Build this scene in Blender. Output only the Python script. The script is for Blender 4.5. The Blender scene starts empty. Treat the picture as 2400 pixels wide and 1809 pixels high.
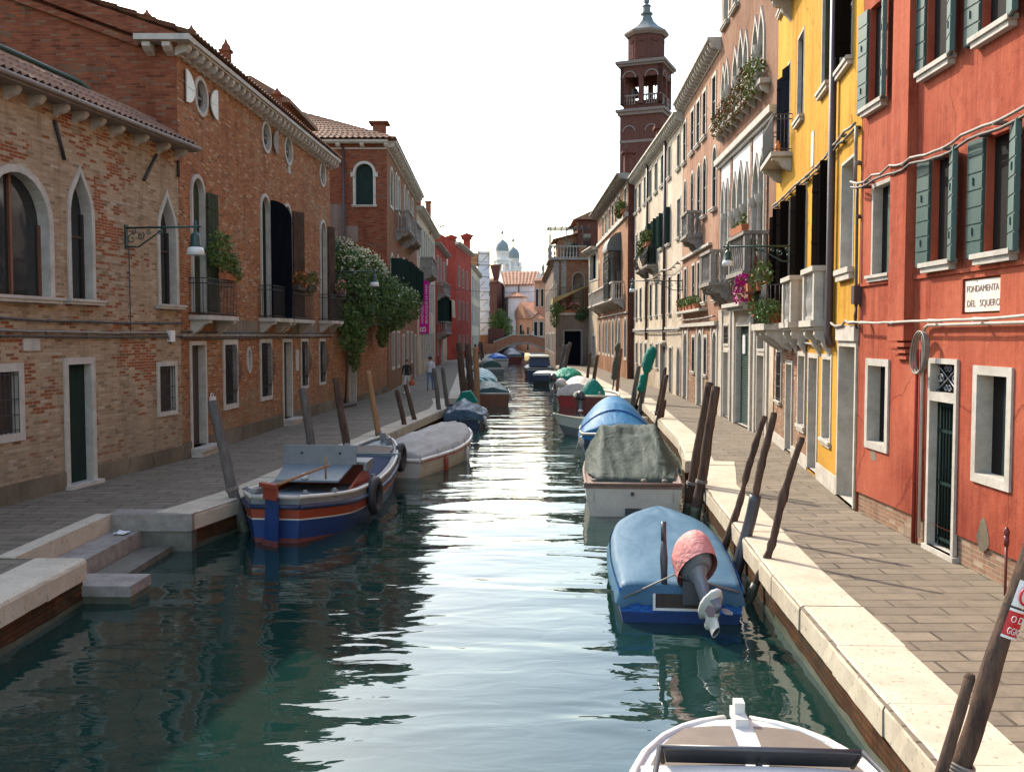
import bpy, bmesh, math, random
from math import sin, cos, pi, radians, hypot, sqrt, atan2
from mathutils import Vector as V, Matrix, noise
from mathutils.geometry import delaunay_2d_cdt

rnd = random.Random(11)
sc = bpy.context.scene
COL = sc.collection

# ---------------------------------------------------------------- camera, sky, sun, exposure
cam = bpy.data.objects.new('camera', bpy.data.cameras.new('camera'))
COL.objects.link(cam)
cam.location = (0, 0, 3.5)
cam.rotation_euler = (radians(90 - 2.974), 0, 0)
cam.data.sensor_width = 36
cam.data.lens = 34.5
cam.data.clip_start = .1
cam.data.clip_end = 3000
sc.camera = cam
SUN = V((-.43, .645, .62)).normalized()
world = bpy.data.worlds.new('World')
sc.world = world
world.use_nodes = True
wn = world.node_tree
sky = wn.nodes.new('ShaderNodeTexSky')
sky.sky_type = 'NISHITA'
sky.sun_disc = False
sky.sun_elevation = math.asin(SUN.z)
sky.sun_rotation = atan2(SUN.x, SUN.y)
sky.air_density = 1.5
sky.dust_density = 2.2
sky.ozone_density = 1.0
wn.links.new(sky.outputs[0], wn.nodes['Background'].inputs[0])
wn.nodes['Background'].inputs[1].default_value = .15
sun = bpy.data.objects.new('sun', bpy.data.lights.new('sun', 'SUN'))
COL.objects.link(sun)
sun.data.energy = 2.45
sun.data.angle = radians(.53)
sun.data.color = (1, .91, .76)
sun.rotation_euler = (-SUN).to_track_quat('-Z', 'Y').to_euler()
sun.location = (-20, 20, 40)
sc.view_settings.view_transform = 'Standard'
sc.view_settings.look = 'None'
sc.view_settings.gamma = 1
sc.view_settings.exposure = 1.45
sc.view_settings.use_curve_mapping = False
sc.cycles.max_bounces = 8
sc.cycles.diffuse_bounces = 4
sc.cycles.glossy_bounces = 4
sc.cycles.transparent_max_bounces = 6


# ---------------------------------------------------------------- materials
class G:
    """a small node-graph writer round one Principled material"""
    def __init__(s, name, rough=.8):
        s.m = bpy.data.materials.new(name)
        s.m.use_nodes = True
        s.t = s.m.node_tree
        s.b = s.t.nodes['Principled BSDF']
        s.b.inputs['Roughness'].default_value = rough
        s.uv = None

    def n(s, typ, **k):
        d = s.t.nodes.new('ShaderNode' + typ)
        for a, v in k.items():
            a = a.replace('_', ' ')
            if a in d.inputs:
                s.put(v, d.inputs[a])
            else:
                setattr(d, a.replace(' ', '_'), v)
        return d

    def put(s, v, sock):
        if isinstance(v, bpy.types.NodeSocket):
            s.t.links.new(v, sock)
        elif isinstance(v, bpy.types.Node):
            s.t.links.new(v.outputs[0], sock)
        else:
            if sock.type == 'RGBA' and len(v) == 3:
                v = (*v, 1)
            sock.default_value = v

    def co(s, kind='UV'):
        return s.n('TexCoord').outputs[kind]

    def mp(s, co, scale=(1, 1, 1), rot=(0, 0, 0)):
        return s.n('Mapping', Vector=co, Scale=scale, Rotation=rot).outputs[0]

    def noise(s, co, scale, detail=4, rough=.6, dist=0):
        return s.n('TexNoise', Vector=co, Scale=scale, Detail=detail, Roughness=rough, Distortion=dist).outputs[0]

    def ramp(s, v, a, b):
        r = s.n('MapRange', Value=v)
        r.inputs[1].default_value = a
        r.inputs[2].default_value = b
        r.clamp = True
        return r.outputs[0]

    def mix(s, f, a, b, mode='MIX'):
        d = s.t.nodes.new('ShaderNodeMix')
        d.data_type = 'RGBA'
        d.blend_type = mode
        s.put(f, d.inputs[0])
        s.put(a, d.inputs[6])
        s.put(b, d.inputs[7])
        return d.outputs[2]

    def math(s, op, a, b=0.):
        d = s.t.nodes.new('ShaderNodeMath')
        d.operation = op
        s.put(a, d.inputs[0])
        s.put(b, d.inputs[1])
        return d.outputs[0]

    def bump(s, h, strength=.4, dist=.01):
        d = s.n('Bump', Height=h, Strength=strength, Distance=dist)
        s.t.links.new(d.outputs[0], s.b.inputs['Normal'])

    def col(s, c):
        s.put(c, s.b.inputs['Base Color'])
        return s

    def set(s, **k):
        for a, v in k.items():
            s.put(v, s.b.inputs[a.replace('_', ' ')])
        return s


def mul(c, k):
    return tuple(min(1, x * k) for x in c[:3])


def brick(name, c1, c2, mortar, fade, fade_amt=.5, dark=.55, w=.225, h=.061):
    """single bricks coloured one by one; fade = a second kind of brick that comes in patches"""
    g = G(name, .9)
    g.b.inputs['Specular IOR Level'].default_value = .06
    uv = g.co()
    wob = g.mix(.006, uv, g.n('TexNoise', Vector=uv, Scale=3., Detail=2).outputs[1])
    b = g.n('TexBrick', Vector=wob, Color1=(1, 1, 1), Color2=(1, 1, 1), Mortar=(0, 0, 0), Scale=1., Mortar_Size=.0075,
            Mortar_Smooth=.25, Brick_Width=w, Row_Height=h)
    s = g.n('SeparateXYZ', Vector=wob)
    rw = g.math('FLOOR', g.math('DIVIDE', s.outputs[1], h))
    od = g.math('MULTIPLY', g.math('SUBTRACT', 1., g.math('MODULO', g.math('ABSOLUTE', rw), 2.)), .5)
    cl = g.math('FLOOR', g.math('ADD', g.math('DIVIDE', s.outputs[0], w), od))
    idv = g.n('CombineXYZ', X=cl, Y=rw)
    wn_ = g.n('TexWhiteNoise', Vector=idv)
    rv, rc = wn_.outputs[0], g.n('SeparateColor', Color=wn_.outputs[1])
    big = g.noise(g.mp(uv, (1, 1.25, 1)), .5, 5, .62)
    sel = g.ramp(g.math('ADD', big, g.math('MULTIPLY', g.math('SUBTRACT', rv, .5), .16)), .66 - fade_amt * .2, .69 - fade_amt * .2)
    c = g.mix(rc.outputs[0], c1, c2)
    c = g.mix(sel, c, g.mix(g.math('MULTIPLY', rc.outputs[0], .6), fade, mul(fade, .55)))
    c = g.mix(g.math('MULTIPLY', g.ramp(rc.outputs[1], .88, .9), .6), c, mul(c2, .5))
    c = g.mix(g.math('MULTIPLY', g.ramp(rc.outputs[2], .9, .93), .7), c, mul(mortar, 1.15))
    mk = g.ramp(g.noise(uv, 1.7, 5, .7), .35, .7)
    c = g.mix(b.outputs[1], c, g.mix(mk, mortar, mul(mortar, .55)))
    vv = s.outputs[1]
    dm = g.ramp(g.math('SUBTRACT', g.noise(g.mp(uv, (.8, .35, 1)), 1.1, 6, .7), g.math('MULTIPLY', vv, .16)), .2, .42)
    c = g.mix(g.math('MULTIPLY', dm, .5), c, mul(mortar, .55))
    lime = g.ramp(g.noise(g.mp(uv, (1.2, .7, 1)), .8, 7, .72, .3), .6, .72)
    c = g.mix(g.math('MULTIPLY', lime, .38), c, mul(mortar, 1.2))
    st = g.ramp(g.noise(g.mp(uv, (1.6, .14, 1)), 1.5, 5, .7), .48, .75)
    c = g.mix(g.math('MULTIPLY', st, dark), c, mul(c2, .4))
    c = g.mix(.4, c, g.mix(g.noise(uv, 26, 3, .7), (.5, .5, .5), (1.25, 1.25, 1.25)), 'MULTIPLY')
    g.col(c)
    g.bump(g.math('ADD', g.math('MULTIPLY', b.outputs[1], -1.), g.math('MULTIPLY', rv, .35)), .5, .008)
    return g.m


def plaster(name, c, c2, stain, amt=.5, scale=1., peel=None):
    g = G(name, .92)
    g.b.inputs['Specular IOR Level'].default_value = .06
    uv = g.co()
    k = g.mix(g.ramp(g.noise(uv, .7 * scale, 6, .68), .3, .7), c, c2)
    st = g.ramp(g.noise(g.mp(uv, (2.2, .2, 1)), 1.5 * scale, 6, .72, .4), .42, .78)
    k = g.mix(g.math('MULTIPLY', st, amt), k, stain)
    k = g.mix(g.math('MULTIPLY', g.ramp(g.noise(uv, 5, 5, .7), .5, .75), amt * .6), k, mul(stain, .8))
    vv = g.n('SeparateXYZ', Vector=uv).outputs[1]
    dm = g.ramp(g.math('SUBTRACT', g.noise(g.mp(uv, (.8, .35, 1)), 1.1, 6, .7), g.math('MULTIPLY', vv, .2)), .18, .4)
    k = g.mix(g.math('MULTIPLY', dm, .5), k, mul(stain, .75))
    st2 = g.ramp(g.noise(g.mp(uv, (5, .12, 1)), 1.3, 5, .75, .3), .5, .72)
    k = g.mix(g.math('MULTIPLY', st2, amt * .7), k, mul(stain, .7))
    pat = g.ramp(g.noise(uv, .33, 3, .5), .45, .6)
    k = g.mix(g.math('MULTIPLY', pat, .45), k, mul(c2, 1.25))
    lime = g.ramp(g.noise(g.mp(uv, (1.1, .6, 1)), 1.0, 7, .72, .5), .57, .75)
    k = g.mix(g.math('MULTIPLY', lime, .3), k, tuple(min(.8, x * 1.05 + .1) for x in c2))
    cr = g.n('TexVoronoi', Vector=g.mix(.25, uv, g.n('TexNoise', Vector=uv, Scale=2.5, Detail=4).outputs[1]), Scale=.42)
    cr.feature = 'DISTANCE_TO_EDGE'
    k = g.mix(g.math('MULTIPLY', g.ramp(cr.outputs[0], .006, .002), .5), k, mul(stain, .5))
    if peel:
        pm = g.ramp(g.noise(uv, .9, 7, .62, .3), .63, .645)
        b = g.n('TexBrick', Vector=uv, Color1=peel, Color2=mul(peel, .7), Mortar=mul(peel, 1.5), Scale=1.,
                Mortar_Size=.008, Brick_Width=.25, Row_Height=.068)
        k = g.mix(pm, k, b.outputs[0])
    k = g.mix(.35, k, g.mix(g.noise(uv, 30, 4, .7), (.55, .55, .55), (1.3, 1.3, 1.3)), 'MULTIPLY')
    g.col(k)
    g.bump(g.math('ADD', g.noise(uv, 3.5, 6, .7), g.math('MULTIPLY', g.noise(uv, 50, 2), .25)), .5, .03)
    return g.m


def speck(name, c, c2, scale=6, rough=.8, amt=1., bump=.3, bd=.01, kind='Object', stretch=(1, 1, 1), spec=None):
    g = G(name, rough)
    co = g.mp(g.co(kind), stretch)
    f = g.ramp(g.noise(co, scale, 6, .68), .32, .68)
    k = g.mix(g.math('MULTIPLY', f, amt), c, c2)
    k = g.mix(.3, k, g.mix(g.noise(co, scale * 7, 3, .7), (.5, .5, .5), (1.3, 1.3, 1.3)), 'MULTIPLY')
    g.col(k)
    if bump:
        g.bump(g.noise(co, scale * 3, 5, .7), bump, bd)
    if spec is None and rough >= .75:
        spec = .12
    if spec is not None:
        g.b.inputs['Specular IOR Level'].default_value = spec
    return g.m


def cloth(name, c, c2, rough=.55, wr=.5, sc_=3.2, coat=0):
    g = G(name, rough)
    co = g.co('Object')
    k = g.mix(g.ramp(g.noise(co, 2.2, 5, .6), .3, .7), c, c2)
    k = g.mix(.25, k, g.mix(g.noise(co, 55, 2, .6), (.6, .6, .6), (1.2, 1.2, 1.2)), 'MULTIPLY')
    g.col(k)
    g.b.inputs['Specular IOR Level'].default_value = .22
    h = g.math('ADD', g.noise(g.mp(co, (1, .45, 1), (0, 0, .4)), sc_, 3, .5, 1.2),
               g.math('MULTIPLY', g.noise(g.mp(co, (.4, 1.3, 1)), sc_ * 2.7, 3, .55, .8), .35))
    g.bump(h, wr, .09)
    return g.m


M = {}
M['brick_tan'] = brick('brick_tan', (.43, .31, .2), (.31, .205, .125), (.42, .345, .25), (.34, .105, .042), .62, .5)
M['brick_red'] = brick('brick_red', (.38, .145, .058), (.24, .082, .038), (.41, .275, .17), (.38, .225, .13), .45, .45)
M['brick_gable'] = brick('brick_gable', (.28, .085, .042), (.19, .052, .028), (.2, .11, .07), (.21, .12, .075), .35, .5)
M['brick_far'] = brick('brick_far', (.28, .12, .065), (.22, .085, .048), (.26, .17, .11), (.3, .18, .11), .45, .45)
M['brick_tower'] = brick('brick_tower', (.15, .06, .047), (.115, .045, .036), (.14, .075, .06), (.17, .09, .075), .2, .4)
M['brick_bridge'] = brick('brick_bridge', (.42, .16, .09), (.34, .115, .065), (.34, .2, .13), (.4, .22, .14), .4, .3)
M['brick_quay'] = brick('brick_quay', (.15, .062, .026), (.095, .04, .02), (.055, .042, .028), (.09, .068, .04), .5, .9)
M['brick_pale'] = brick('brick_pale', (.34, .13, .07), (.19, .07, .04), (.46, .37, .27), (.42, .27, .18), .6, .5)
M['red'] = plaster('red_plaster', (.37, .08, .043), (.41, .12, .068), (.2, .035, .025), .95)
M['red_dark'] = plaster('deep_red_plaster', (.29, .045, .033), (.33, .065, .045), (.18, .03, .022), .5)
M['yellow'] = plaster('yellow_plaster', (.5, .262, .034), (.54, .305, .055), (.3, .125, .018), .9)
M['pink'] = plaster('pink_plaster', (.32, .17, .11), (.38, .235, .165), (.18, .09, .055), .85, 1., (.24, .095, .052))
M['rose'] = plaster('gothic_rose_plaster', (.215, .115, .075), (.26, .15, .1), (.13, .065, .042), .85, 1.6, (.2, .08, .045))
M['white'] = plaster('white_plaster', (.52, .43, .32), (.58, .5, .4), (.29, .215, .15), .85, 1., None)
M['cream'] = plaster('cream_plaster', (.47, .385, .27), (.52, .43, .31), (.3, .23, .155), .7)
M['brown'] = plaster('brown_plaster', (.31, .165, .095), (.35, .2, .125), (.19, .09, .05), .85, 1., (.26, .11, .06))
M['grey_render'] = plaster('grey_render', (.2, .15, .12), (.235, .175, .14), (.125, .085, .068), .7)
M['cement'] = plaster('cement', (.2, .165, .12), (.24, .195, .145), (.11, .085, .06), .8)
M['house_white'] = plaster('house_white', (.74, .7, .66), (.78, .75, .72), (.54, .49, .45), .4)
M['house_orange'] = plaster('house_orange', (.52, .25, .145), (.56, .29, .18), (.4, .18, .1), .4)
M['stone_dim'] = speck('tower_trim_stone', (.25, .2, .175), (.17, .13, .115), 3, .8)
M['stone'] = speck('istrian_stone', (.54, .50, .44), (.33, .295, .25), 3.2, .75, .8, .3)
M['kerb'] = speck('kerb_stone', (.56, .49, .38), (.40, .335, .25), 1.7, .75, .8, .35)
k_ = M['kerb'].node_tree
G_ = G.__new__(G)
G_.m, G_.t, G_.b = M['kerb'], k_, k_.nodes['Principled BSDF']
src_ = G_.b.inputs['Base Color'].links[0].from_socket
co_ = G_.co('Object')
G_.col(G_.mix(G_.math('MULTIPLY', G_.ramp(G_.noise(G_.mp(co_, (1, 1, .6)), 26, 3, .6), .62, .68), .7), src_, (.1, .08, .055)))
M['stone_grey'] = speck('weathered_stone', (.33, .3, .265), (.19, .165, .14), 4, .8)
M['stone_wet'] = speck('wet_stone', (.17, .155, .125), (.09, .085, .06), 4, .5)
M['stone_green'] = speck('slimy_stone', (.10, .10, .065), (.05, .06, .035), 5, .5)
M['tile'] = speck('roof_tile', (.3, .155, .095), (.15, .095, .072), 2.4, .85, 1., .4, .02)
M['tile_far'] = speck('orange_roof_tile', (.46, .25, .16), (.3, .16, .11), .9, .85, 1., .4, .05)
M['wood_pole'] = speck('weathered_pole_wood', (.15, .095, .065), (.05, .034, .03), 5, .85, 1., .9, .02, 'Object', (3, 3, .5))
M['wood_tan'] = speck('tan_pole_wood', (.40, .235, .12), (.27, .14, .07), 5, .8, 1., .6, .01, 'Object', (3, 3, .5))
M['wood_rim'] = speck('worn_gunwale_wood', (.27, .18, .135), (.17, .105, .08), 5, .7, 1., .4, .01, 'Object', (3, .6, 3))
M['wood_grey'] = speck('grey_pole_wood', (.17, .15, .135), (.09, .08, .075), 5, .85, 1., .8, .015, 'Object', (3, 3, .5))
M['wood_dark'] = speck('dark_wood', (.06, .04, .032), (.035, .024, .02), 6, .7, 1., .4, .01, 'Object', (4, 4, .6))
M['wood_old'] = speck('old_brown_shutter_wood', (.105, .065, .045), (.05, .032, .025), 3, .8, 1., .8, .02, 'Object', (2, 2, 1))
M['wood_red'] = speck('varnished_wood', (.22, .085, .045), (.13, .05, .03), 5, .45, 1., .2, .005, 'Object', (3, 3, .8))
M['green_dark'] = speck('dark_green_paint', (.018, .034, .03), (.03, .045, .038), 4, .55, 1., .3, .01, 'Object', (3, 3, .4))
M['green_shut'] = speck('green_shutter_paint', (.055, .105, .09), (.04, .08, .072), 4, .5, 1., .25, .006, 'Object', (3, 3, .5))
M['green_old'] = speck('flaked_green_paint', (.055, .075, .04), (.035, .032, .022), 3, .8, 1., .5, .02)
M['navy'] = speck('dark_blue_shutter_paint', (.006, .007, .011), (.01, .011, .016), 3, .5, 1., .3, .01, 'Object', (4, 4, .4))
M['brown_shut'] = speck('dark_brown_shutter_paint', (.01, .0075, .007), (.008, .0065, .006), 4, .5, 1., .3, .01, 'Object', (4, 4, .4))
M['iron'] = speck('black_iron', (.02, .02, .022), (.045, .035, .03), 8, .55)
M['iron_green'] = speck('green_iron', (.016, .05, .042), (.025, .065, .05), 8, .4)
M['lead'] = speck('lead_sheet', (.085, .1, .1), (.14, .155, .15), 3, .5)
M['copper'] = speck('verdigris_copper', (.17, .2, .21), (.24, .27, .27), 2, .6)
M['navy'].node_tree.nodes['Principled BSDF'].inputs['Specular IOR Level'].default_value = 0
M['brown_shut'].node_tree.nodes['Principled BSDF'].inputs['Specular IOR Level'].default_value = 0
M['green_dark'].node_tree.nodes['Principled BSDF'].inputs['Specular IOR Level'].default_value = 0
M['pipe'] = speck('brown_downpipe', (.075, .045, .045), (.055, .035, .035), 5, .5)
M['wood_gutter'] = speck('weathered_gutter', (.25, .205, .17), (.17, .135, .115), 4, .7)
M['cable'] = speck('grey_cable', (.27, .235, .2), (.17, .145, .12), 9, .6)
M['cable_dark'] = speck('dark_cable', (.09, .075, .065), (.05, .042, .036), 9, .6)
M['black'] = speck('black_rubber', (.018, .018, .02), (.03, .03, .03), 9, .6)
M['opal'] = speck('opal_lamp_glass', (.78, .78, .76), (.7, .7, .68), 3, .25, 1., 0)
g = G('window_glass', .06)
g.col((.018, .02, .022)).set(Specular_IOR_Level=.7)
g.bump(g.noise(g.co('Object'), 1.3, 2), .08, .05)
M['glass'] = g.m
g = G('dark_interior', .7)
g.col((.014, .012, .011))
g.b.inputs['Specular IOR Level'].default_value = .1
M['dark'] = g.m
g = G('curtained_glass', .1)
co = g.mp(g.co('Object'), (6, 6, .4))
g.col(g.mix(g.ramp(g.noise(co, 1.5, 3), .45, .6), (.02, .024, .025), (.11, .125, .12)))
M['curtain'] = g.m
# paving
g = G('trachyte_paving', .8)
g.b.inputs['Specular IOR Level'].default_value = .15
uv = g.co()
b = g.n('TexBrick', Vector=g.mix(.02, uv, g.n('TexNoise', Vector=uv, Scale=1.3).outputs[1]), Color1=(.26, .212, .155), Color2=(.16, .133, .1),
        Mortar=(.03, .025, .02), Scale=1., Mortar_Size=.016, Mortar_Smooth=.2, Bias=.1, Brick_Width=.78, Row_Height=.285)
b.offset_frequency = 2
b.offset = .42
k = g.mix(g.ramp(g.noise(uv, .6, 6, .7), .35, .7), b.outputs[0], (.185, .15, .11))
k = g.mix(g.math('MULTIPLY', g.ramp(g.noise(uv, 2.6, 6, .75), .48, .68), .65), k, (.1, .083, .065))
k = g.mix(g.math('MULTIPLY', g.ramp(g.noise(g.mp(uv, (.5, 1.6, 1)), .9, 6, .7), .55, .7), .4), k, (.27, .225, .165))
k = g.mix(.4, k, g.mix(g.noise(uv, 45, 3, .75), (.45, .45, .45), (1.35, 1.35, 1.35)), 'MULTIPLY')
g.col(k)
g.bump(g.math('SUBTRACT', g.math('MULTIPLY', g.noise(uv, 9, 5, .7), .5), b.outputs[1]), .7, .015)
M['paving'] = g.m
M['earth'] = speck('bare_ground', (.2, .17, .14), (.14, .12, .1), .3, .9, 1., .2, .05)
# water
g = G('canal_water', .015)
co = g.co('Object')
g.col(g.mix(g.ramp(g.noise(co, .25, 3), .35, .65), (.006, .024, .02), (.009, .029, .023)))
g.set(IOR=1.42, Specular_IOR_Level=.8, Specular_Tint=(.8, .95, 1.0, 1))
h = g.math('ADD', g.noise(g.mp(co, (.55, 1.35, 1), (0, 0, .12)), .62, 2, .45, .5),
           g.math('ADD', g.math('MULTIPLY', g.noise(g.mp(co, (.7, 1.6, 1), (0, 0, -.25)), 2.1, 2, .5, .6), .12),
                  g.math('MULTIPLY', g.noise(g.mp(co, (.8, 1.7, 1)), 6.5, 2, .5), .012)))
d = g.n('Bump', Height=h, Strength=1., Distance=.06)
g.t.links.new(d.outputs[0], g.b.inputs['Normal'])
M['water'] = g.m
# boat paints and covers
M['hull_white'] = speck('cream_hull_paint', (.62, .58, .5), (.5, .46, .39), 2, .4, 1., .1)
M['hull_cream'] = speck('ivory_hull_paint', (.66, .6, .44), (.56, .5, .36), 2, .4, 1., .1)
M['hull_blue'] = speck('blue_hull_paint', (.012, .045, .17), (.015, .037, .115), 3, .45, 1., .15)
M['hull_navy'] = speck('navy_hull_paint', (.02, .035, .085), (.03, .045, .09), 3, .45, 1., .1)
M['hull_orange'] = speck('orange_red_paint', (.32, .05, .018), (.24, .04, .018), 3, .45, 1., .15)
M['hull_maroon'] = speck('maroon_hull_paint', (.17, .03, .025), (.11, .025, .022), 3, .4, 1., .1)
M['hull_red'] = speck('red_hull_paint', (.42, .03, .03), (.3, .03, .03), 3, .4, 1., .1)
M['hull_grey'] = speck('grey_boat_paint', (.2, .21, .215), (.14, .148, .15), 3, .5, 1., .1)
M['deck_blue'] = speck('pale_blue_deck_paint', (.165, .21, .235), (.125, .165, .185), 2.5, .5, 1., .15)
M['deck_mid'] = speck('slate_blue_deck_paint', (.02, .035, .085), (.03, .048, .085), 2, .8, 1., .2)
M['deck_brown'] = speck('grey_brown_deck_paint', (.2, .165, .135), (.17, .14, .115), 6, .75, 1., .2)
M['gelcoat'] = speck('white_gelcoat', (.72, .70, .66), (.64, .62, .57), 2, .3, 1., .05)
M['antifoul'] = speck('red_antifouling', (.2, .045, .04), (.12, .035, .03), 4, .7, 1., .2)
M['fender_white'] = speck('white_fender', (.66, .64, .6), (.5, .48, .44), 4, .45, 1., .05)
M['plastic_dark'] = speck('charcoal_plastic', (.05, .052, .06), (.065, .066, .075), 5, .35, 1., .05)
M['alloy'] = speck('grey_outboard_paint', (.2, .21, .235), (.15, .16, .18), 5, .35, 1., .05)
M['tarp_blue'] = cloth('blue_boat_cover', (.04, .11, .18), (.06, .14, .21), .5, .25, 1.6)
M['tarp_royal'] = cloth('royal_blue_cover', (.02, .10, .36), (.03, .14, .42), .45, .8, 5)
M['tarp_canopy'] = cloth('azure_canopy', (.014, .125, .265), (.02, .15, .3), .5, .35, 3)
M['tarp_green'] = cloth('grey_green_tarp', (.035, .05, .04), (.055, .072, .058), .7, .55, 3.4)
M['tarp_grey'] = cloth('grey_canvas_cover', (.36, .34, .31), (.3, .28, .255), .65, .6, 2)
M['tarp_dark'] = cloth('dark_green_cover', (.035, .075, .07), (.05, .1, .09), .45, .8, 4)
M['tarp_slate'] = cloth('slate_blue_cover', (.025, .05, .085), (.075, .12, .16), .45, .9, 3)
M['tarp_emerald'] = cloth('emerald_tarp', (.004, .2, .125), (.006, .25, .16), .5, 1., 4)
M['tarp_cream'] = cloth('cream_cover', (.68, .6, .52), (.6, .52, .45), .6, .9, 3)
M['tarp_pink'] = cloth('faded_red_cowl_cover', (.58, .22, .2), (.62, .27, .245), .6, .6, 4)
M['fabric_teal'] = cloth('teal_cloth', (.005, .165, .125), (.008, .2, .15), .6, .9, 6)
M['fabric_olive'] = cloth('olive_cloth', (.10, .105, .075), (.075, .08, .06), .65, .9, 6)
g = G('green_white_stripes', .55)
w = g.n('TexWave', Vector=g.co('Object'), Scale=1.35)
w.bands_direction = 'DIAGONAL'
g.col(g.mix(g.ramp(w.outputs[0], .45, .55), (.02, .25, .22), (.62, .68, .66)))
M['stripes'] = g.m
M['magenta'] = cloth('magenta_banner', (.55, .005, .21), (.6, .01, .25), .6, .15, 2)
M['awning'] = cloth('ochre_awning', (.42, .3, .12), (.36, .25, .1), .7, .3, 2)
M['sheet'] = cloth('grey_white_sheeting', (.52, .53, .58), (.6, .6, .64), .6, .6, 1.2)
M['sign_white'] = speck('white_enamel', (.74, .73, .71), (.66, .65, .63), 6, .35, 1., 0)
M['sign_red'] = speck('red_enamel', (.50, .012, .018), (.44, .012, .018), 6, .35, 1., 0)
M['marble'] = speck('lime_washed_panel', (.74, .69, .62), (.6, .5, .42), 4, .7, 1., .2)
M['letter'] = speck('faded_black_letters', (.16, .11, .095), (.3, .22, .19), 14, .8, 1., 0)
M['orange_can'] = speck('orange_plastic', (.75, .22, .02), (.7, .2, .02), 5, .4, 1., 0)
M['terracotta'] = speck('terracotta', (.42, .16, .08), (.34, .12, .06), 6, .8)
for nm, a, b_ in (('leaf_a', (.08, .13, .032), (.12, .18, .05)), ('leaf_b', (.05, .085, .028), (.075, .115, .04)),
                  ('leaf_c', (.10, .16, .035), (.14, .2, .05)), ('leaf_rust', (.17, .058, .01), (.13, .075, .015)),
                  ('leaf_teal', (.06, .11, .065), (.08, .135, .08))):
    M[nm] = speck(nm, a, b_, 9, .6, 1., 0, spec=.2)
for nm, a in (('petal_white', (.66, .64, .48)), ('petal_magenta', (.62, .01, .3)), ('petal_red', (.6, .03, .02)),
              ('petal_pink', (.66, .25, .3)), ('petal_orange', (.62, .2, .05))):
    M[nm] = speck(nm, a, mul(a, .8), 9, .6, 1., 0)
for nm, a in (('skin', (.50, .30, .21)), ('hair', (.02, .015, .012)), ('top_black', (.02, .018, .02)), ('trouser_white', (.68, .66, .64)),
              ('shirt_white', (.66, .66, .68)), ('jeans', (.12, .2, .32)), ('shirt_red', (.55, .03, .04)), ('shirt_orange', (.62, .09, .03)),
              ('trouser_dark', (.03, .035, .05)), ('bag_orange', (.55, .12, .04)), ('shirt_grey', (.5, .48, .5))):
    M[nm] = speck(nm, a, mul(a, .85), 12, .7, 1., 0)


# ---------------------------------------------------------------- mesh writing
def uv_box(me):
    uvl = me.uv_layers.new(name='UVMap')
    vs = me.vertices
    for p in me.polygons:
        n = p.normal
        if abs(n.z) > .95:
            t, b = V((1, 0, 0)), V((0, 1, 0))
        else:
            t = V((-n.y, n.x, 0)).normalized()
            b = n.cross(t)
            if b.z < 0:
                b = -b
        for li in p.loop_indices:
            c = vs[me.loops[li].vertex_index].co
            uvl.data[li].uv = (c.dot(t), c.dot(b))


def root_loc(o):
    l = V((0, 0, 0))
    while o is not None:
        l += o.location
        o = o.parent
    return l


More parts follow.
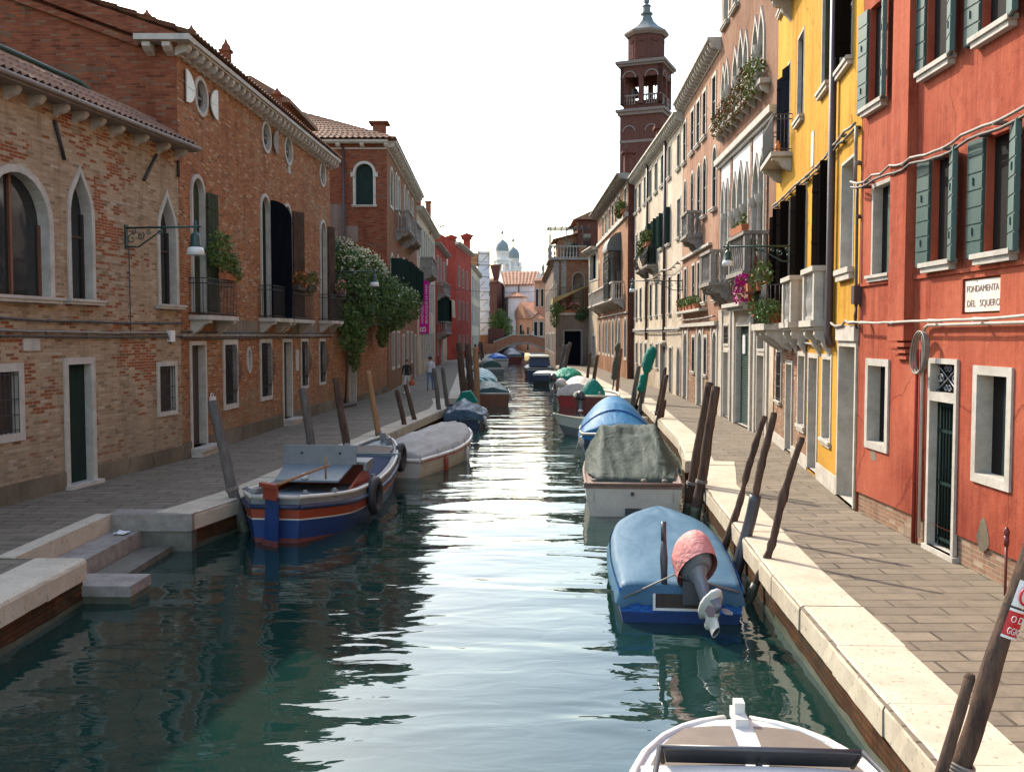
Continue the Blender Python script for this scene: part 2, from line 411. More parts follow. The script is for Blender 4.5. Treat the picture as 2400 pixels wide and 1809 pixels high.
class MB:
    def __init__(s):
        s.v, s.f, s.mi, s.sm = [], [], [], []

    def add(s, vs, fs, m=0, smooth=False):
        o = len(s.v)
        s.v += [V(v) for v in vs]
        for f in fs:
            s.f.append([i + o for i in f])
            s.mi.append(m)
            s.sm.append(smooth)
        return s

    def box(s, o, a, b, c, m=0):
        """parallelepiped: corner o, edge vectors a b c"""
        o, a, b, c = V(o), V(a), V(b), V(c)
        vs = [o, o + a, o + a + b, o + b, o + c, o + a + c, o + a + b + c, o + b + c]
        return s.add(vs, [(0, 3, 2, 1), (4, 5, 6, 7), (0, 1, 5, 4), (1, 2, 6, 5), (2, 3, 7, 6), (3, 0, 4, 7)], m)

    def cbox(s, c, sx, sy, sz, m=0, rz=0):
        c = V(c)
        ax, ay = V((cos(rz), sin(rz), 0)) * sx, V((-sin(rz), cos(rz), 0)) * sy
        return s.box(c - ax / 2 - ay / 2 - V((0, 0, sz / 2)), ax, ay, (0, 0, sz), m)

    def prism(s, pts, off, m=0, caps=True):
        pts = [V(p) for p in pts]
        n = len(pts)
        q = [p + V(off) for p in pts]
        fs = [(i, (i + 1) % n, (i + 1) % n + n, i + n) for i in range(n)]
        if caps:
            fs += [list(range(n))[::-1], list(range(n, 2 * n))]
        return s.add(pts + q, fs, m)

    def tube(s, pts, r, n=8, m=0, caps=True, closed=False, smooth=True):
        pts = [V(p) for p in pts]
        k = len(pts)
        rs = r if isinstance(r, (list, tuple)) else [r] * k
        ref = None
        vs = []
        for i, p in enumerate(pts):
            if closed:
                d = pts[(i + 1) % k] - pts[i - 1]
            else:
                d = pts[min(i + 1, k - 1)] - pts[max(i - 1, 0)]
            d.normalize()
            if ref is None:
                ref = d.orthogonal()
            a = (ref - d * ref.dot(d)).normalized()
            ref = a
            b = d.cross(a)
            for j in range(n):
                t = 2 * pi * j / n
                vs.append(p + (a * cos(t) + b * sin(t)) * rs[i])
        fs = []
        for i in range(k if closed else k - 1):
            for j in range(n):
                a0, a1 = i * n + j, i * n + (j + 1) % n
                i2 = (i + 1) % k
                fs.append((a0, a1, i2 * n + (j + 1) % n, i2 * n + j))
        s.add(vs, fs, m, smooth)
        if caps and not closed:
            o = len(s.v) - len(vs)
            s.f += [[o + j for j in range(n)][::-1], [o + (k - 1) * n + j for j in range(n)]]
            s.mi += [m, m]
            s.sm += [False, False]
        return s

    def lathe(s, prof, o, n=16, m=0, smooth=True, axis=None, a0=0.):
        o = V(o)
        q = axis.to_track_quat('Z', 'Y') if axis is not None else None
        vs, fs = [], []
        for r, z in prof:
            for j in range(n):
                p = V((r * cos(2 * pi * j / n + a0), r * sin(2 * pi * j / n + a0), z))
                vs.append(o + (q @ p if q else p))
        for i in range(len(prof) - 1):
            for j in range(n):
                fs.append((i * n + j, i * n + (j + 1) % n, (i + 1) * n + (j + 1) % n, (i + 1) * n + j))
        return s.add(vs, fs, m, smooth)

    def ring(s, a, b, m=0, smooth=False):
        """quads between two loops of equal length"""
        n = len(a)
        return s.add(list(a) + list(b), [(i, (i + 1) % n, (i + 1) % n + n, i + n) for i in range(n)], m, smooth)

    def grid(s, rows, m=0, smooth=True, closed=False):
        nr, nc = len(rows), len(rows[0])
        fs = []
        for i in range(nr - 1):
            for j in range(nc if closed else nc - 1):
                fs.append((i * nc + j, i * nc + (j + 1) % nc, (i + 1) * nc + (j + 1) % nc, (i + 1) * nc + j))
        return s.add([p for r in rows for p in r], fs, m, smooth)

    def poly(s, pts, m=0):
        return s.add(pts, [list(range(len(pts)))], m)

    def sphere(s, c, rx, ry=None, rz=None, n=12, k=8, m=0):
        ry, rz = ry or rx, rz or rx
        rows = []
        for i in range(k + 1):
            t = pi * i / k
            rows.append([V(c) + V((rx * sin(t) * cos(2 * pi * j / n), ry * sin(t) * sin(2 * pi * j / n), rz * cos(t))) for j in range(n)])
        return s.grid(rows, m, True, True)

    def each(s, name, mats, parent=None):
        """one object for every separate piece"""
        par = list(range(len(s.v)))

        def find(a):
            while par[a] != a:
                par[a] = par[par[a]]
                a = par[a]
            return a
        for f in s.f:
            for i in f[1:]:
                par[find(i)] = find(f[0])
        grp = {}
        for k, f in enumerate(s.f):
            grp.setdefault(find(f[0]), []).append(k)
        for ks in grp.values():
            q, ix = MB(), {}
            for k in ks:
                for i in s.f[k]:
                    if i not in ix:
                        ix[i] = len(q.v)
                        q.v.append(s.v[i])
                q.f.append([ix[i] for i in s.f[k]])
                q.mi.append(s.mi[k])
                q.sm.append(s.sm[k])
            q.build(name, mats, parent)

    def build(s, name, mats, parent=None, kind=None):
        if not isinstance(mats, (list, tuple)):
            mats = [mats]
        if parent is not None:
            org = root_loc(parent)
        else:
            xs, ys, zs = zip(*[(p.x, p.y, p.z) for p in s.v])
            org = V(((min(xs) + max(xs)) / 2, (min(ys) + max(ys)) / 2, min(zs)))
        me = bpy.data.meshes.new(name)
        me.from_pydata([p - org for p in s.v], [], s.f)
        for m_ in mats:
            me.materials.append(M[m_] if isinstance(m_, str) else m_)
        me.polygons.foreach_set('material_index', s.mi)
        me.polygons.foreach_set('use_smooth', s.sm)
        me.update()
        uv_box(me)
        ob = bpy.data.objects.new(name, me)
        COL.objects.link(ob)
        if parent is not None:
            ob.parent = parent
        else:
            ob.location = org
        if kind:
            ob['kind'] = kind
        return ob


def tag(o, label, cat, group=None, kind=None):
    o['label'] = label
    o['category'] = cat
    if group:
        o['group'] = group
    if kind:
        o['kind'] = kind
    return o


def thing(name, label, cat, loc, group=None):
    o = bpy.data.objects.new(name, None)
    o.empty_display_size = .2
    COL.objects.link(o)
    o.location = loc
    return tag(o, label, cat, group)


def nz(x, y, z=0., k=1.):
    return noise.noise(V((x * k, y * k, z * k)))


# ---------------------------------------------------------------- facades
def outline(kind, s1, s2, z0, z1, g=0., gb=None):
    """closed outline of an opening in facade metres, grown by g (gb at the bottom)"""
    gb = g if gb is None else gb
    w = s2 - s1
    c = (s1 + s2) / 2
    if kind == 'r':
        return [(s1 - g, z0 - gb), (s2 + g, z0 - gb), (s2 + g, z1 + g), (s1 - g, z1 + g)]
    if kind == 'o':
        n = 24
        h = (z1 - z0) / 2
        return [(c + (w / 2 + g) * cos(2 * pi * i / n), (z0 + z1) / 2 + (h + g) * sin(2 * pi * i / n)) for i in range(n)]
    if kind == 'a':
        rz = min(w / 2, (z1 - z0) * .6)
        n = 12
        arc = [(c + (w / 2 + g) * cos(pi * i / n), z1 - rz + (rz + g) * sin(pi * i / n)) for i in range(n + 1)]
        return [(s1 - g, z0 - gb), (s2 + g, z0 - gb)] + arc
    if kind == 'g':   # ogee
        h = min(w * 1.3, (z1 - z0) * .5)
        zs = z1 - h
        n = 8
        R_, L_ = [], []
        for i in range(n + 1):
            t = i / n
            x = (w / 2 + g) * ((1 - t) ** 3 + 3 * (1 - t) ** 2 * t) + 3 * (1 - t) * t * t * .2 * w
            y = (h + g * 1.6) * (3 * (1 - t) ** 2 * t * .55 + 3 * (1 - t) * t * t * .68 + t ** 3)
            R_.append((c + x, zs + y))
            L_.append((c - x, zs + y))
        return [(s1 - g, z0 - gb), (s2 + g, z0 - gb)] + R_ + L_[-2::-1]


def inside(p, poly):
    c = False
    j = len(poly) - 1
    for i in range(len(poly)):
        if (poly[i][1] > p[1]) != (poly[j][1] > p[1]) and p[0] < (poly[j][0] - poly[i][0]) * (p[1] - poly[i][1]) / (poly[j][1] - poly[i][1]) + poly[i][0]:
            c = not c
        j = i
    return c


class Fac:
    def __init__(s, p0, p1, side, root=None):
        """side +1: the open side lies to the right of p0->p1, -1: to the left"""
        s.p0 = V((p0[0], p0[1], 0))
        d = V((p1[0], p1[1], 0)) - s.p0
        s.L = d.length
        s.t = d.normalized()
        s.n = V((s.t.y, -s.t.x, 0)) * side
        s.holes = []
        s.root = root

    def P(s, a, z, d=0.):
        return s.p0 + s.t * a + V((0, 0, z)) + s.n * d

    def box(s, mb, a0, a1, z0, z1, d0, d1, m=0):
        return mb.box(s.P(a0, z0, d0), s.t * (a1 - a0), s.n * (d1 - d0), (0, 0, z1 - z0), m)

    def wall(s, name, pts, mat, holes=None, d=0., mb=None, m=0, extra=()):
        holes = s.holes if holes is None else holes
        vs, es = [], []
        for lp in [pts] + holes:
            o = len(vs)
            vs += [V((p[0], p[1])) for p in lp]
            es += [(o + i, o + (i + 1) % len(lp)) for i in range(len(lp))]
        ov, oe, of, *_ = delaunay_2d_cdt(vs, es, [], 0, 1e-5)
        fs = []
        for f in of:
            c = (sum(ov[i].x for i in f) / 3, sum(ov[i].y for i in f) / 3)
            if inside(c, pts) and not any(inside(c, h) for h in holes):
                fs.append(f)
        q = mb or MB()
        q.add([s.P(v.x, v.y, d) for v in ov], fs, m)
        for (a0, a1, z0, z1, dd) in extra:
            s.box(q, a0, a1, z0, z1, d - .02, d + dd, m)
        return q if mb else q.build(name, mat, s.root)

    def shutter(s, win, hs, z0, z1, w, ang, side, mat, th=.045, d=.03, name='shutter', top=None):
        """leaf hinged at hs; side=+1 folds towards larger s; ang 0 = closed over the opening, 90 = square to the wall, 175 = flat on the wall"""
        a = radians(ang)
        # closed: leaf runs from the hinge into the opening (-side); opening turns it outwards
        u = -s.t * side * cos(a) + s.n * sin(a)
        q = u.cross(V((0, 0, 1))).normalized() * th
        o = s.P(hs, z0, d)
        mb = MB()
        if top == 'arch':
            pts = []
            r = w
            for i in range(9):
                t = pi / 2 * i / 8
                pts.append(o + u * (r * sin(t)) + V((0, 0, (z1 - z0) - r * .95 + r * .95 * (cos(t) if side < 0 else cos(t)))))
            pts = [o, o + u * w] + pts[::-1]
            mb.prism(pts, q)
        else:
            mb.box(o, u * w, q, (0, 0, z1 - z0))
        # battens and straps keep the leaf from reading as a bare board
        if mat == 'green_shut':
            for i in range(7):
                zz = (z1 - z0) * i / 7
                mb.box(o + V((0, 0, zz + .012)) + u * .012 - q * .22, u * (w - .024), q * 1.44, (0, 0, (z1 - z0) / 7 - .024))
            for f in (.2, .62):
                mb.box(o + u * (w * .55) + V((0, 0, (z1 - z0) * f)) - q * .6, u * .02, q * 2.2, (0, 0, .09))
            return mb.build(name, mat, win)
        for f in (.12, .5, .88):
            mb.box(o + V((0, 0, (z1 - z0) * f - .03)) - q * .28, u * (w * .97), q * 1.56, (0, 0, .06))
        n = max(2, int(w / .14))
        for i in range(1, n):
            mb.box(o + u * (w * i / n - .006) - q * .12, u * .012, q * 1.24, (0, 0, (z1 - z0) * (.93 if top else 1)))
        return mb.build(name, mat, win)

    def win(s, kind, s1, s2, z0, z1, fw=.1, depth=.25, pane='glass', frame='stone', sill=None, bars=None, proud=.035, sh=(),
            name='window', grow_b=None, barmat='wood_dark', pane_name='pane', pd=None, hood=0, grille=None, hole=True, base=0.):
        inn = outline(kind, s1, s2, z0, z1)
        if hole:
            s.holes.append(inn)
        gb = grow_b if grow_b is not None else (0 if sill else fw)
        mb = MB()
        A = [s.P(a, z, base + (proud if fw else 0)) for a, z in inn]
        if fw:
            out = outline(kind, s1, s2, z0, z1, fw, gb)
            B = [s.P(a, z, base + proud) for a, z in out]
            C = [s.P(a, z, base - .02) for a, z in out]
            mb.ring(A, B)
            mb.ring(B, C)
        D = [s.P(a, z, base - depth) for a, z in inn]
        mb.ring(A, D)
        if hood:
            s.box(mb, s1 - fw - .05, s2 + fw + .05, z1 + fw, z1 + fw + .07, -.02, hood)
        w = mb.build(name, frame, s.root)
        pd = depth if pd is None else pd
        MB().poly([s.P(a, z, base - pd + .004) for a, z in inn]).build(pane_name, pane, w)
        if bars:
            mb = MB()
            nv, nh = bars
            e = .028
            dd = base - pd + .006
            for i in range(nv + 1):
                a = s1 + (s2 - s1) * i / nv
                k2 = .035 if i in (0, nv) else e
                zt = z1
                if kind in 'ag':
                    r = (s2 - s1) / 2
                    x = abs(a - (s1 + s2) / 2) / r
                    zt = z1 - r * (1 - sqrt(max(0, 1 - x * x))) if kind == 'a' else z1 - r * 2.2 * x
                s.box(mb, max(s1, a - k2), min(s2, a + k2), z0, max(z0 + .2, zt - .01), dd, dd + .05)
            for j in range(nh + 1):
                z = z0 + (z1 - z0) * j / nh
                if kind in 'ag' and j == nh:
                    continue
                s.box(mb, s1 + .036, s2 - .036, max(z0, z - e), min(z1, z + e), dd, dd + .04)
            mb.build('sash', barmat, w)
        if sill:
            pr, th, ext = sill
            mb = MB()
            s.box(mb, s1 - ext, s2 + ext, z0 - th, z0 - .002, base - .03, base + pr)
            s.box(mb, s1 - ext - .03, s2 + ext + .03, z0 - th * .45, z0 + .003, base + .0, base + pr + .03)
            mb.build('sill', 'stone', w)
        if grille:
            mb = MB()
            n = max(3, int((s2 - s1) / .11))
            zz = [z0 + (z1 - z0) * i / 8 for i in range(9)]

            def off(f):
                return base + .02 + (grille * (sin(pi * min(1, (1 - f) * 1.15)) ** 2 if f > .13 else .0) if grille > .05 else 0)
            for i in range(n + 1):
                a = s1 + (s2 - s1) * i / n
                mb.tube([s.P(a, z, off((z - z0) / (z1 - z0))) for z in zz], .009, 4)
            for f in (.05, .3, .55, .95):
                mb.tube([s.P(s1, z0 + (z1 - z0) * f, off(f)), s.P(s2, z0 + (z1 - z0) * f, off(f))], .01, 4)
            if grille > .05:
                for i in range(n):
                    a = s1 + (s2 - s1) * (i + .5) / n
                    mb.tube([s.P(a + .045 * cos(t), z0 + (z1 - z0) * .2 + .05 * sin(t), off(.2)) for t in [k * pi / 4 for k in range(8)]], .007, 4, closed=True)
            mb.build('grille', 'iron', w)
        for q in sh:
            s.shutter(w, *q)
        return w

    def cornice(s, z, h, proj, a0=None, a1=None, step=.42, cw=.16, ch=.22, mat='stone', name='cornice', slab=.1, gut=None):
        """projecting band with corbels under it"""
        a0 = 0 if a0 is None else a0
        a1 = s.L if a1 is None else a1
        mb = MB()
        s.box(mb, a0 - .1, a1 + .1, z + h - slab, z + h, -.05, proj)
        s.box(mb, a0 - .1, a1 + .1, z + h - slab - .05, z + h - slab, -.05, proj * .85)
        s.box(mb, a0, a1, z - .06, z, -.02, .06)
        n = max(2, int((a1 - a0) / step))
        for i in range(n + 1):
            a = a0 + (a1 - a0) * i / n
            zt = z + h - slab - .05
            pts = [(0, zt), (proj * .8, zt), (proj * .8, zt - ch * .35), (proj * .62, zt - ch * .7), (proj * .3, zt - ch * .8), (.03, zt - ch), (0, zt - ch)]
            mb.prism([s.P(a - cw / 2, zz, d) for d, zz in pts], s.t * cw)
        if gut:
            mb.tube([s.P(a0 - .1, z + h + .03, proj + .03), s.P(a1 + .1, z + h + .03, proj + .03)], .055, 6)
        return mb.build(name, mat, s.root)

    def shell(s, depth, z0, z1, mat, roof=True, rise=.9, over=.4, roofmat='tile', name='side_wall', rn=None):
        """the other walls and the roof behind the front"""
        e = .012
        mb = MB()
        a, b = e, s.L - e
        for q in ((s.P(a, z0, -.01), s.P(a, z0, -depth)), (s.P(b, z0, -.01), s.P(b, z0, -depth)), (s.P(a, z0, -depth), s.P(b, z0, -depth))):
            u = V((0, 0, z1 - z0))
            mb.add([q[0], q[1], q[1] + u, q[0] + u], [(0, 1, 2, 3)])
        mb.build(name, mat, s.root)
        if roof:
            mb = MB()
            mid = depth / 2
            A = [s.P(-.05, z1, over), s.P(s.L + .05, z1, over)]
            Rg = [s.P(-.05, z1 + rise, -mid), s.P(s.L + .05, z1 + rise, -mid)]
            Bk = [s.P(-.05, z1, -depth - .2), s.P(s.L + .05, z1, -depth - .2)]
            tiles(mb, A[0], A[1], Rg[0], Rg[1])
            mb.add(Rg + Bk, [(0, 1, 3, 2)])
            mb.add([A[0], Rg[0], Bk[0]], [(0, 1, 2)])
            mb.add([A[1], Rg[1], Bk[1]], [(0, 1, 2)])
            mb.add([A[0], A[1], Bk[1], Bk[0]], [(0, 1, 2, 3)])
            return mb.build('roof', roofmat, s.root)


def tiles(mb, a0, a1, b0, b1, pitch=.24, m=0, amp=.045, row=.45):
    """corrugated pantile slope between eave a0-a1 and ridge b0-b1"""
    a0, a1, b0, b1 = map(V, (a0, a1, b0, b1))
    W = (a1 - a0).length
    H = ((b0 + b1) / 2 - (a0 + a1) / 2).length
    if W < .2 or H < .2:
        return mb.add([a0, a1, b1, b0], [(0, 1, 2, 3)], m)
    nu = min(260, max(4, int(W / pitch) * 4))
    nv = min(40, max(2, int(H / row)))
    up = (a1 - a0).cross(b0 - a0)
    if up.length < 1e-6:
        up = (a1 - a0).cross(b1 - a1)
    up.normalize()
    if up.z < 0:
        up = -up
    rows = []
    for j in range(nv):
        for jj in (j, j + .96):
            f = min(1, jj / nv)
            lift = .035 * (1 - (jj - j))
            p, q = a0.lerp(b0, f), a1.lerp(b1, f)
            rows.append([p.lerp(q, i / nu) + up * (lift + amp * (1, .35, -.6, .35)[i % 4] + .012 * nz(i * .9, j * 1.7)) for i in range(nu + 1)])
    mb.grid(rows, m, False)
    return mb


def balusters(mb, p, q, z0, z1, n, r=.055, m=0):
    p, q = V(p), V(q)
    h = z1 - z0
    prof = [(r * 1.05, 0), (r * 1.05, h * .07), (r * .5, h * .1), (r * .62, h * .2), (r, h * .36), (r * .85, h * .46), (r * .42, h * .66),
            (r * .45, h * .8), (r * .9, h * .92), (r * .9, h)]
    for i in range(n):
        c = p.lerp(q, (i + .5) / n)
        mb.lathe(prof, (c.x, c.y, z0), 8, m)


def stone_balcony(F, a0, a1, zf, zr, proj, nf=5, ns=2, mat='stone', corb=2, slab=.12, name='balcony', solid_side=False):
    """slab on scrolled corbels with a balustrade; parts: floor slab, balustrade, corbels"""
    mb = MB()
    F.box(mb, a0 - .04, a1 + .04, zf - slab, zf, -.03, proj + .06)
    F.box(mb, a0, a1, zf - slab - .06, zf - slab, -.03, proj)
    w = mb.build(name, mat, F.root)
    mb = MB()
    h = zr - zf
    pw = .17
    for a in (a0, a1 - pw):
        F.box(mb, a, a + pw, zf, zr - .1, proj - pw, proj)
        if solid_side:
            F.box(mb, a + .03, a + pw - .03, zf, zr - .1, 0, proj - pw)
    F.box(mb, a0 - .03, a1 + .03, zr - .1, zr, proj - pw - .03, proj + .04)
    for a in (a0 - .03, a1 - pw - .01):
        F.box(mb, a, a + pw + .04, zr - .1, zr, -.02, proj - pw - .03)
    balusters(mb, F.P(a0 + pw, 0, proj - pw / 2), F.P(a1 - pw, 0, proj - pw / 2), zf, zr - .1, nf)
    if not solid_side:
        for a in (a0 + pw / 2, a1 - pw / 2):
            balusters(mb, F.P(a, 0, .05), F.P(a, 0, proj - pw), zf, zr - .1, ns)
    mb.build('balustrade', mat, w)
    mb = MB()
    for i in range(corb):
        a = a0 + .12 + (a1 - a0 - .24) * (i / (corb - 1) if corb > 1 else .5)
        zt = zf - slab - .06
        pts = [(0, zt), (proj * .9, zt), (proj * .92, zt - .1), (proj * .75, zt - .18), (proj * .5, zt - .2), (proj * .42, zt - .32), (proj * .2, zt - .42), (0, zt - .55)]
        mb.prism([F.P(a - .09, zz, d) for d, zz in pts], F.t * .18)
    mb.each('corbel', mat, w)
    return w


def iron_balcony(F, a0, a1, zf, zr, proj, label=None, belly=0., slabmat='stone', corb=2, name='balcony', step=.11):
    mb = MB()
    F.box(mb, a0, a1, zf - .11, zf, -.03, proj)
    w = mb.build(name, slabmat, F.root)
    mb = MB()
    ins = .05

    def post(a, d, nx, nd):
        pts = []
        for i in range(6):
            f = i / 5
            o = belly * sin(pi * min(1, f * 1.15)) ** 2
            pts.append(F.P(a + nx * o, zf + (zr - zf) * f, d + nd * o))
        mb.tube(pts, .009, 4)
    n = max(2, int((a1 - a0 - 2 * ins) / step))
    for i in range(n + 1):
        post(a0 + ins + (a1 - a0 - 2 * ins) * i / n, proj - ins, 0, 1)
    n = max(2, int((proj - ins) / step))
    for a, nx in ((a0 + ins, -1), (a1 - ins, 1)):
        for i in range(n):
            post(a, (proj - ins) * i / n, nx, 0)
    for z in (zr, zf + .06, zr - .12):
        mb.tube([F.P(a0 + ins, z, 0), F.P(a0 + ins, z, proj - ins), F.P(a1 - ins, z, proj - ins), F.P(a1 - ins, z, 0)], .014, 5, smooth=False)
    mb.build('railing', 'iron', w)
    if corb:
        mb = MB()
        for i in range(corb):
            a = a0 + .2 + (a1 - a0 - .4) * (i / (corb - 1) if corb > 1 else .5)
            zt = zf - .11
            pts = [(0, zt), (proj * .92, zt), (proj * .92, zt - .07), (proj * .6, zt - .12), (proj * .35, zt - .26), (proj * .12, zt - .33), (0, zt - .34)]
            mb.prism([F.P(a - .1, zz, d) for d, zz in pts], F.t * .2)
        mb.each('corbel', slabmat, w)
    return w


def leaves(mb, blobs, n, size, mats=(0, 1), seed=1, flat=.3, shell=.35):
    """leaf-sized faces spread through a set of ellipsoids ((x,y,z),(rx,ry,rz))"""
    r = random.Random(seed)
    vol = [b[1][0] * b[1][1] * b[1][2] for b in blobs]
    tot = sum(vol)
    for b, v in zip(blobs, vol):
        c, rad = V(b[0]), b[1]
        for _ in range(int(n * v / tot) + 1):
            d = V((r.gauss(0, 1), r.gauss(0, 1), r.gauss(0, 1))).normalized()
            k = (shell + (1 - shell) * r.random() ** .5) * (1 + .25 * nz(d.x * 2 + c.x, d.y * 2 + c.y, d.z * 2 + c.z))
            p = c + V((d.x * rad[0], d.y * rad[1], d.z * rad[2])) * k
            a = V((r.gauss(0, 1), r.gauss(0, 1), r.gauss(0, flat + .6))).normalized()
            e = a.orthogonal().normalized()
            e.rotate(Matrix.Rotation(r.random() * 6.28, 3, a))
            f = a.cross(e)
            s = size * r.uniform(.6, 1.4)
            m = mats[0] if r.random() < .55 else r.choice(mats)
            mb.add([p - e * s, p + f * s * .38, p + e * s, p - f * s * .38], [(0, 1, 2, 3)], m)
    return mb


def spots(mb, blobs, n, size, m=0, seed=3, low=-.2):
    """small blossoms on the outside of the ellipsoids"""
    r = random.Random(seed)
    for _ in range(n):
        c, rad = r.choice(blobs)
        d = V((r.gauss(0, 1), r.gauss(0, 1), r.gauss(0, 1))).normalized()
        if d.z < low:
            d.z = -d.z
        p = V(c) + V((d.x * rad[0], d.y * rad[1], d.z * rad[2])) * r.uniform(.95, 1.12)
        for k in range(3):
            a = V((r.gauss(0, 1), r.gauss(0, 1), r.gauss(0, 1))).normalized()
            e = a.orthogonal().normalized() * size * r.uniform(.7, 1.2)
            f = a.cross(e)
            mb.add([p - e, p - f, p + e, p + f], [(0, 1, 2, 3)], m)
    return mb
# ---------------------------------------------------------------- the setting: ground, water, pavements
LQ = [(-5.2, 15.8), (-4.66, 18.2), (-4.0, 25), (-3.45, 30.7), (-2.6, 38.6), (-2.7, 42), (-3.0, 44.85), (-2.25, 44.9), (-2.5, 50), (-3.6, 78), (-3.3, 118), (-2.9, 152)]
LQ0 = [(-5.5, -4), (-5.55, 12.65)]
RQ = [(2.6, -4), (2.72, 3), (2.87, 6.5), (3.16, 11.8), (3.69, 18.95), (4.45, 22.5), (4.0, 22.52), (4.61, 27.1), (5.26, 37.3), (5.75, 45), (5.1, 45.05), (5.1, 52), (5.15, 72), (4.4, 90), (4.2, 94)]
mb = MB()
NX, NY = 120, 360
mb.add([(-16, -10, 0), (16, -10, 0), (16, 300, 0), (-16, 300, 0)], [(0, 1, 2, 3)])
mb.build('water', 'water', None, 'structure')
mb = MB()
for x0, x1 in ((-900, -9), (9, 900)):
    mb.add([(x0, -60, .55), (x1, -60, .55), (x1, 1500, .55), (x0, 1500, .55)], [(0, 1, 2, 3)])
mb.add([(-9, 300, .55), (9, 300, .55), (9, 1500, .55), (-9, 1500, .55)], [(0, 1, 2, 3)])
mb.build('ground', 'earth', None, 'structure')


def paving(edge, xw, mb):
    for (xa, ya), (xb, yb) in zip(edge, edge[1:]):
        if abs(yb - ya) < .2:
            continue
        mb.add([(xa, ya, .59), (xb, yb, .59), (xw, yb, .59), (xw, ya, .59)], [(0, 1, 2, 3)])


mb = MB()
paving([(-5.6, -4), (-5.6, 12.65)], -12, mb)
paving([(-6.55, 12.65), (-6.55, 15.8)], -12, mb)
paving(LQ, -12, mb)
mb.build('pavement', 'paving', None, 'structure')
mb = MB()
paving(RQ, 12, mb)
mb.build('pavement', 'paving', None, 'structure')


def quay(edge, sgn, label, zb=-.6, w=.66, gap=.9, seed=1):
    """embankment: brick face with a course of pale coping stones; sgn +1 = land lies towards +x"""
    r = random.Random(seed)
    root = thing('quay_wall', label, 'quay wall', (edge[0][0], edge[0][1], zb))
    fb, cp, al = MB(), MB(), MB()
    for (xa, ya), (xb, yb) in zip(edge, edge[1:]):
        a, b = V((xa, ya, 0)), V((xb, yb, 0))
        t = (b - a).normalized()
        n = V((t.y, -t.x, 0)) * sgn
        L = (b - a).length
        q = a + n * .05
        fb.box(q + V((0, 0, zb)), t * L, n * .5, (0, 0, .34 - zb))
        m_ = max(2, int(L / .3))
        tp = [q - n * .012 + t * (L * i / m_) + V((0, 0, .07 + .08 * nz(xa + i * .5, ya, seed))) for i in range(m_ + 1)]
        al.grid([tp, [V((p_.x, p_.y, -.3)) for p_ in tp]], 0, False)
        if L < .2:
            continue
        s = 0.
        while s < L - .01:
            l = min(r.uniform(1.1, 1.9), L - s)
            if L - s - l < .4:
                l = L - s
            g_ = .006
            dz, dx = r.uniform(-.008, .008), r.uniform(-.012, .012)
            o = a + t * (s + g_) + n * dx + V((0, 0, .33 + dz))
            wv, hv, lv = n * w, V((0, 0, .275)), t * (l - 2 * g_)
            # worn front arris
            pr = [o, o + wv, o + wv + hv, o + n * .05 + hv, o + n * .012 + hv * .93, o + hv * .8]
            ns = 6
            rows = []
            for k_ in range(ns + 1):
                e_ = [V((0, 0, 0))] * 6
                ch = abs(nz(s * 3 + k_ * 1.7, seed * 5., xa)) ** 2 * (.10 if r.random() < .25 else .03)
                c_ = o + lv * (k_ / ns)
                rows.append([c_ + n * nz(s + k_ * .8, seed, 2) * .012, c_ + wv, c_ + wv + hv, c_ + n * (.05 + ch) + hv, c_ + n * (.012 + ch * .7) + hv * (.93 - ch), c_ + hv * (.8 - ch) + n * nz(s + k_ * .9, seed, 7) * .012])
            cp.grid(rows, 0, False, True)
            cp.poly(rows[0])
            cp.poly(rows[-1][::-1])
            s += l
    fb.build('brick_face', 'brick_quay', root)
    cp.build('coping', 'kerb', root)
    al.build('algae_line', 'stone_green', root)
    return root


quay(LQ0, -1, 'pale stone topped landing at the lower left corner of the canal', seed=2)
quay(LQ, -1, 'shaded quay wall with pale coping along the left bank', seed=3)
quay(RQ, 1, 'sunlit quay wall with pale coping and brick face along the right bank', seed=4)
# water steps in the notch of the left quay
st = thing('water_steps', 'stone steps leading down to the water between two landings', 'steps', (-6.0, 14.2, -.4))
mb = MB()
mb.box((-6.75, 12.7, -.3), (.26, 0, 0), (0, 3.1, 0), (0, 0, .905))
mb.build('top_step', 'kerb', st)
for x, z, m in ((-6.48, .34, 'stone_grey'), (-5.98, .09, 'stone_wet'), (-5.5, -.1, 'stone_green')):
    mb = MB()
    mb.box((x, 12.7, z - .5), (.47, 0, 0), (0, 3.1, 0), (0, 0, .5))
    mb.build('step', m, st)
mb = MB()
mb.box((-6.5, 15.78, -.4), (1.3, 0, 0), (0, .35, 0), (0, 0, .74), 1)
mb.box((-6.56, 15.74, .33), (1.38, 0, 0), (0, .55, 0), (0, 0, .27))
mb.build('end_stone', ['stone_grey', 'stone_wet'], st)
mb = MB()
mb.box((-5.92, 12.62, .1), (.96, -.02, 0), (.02, .68, 0), (0, 0, .14))
mb.box((-5.9, 12.64, -.4), (.92, -.02, 0), (.02, .64, 0), (0, 0, .5), 1)
tag(mb.build('stone_block', ['stone_grey', 'stone_green']), 'squared stone block in the water at the foot of the steps', 'stone block')
mb = MB()
r = random.Random(5)
mb.grid([[V((-6.2 + .2 * i / 6 - .1, 15.45 + .22 * j / 6 - .1, .36 + .05 * abs(nz(i * .6, j * .6, 3)))) for i in range(7)] for j in range(7)], 0, False)
tag(mb.build('paper_scrap', 'sign_white'), 'crumpled white paper lying on the upper water step', 'litter')


def building(name, label, F, cat='building', group=None):
    F.root = thing(name, label, cat, F.P(F.L / 2, .55), group)
    return F.root


def plaque(F, a0, a1, z0, z1, name, mat, d=.03, parent=None):
    mb = MB()
    F.box(mb, a0, a1, z0, z1, -.02, d)
    return mb.build(name, mat, parent or F.root)


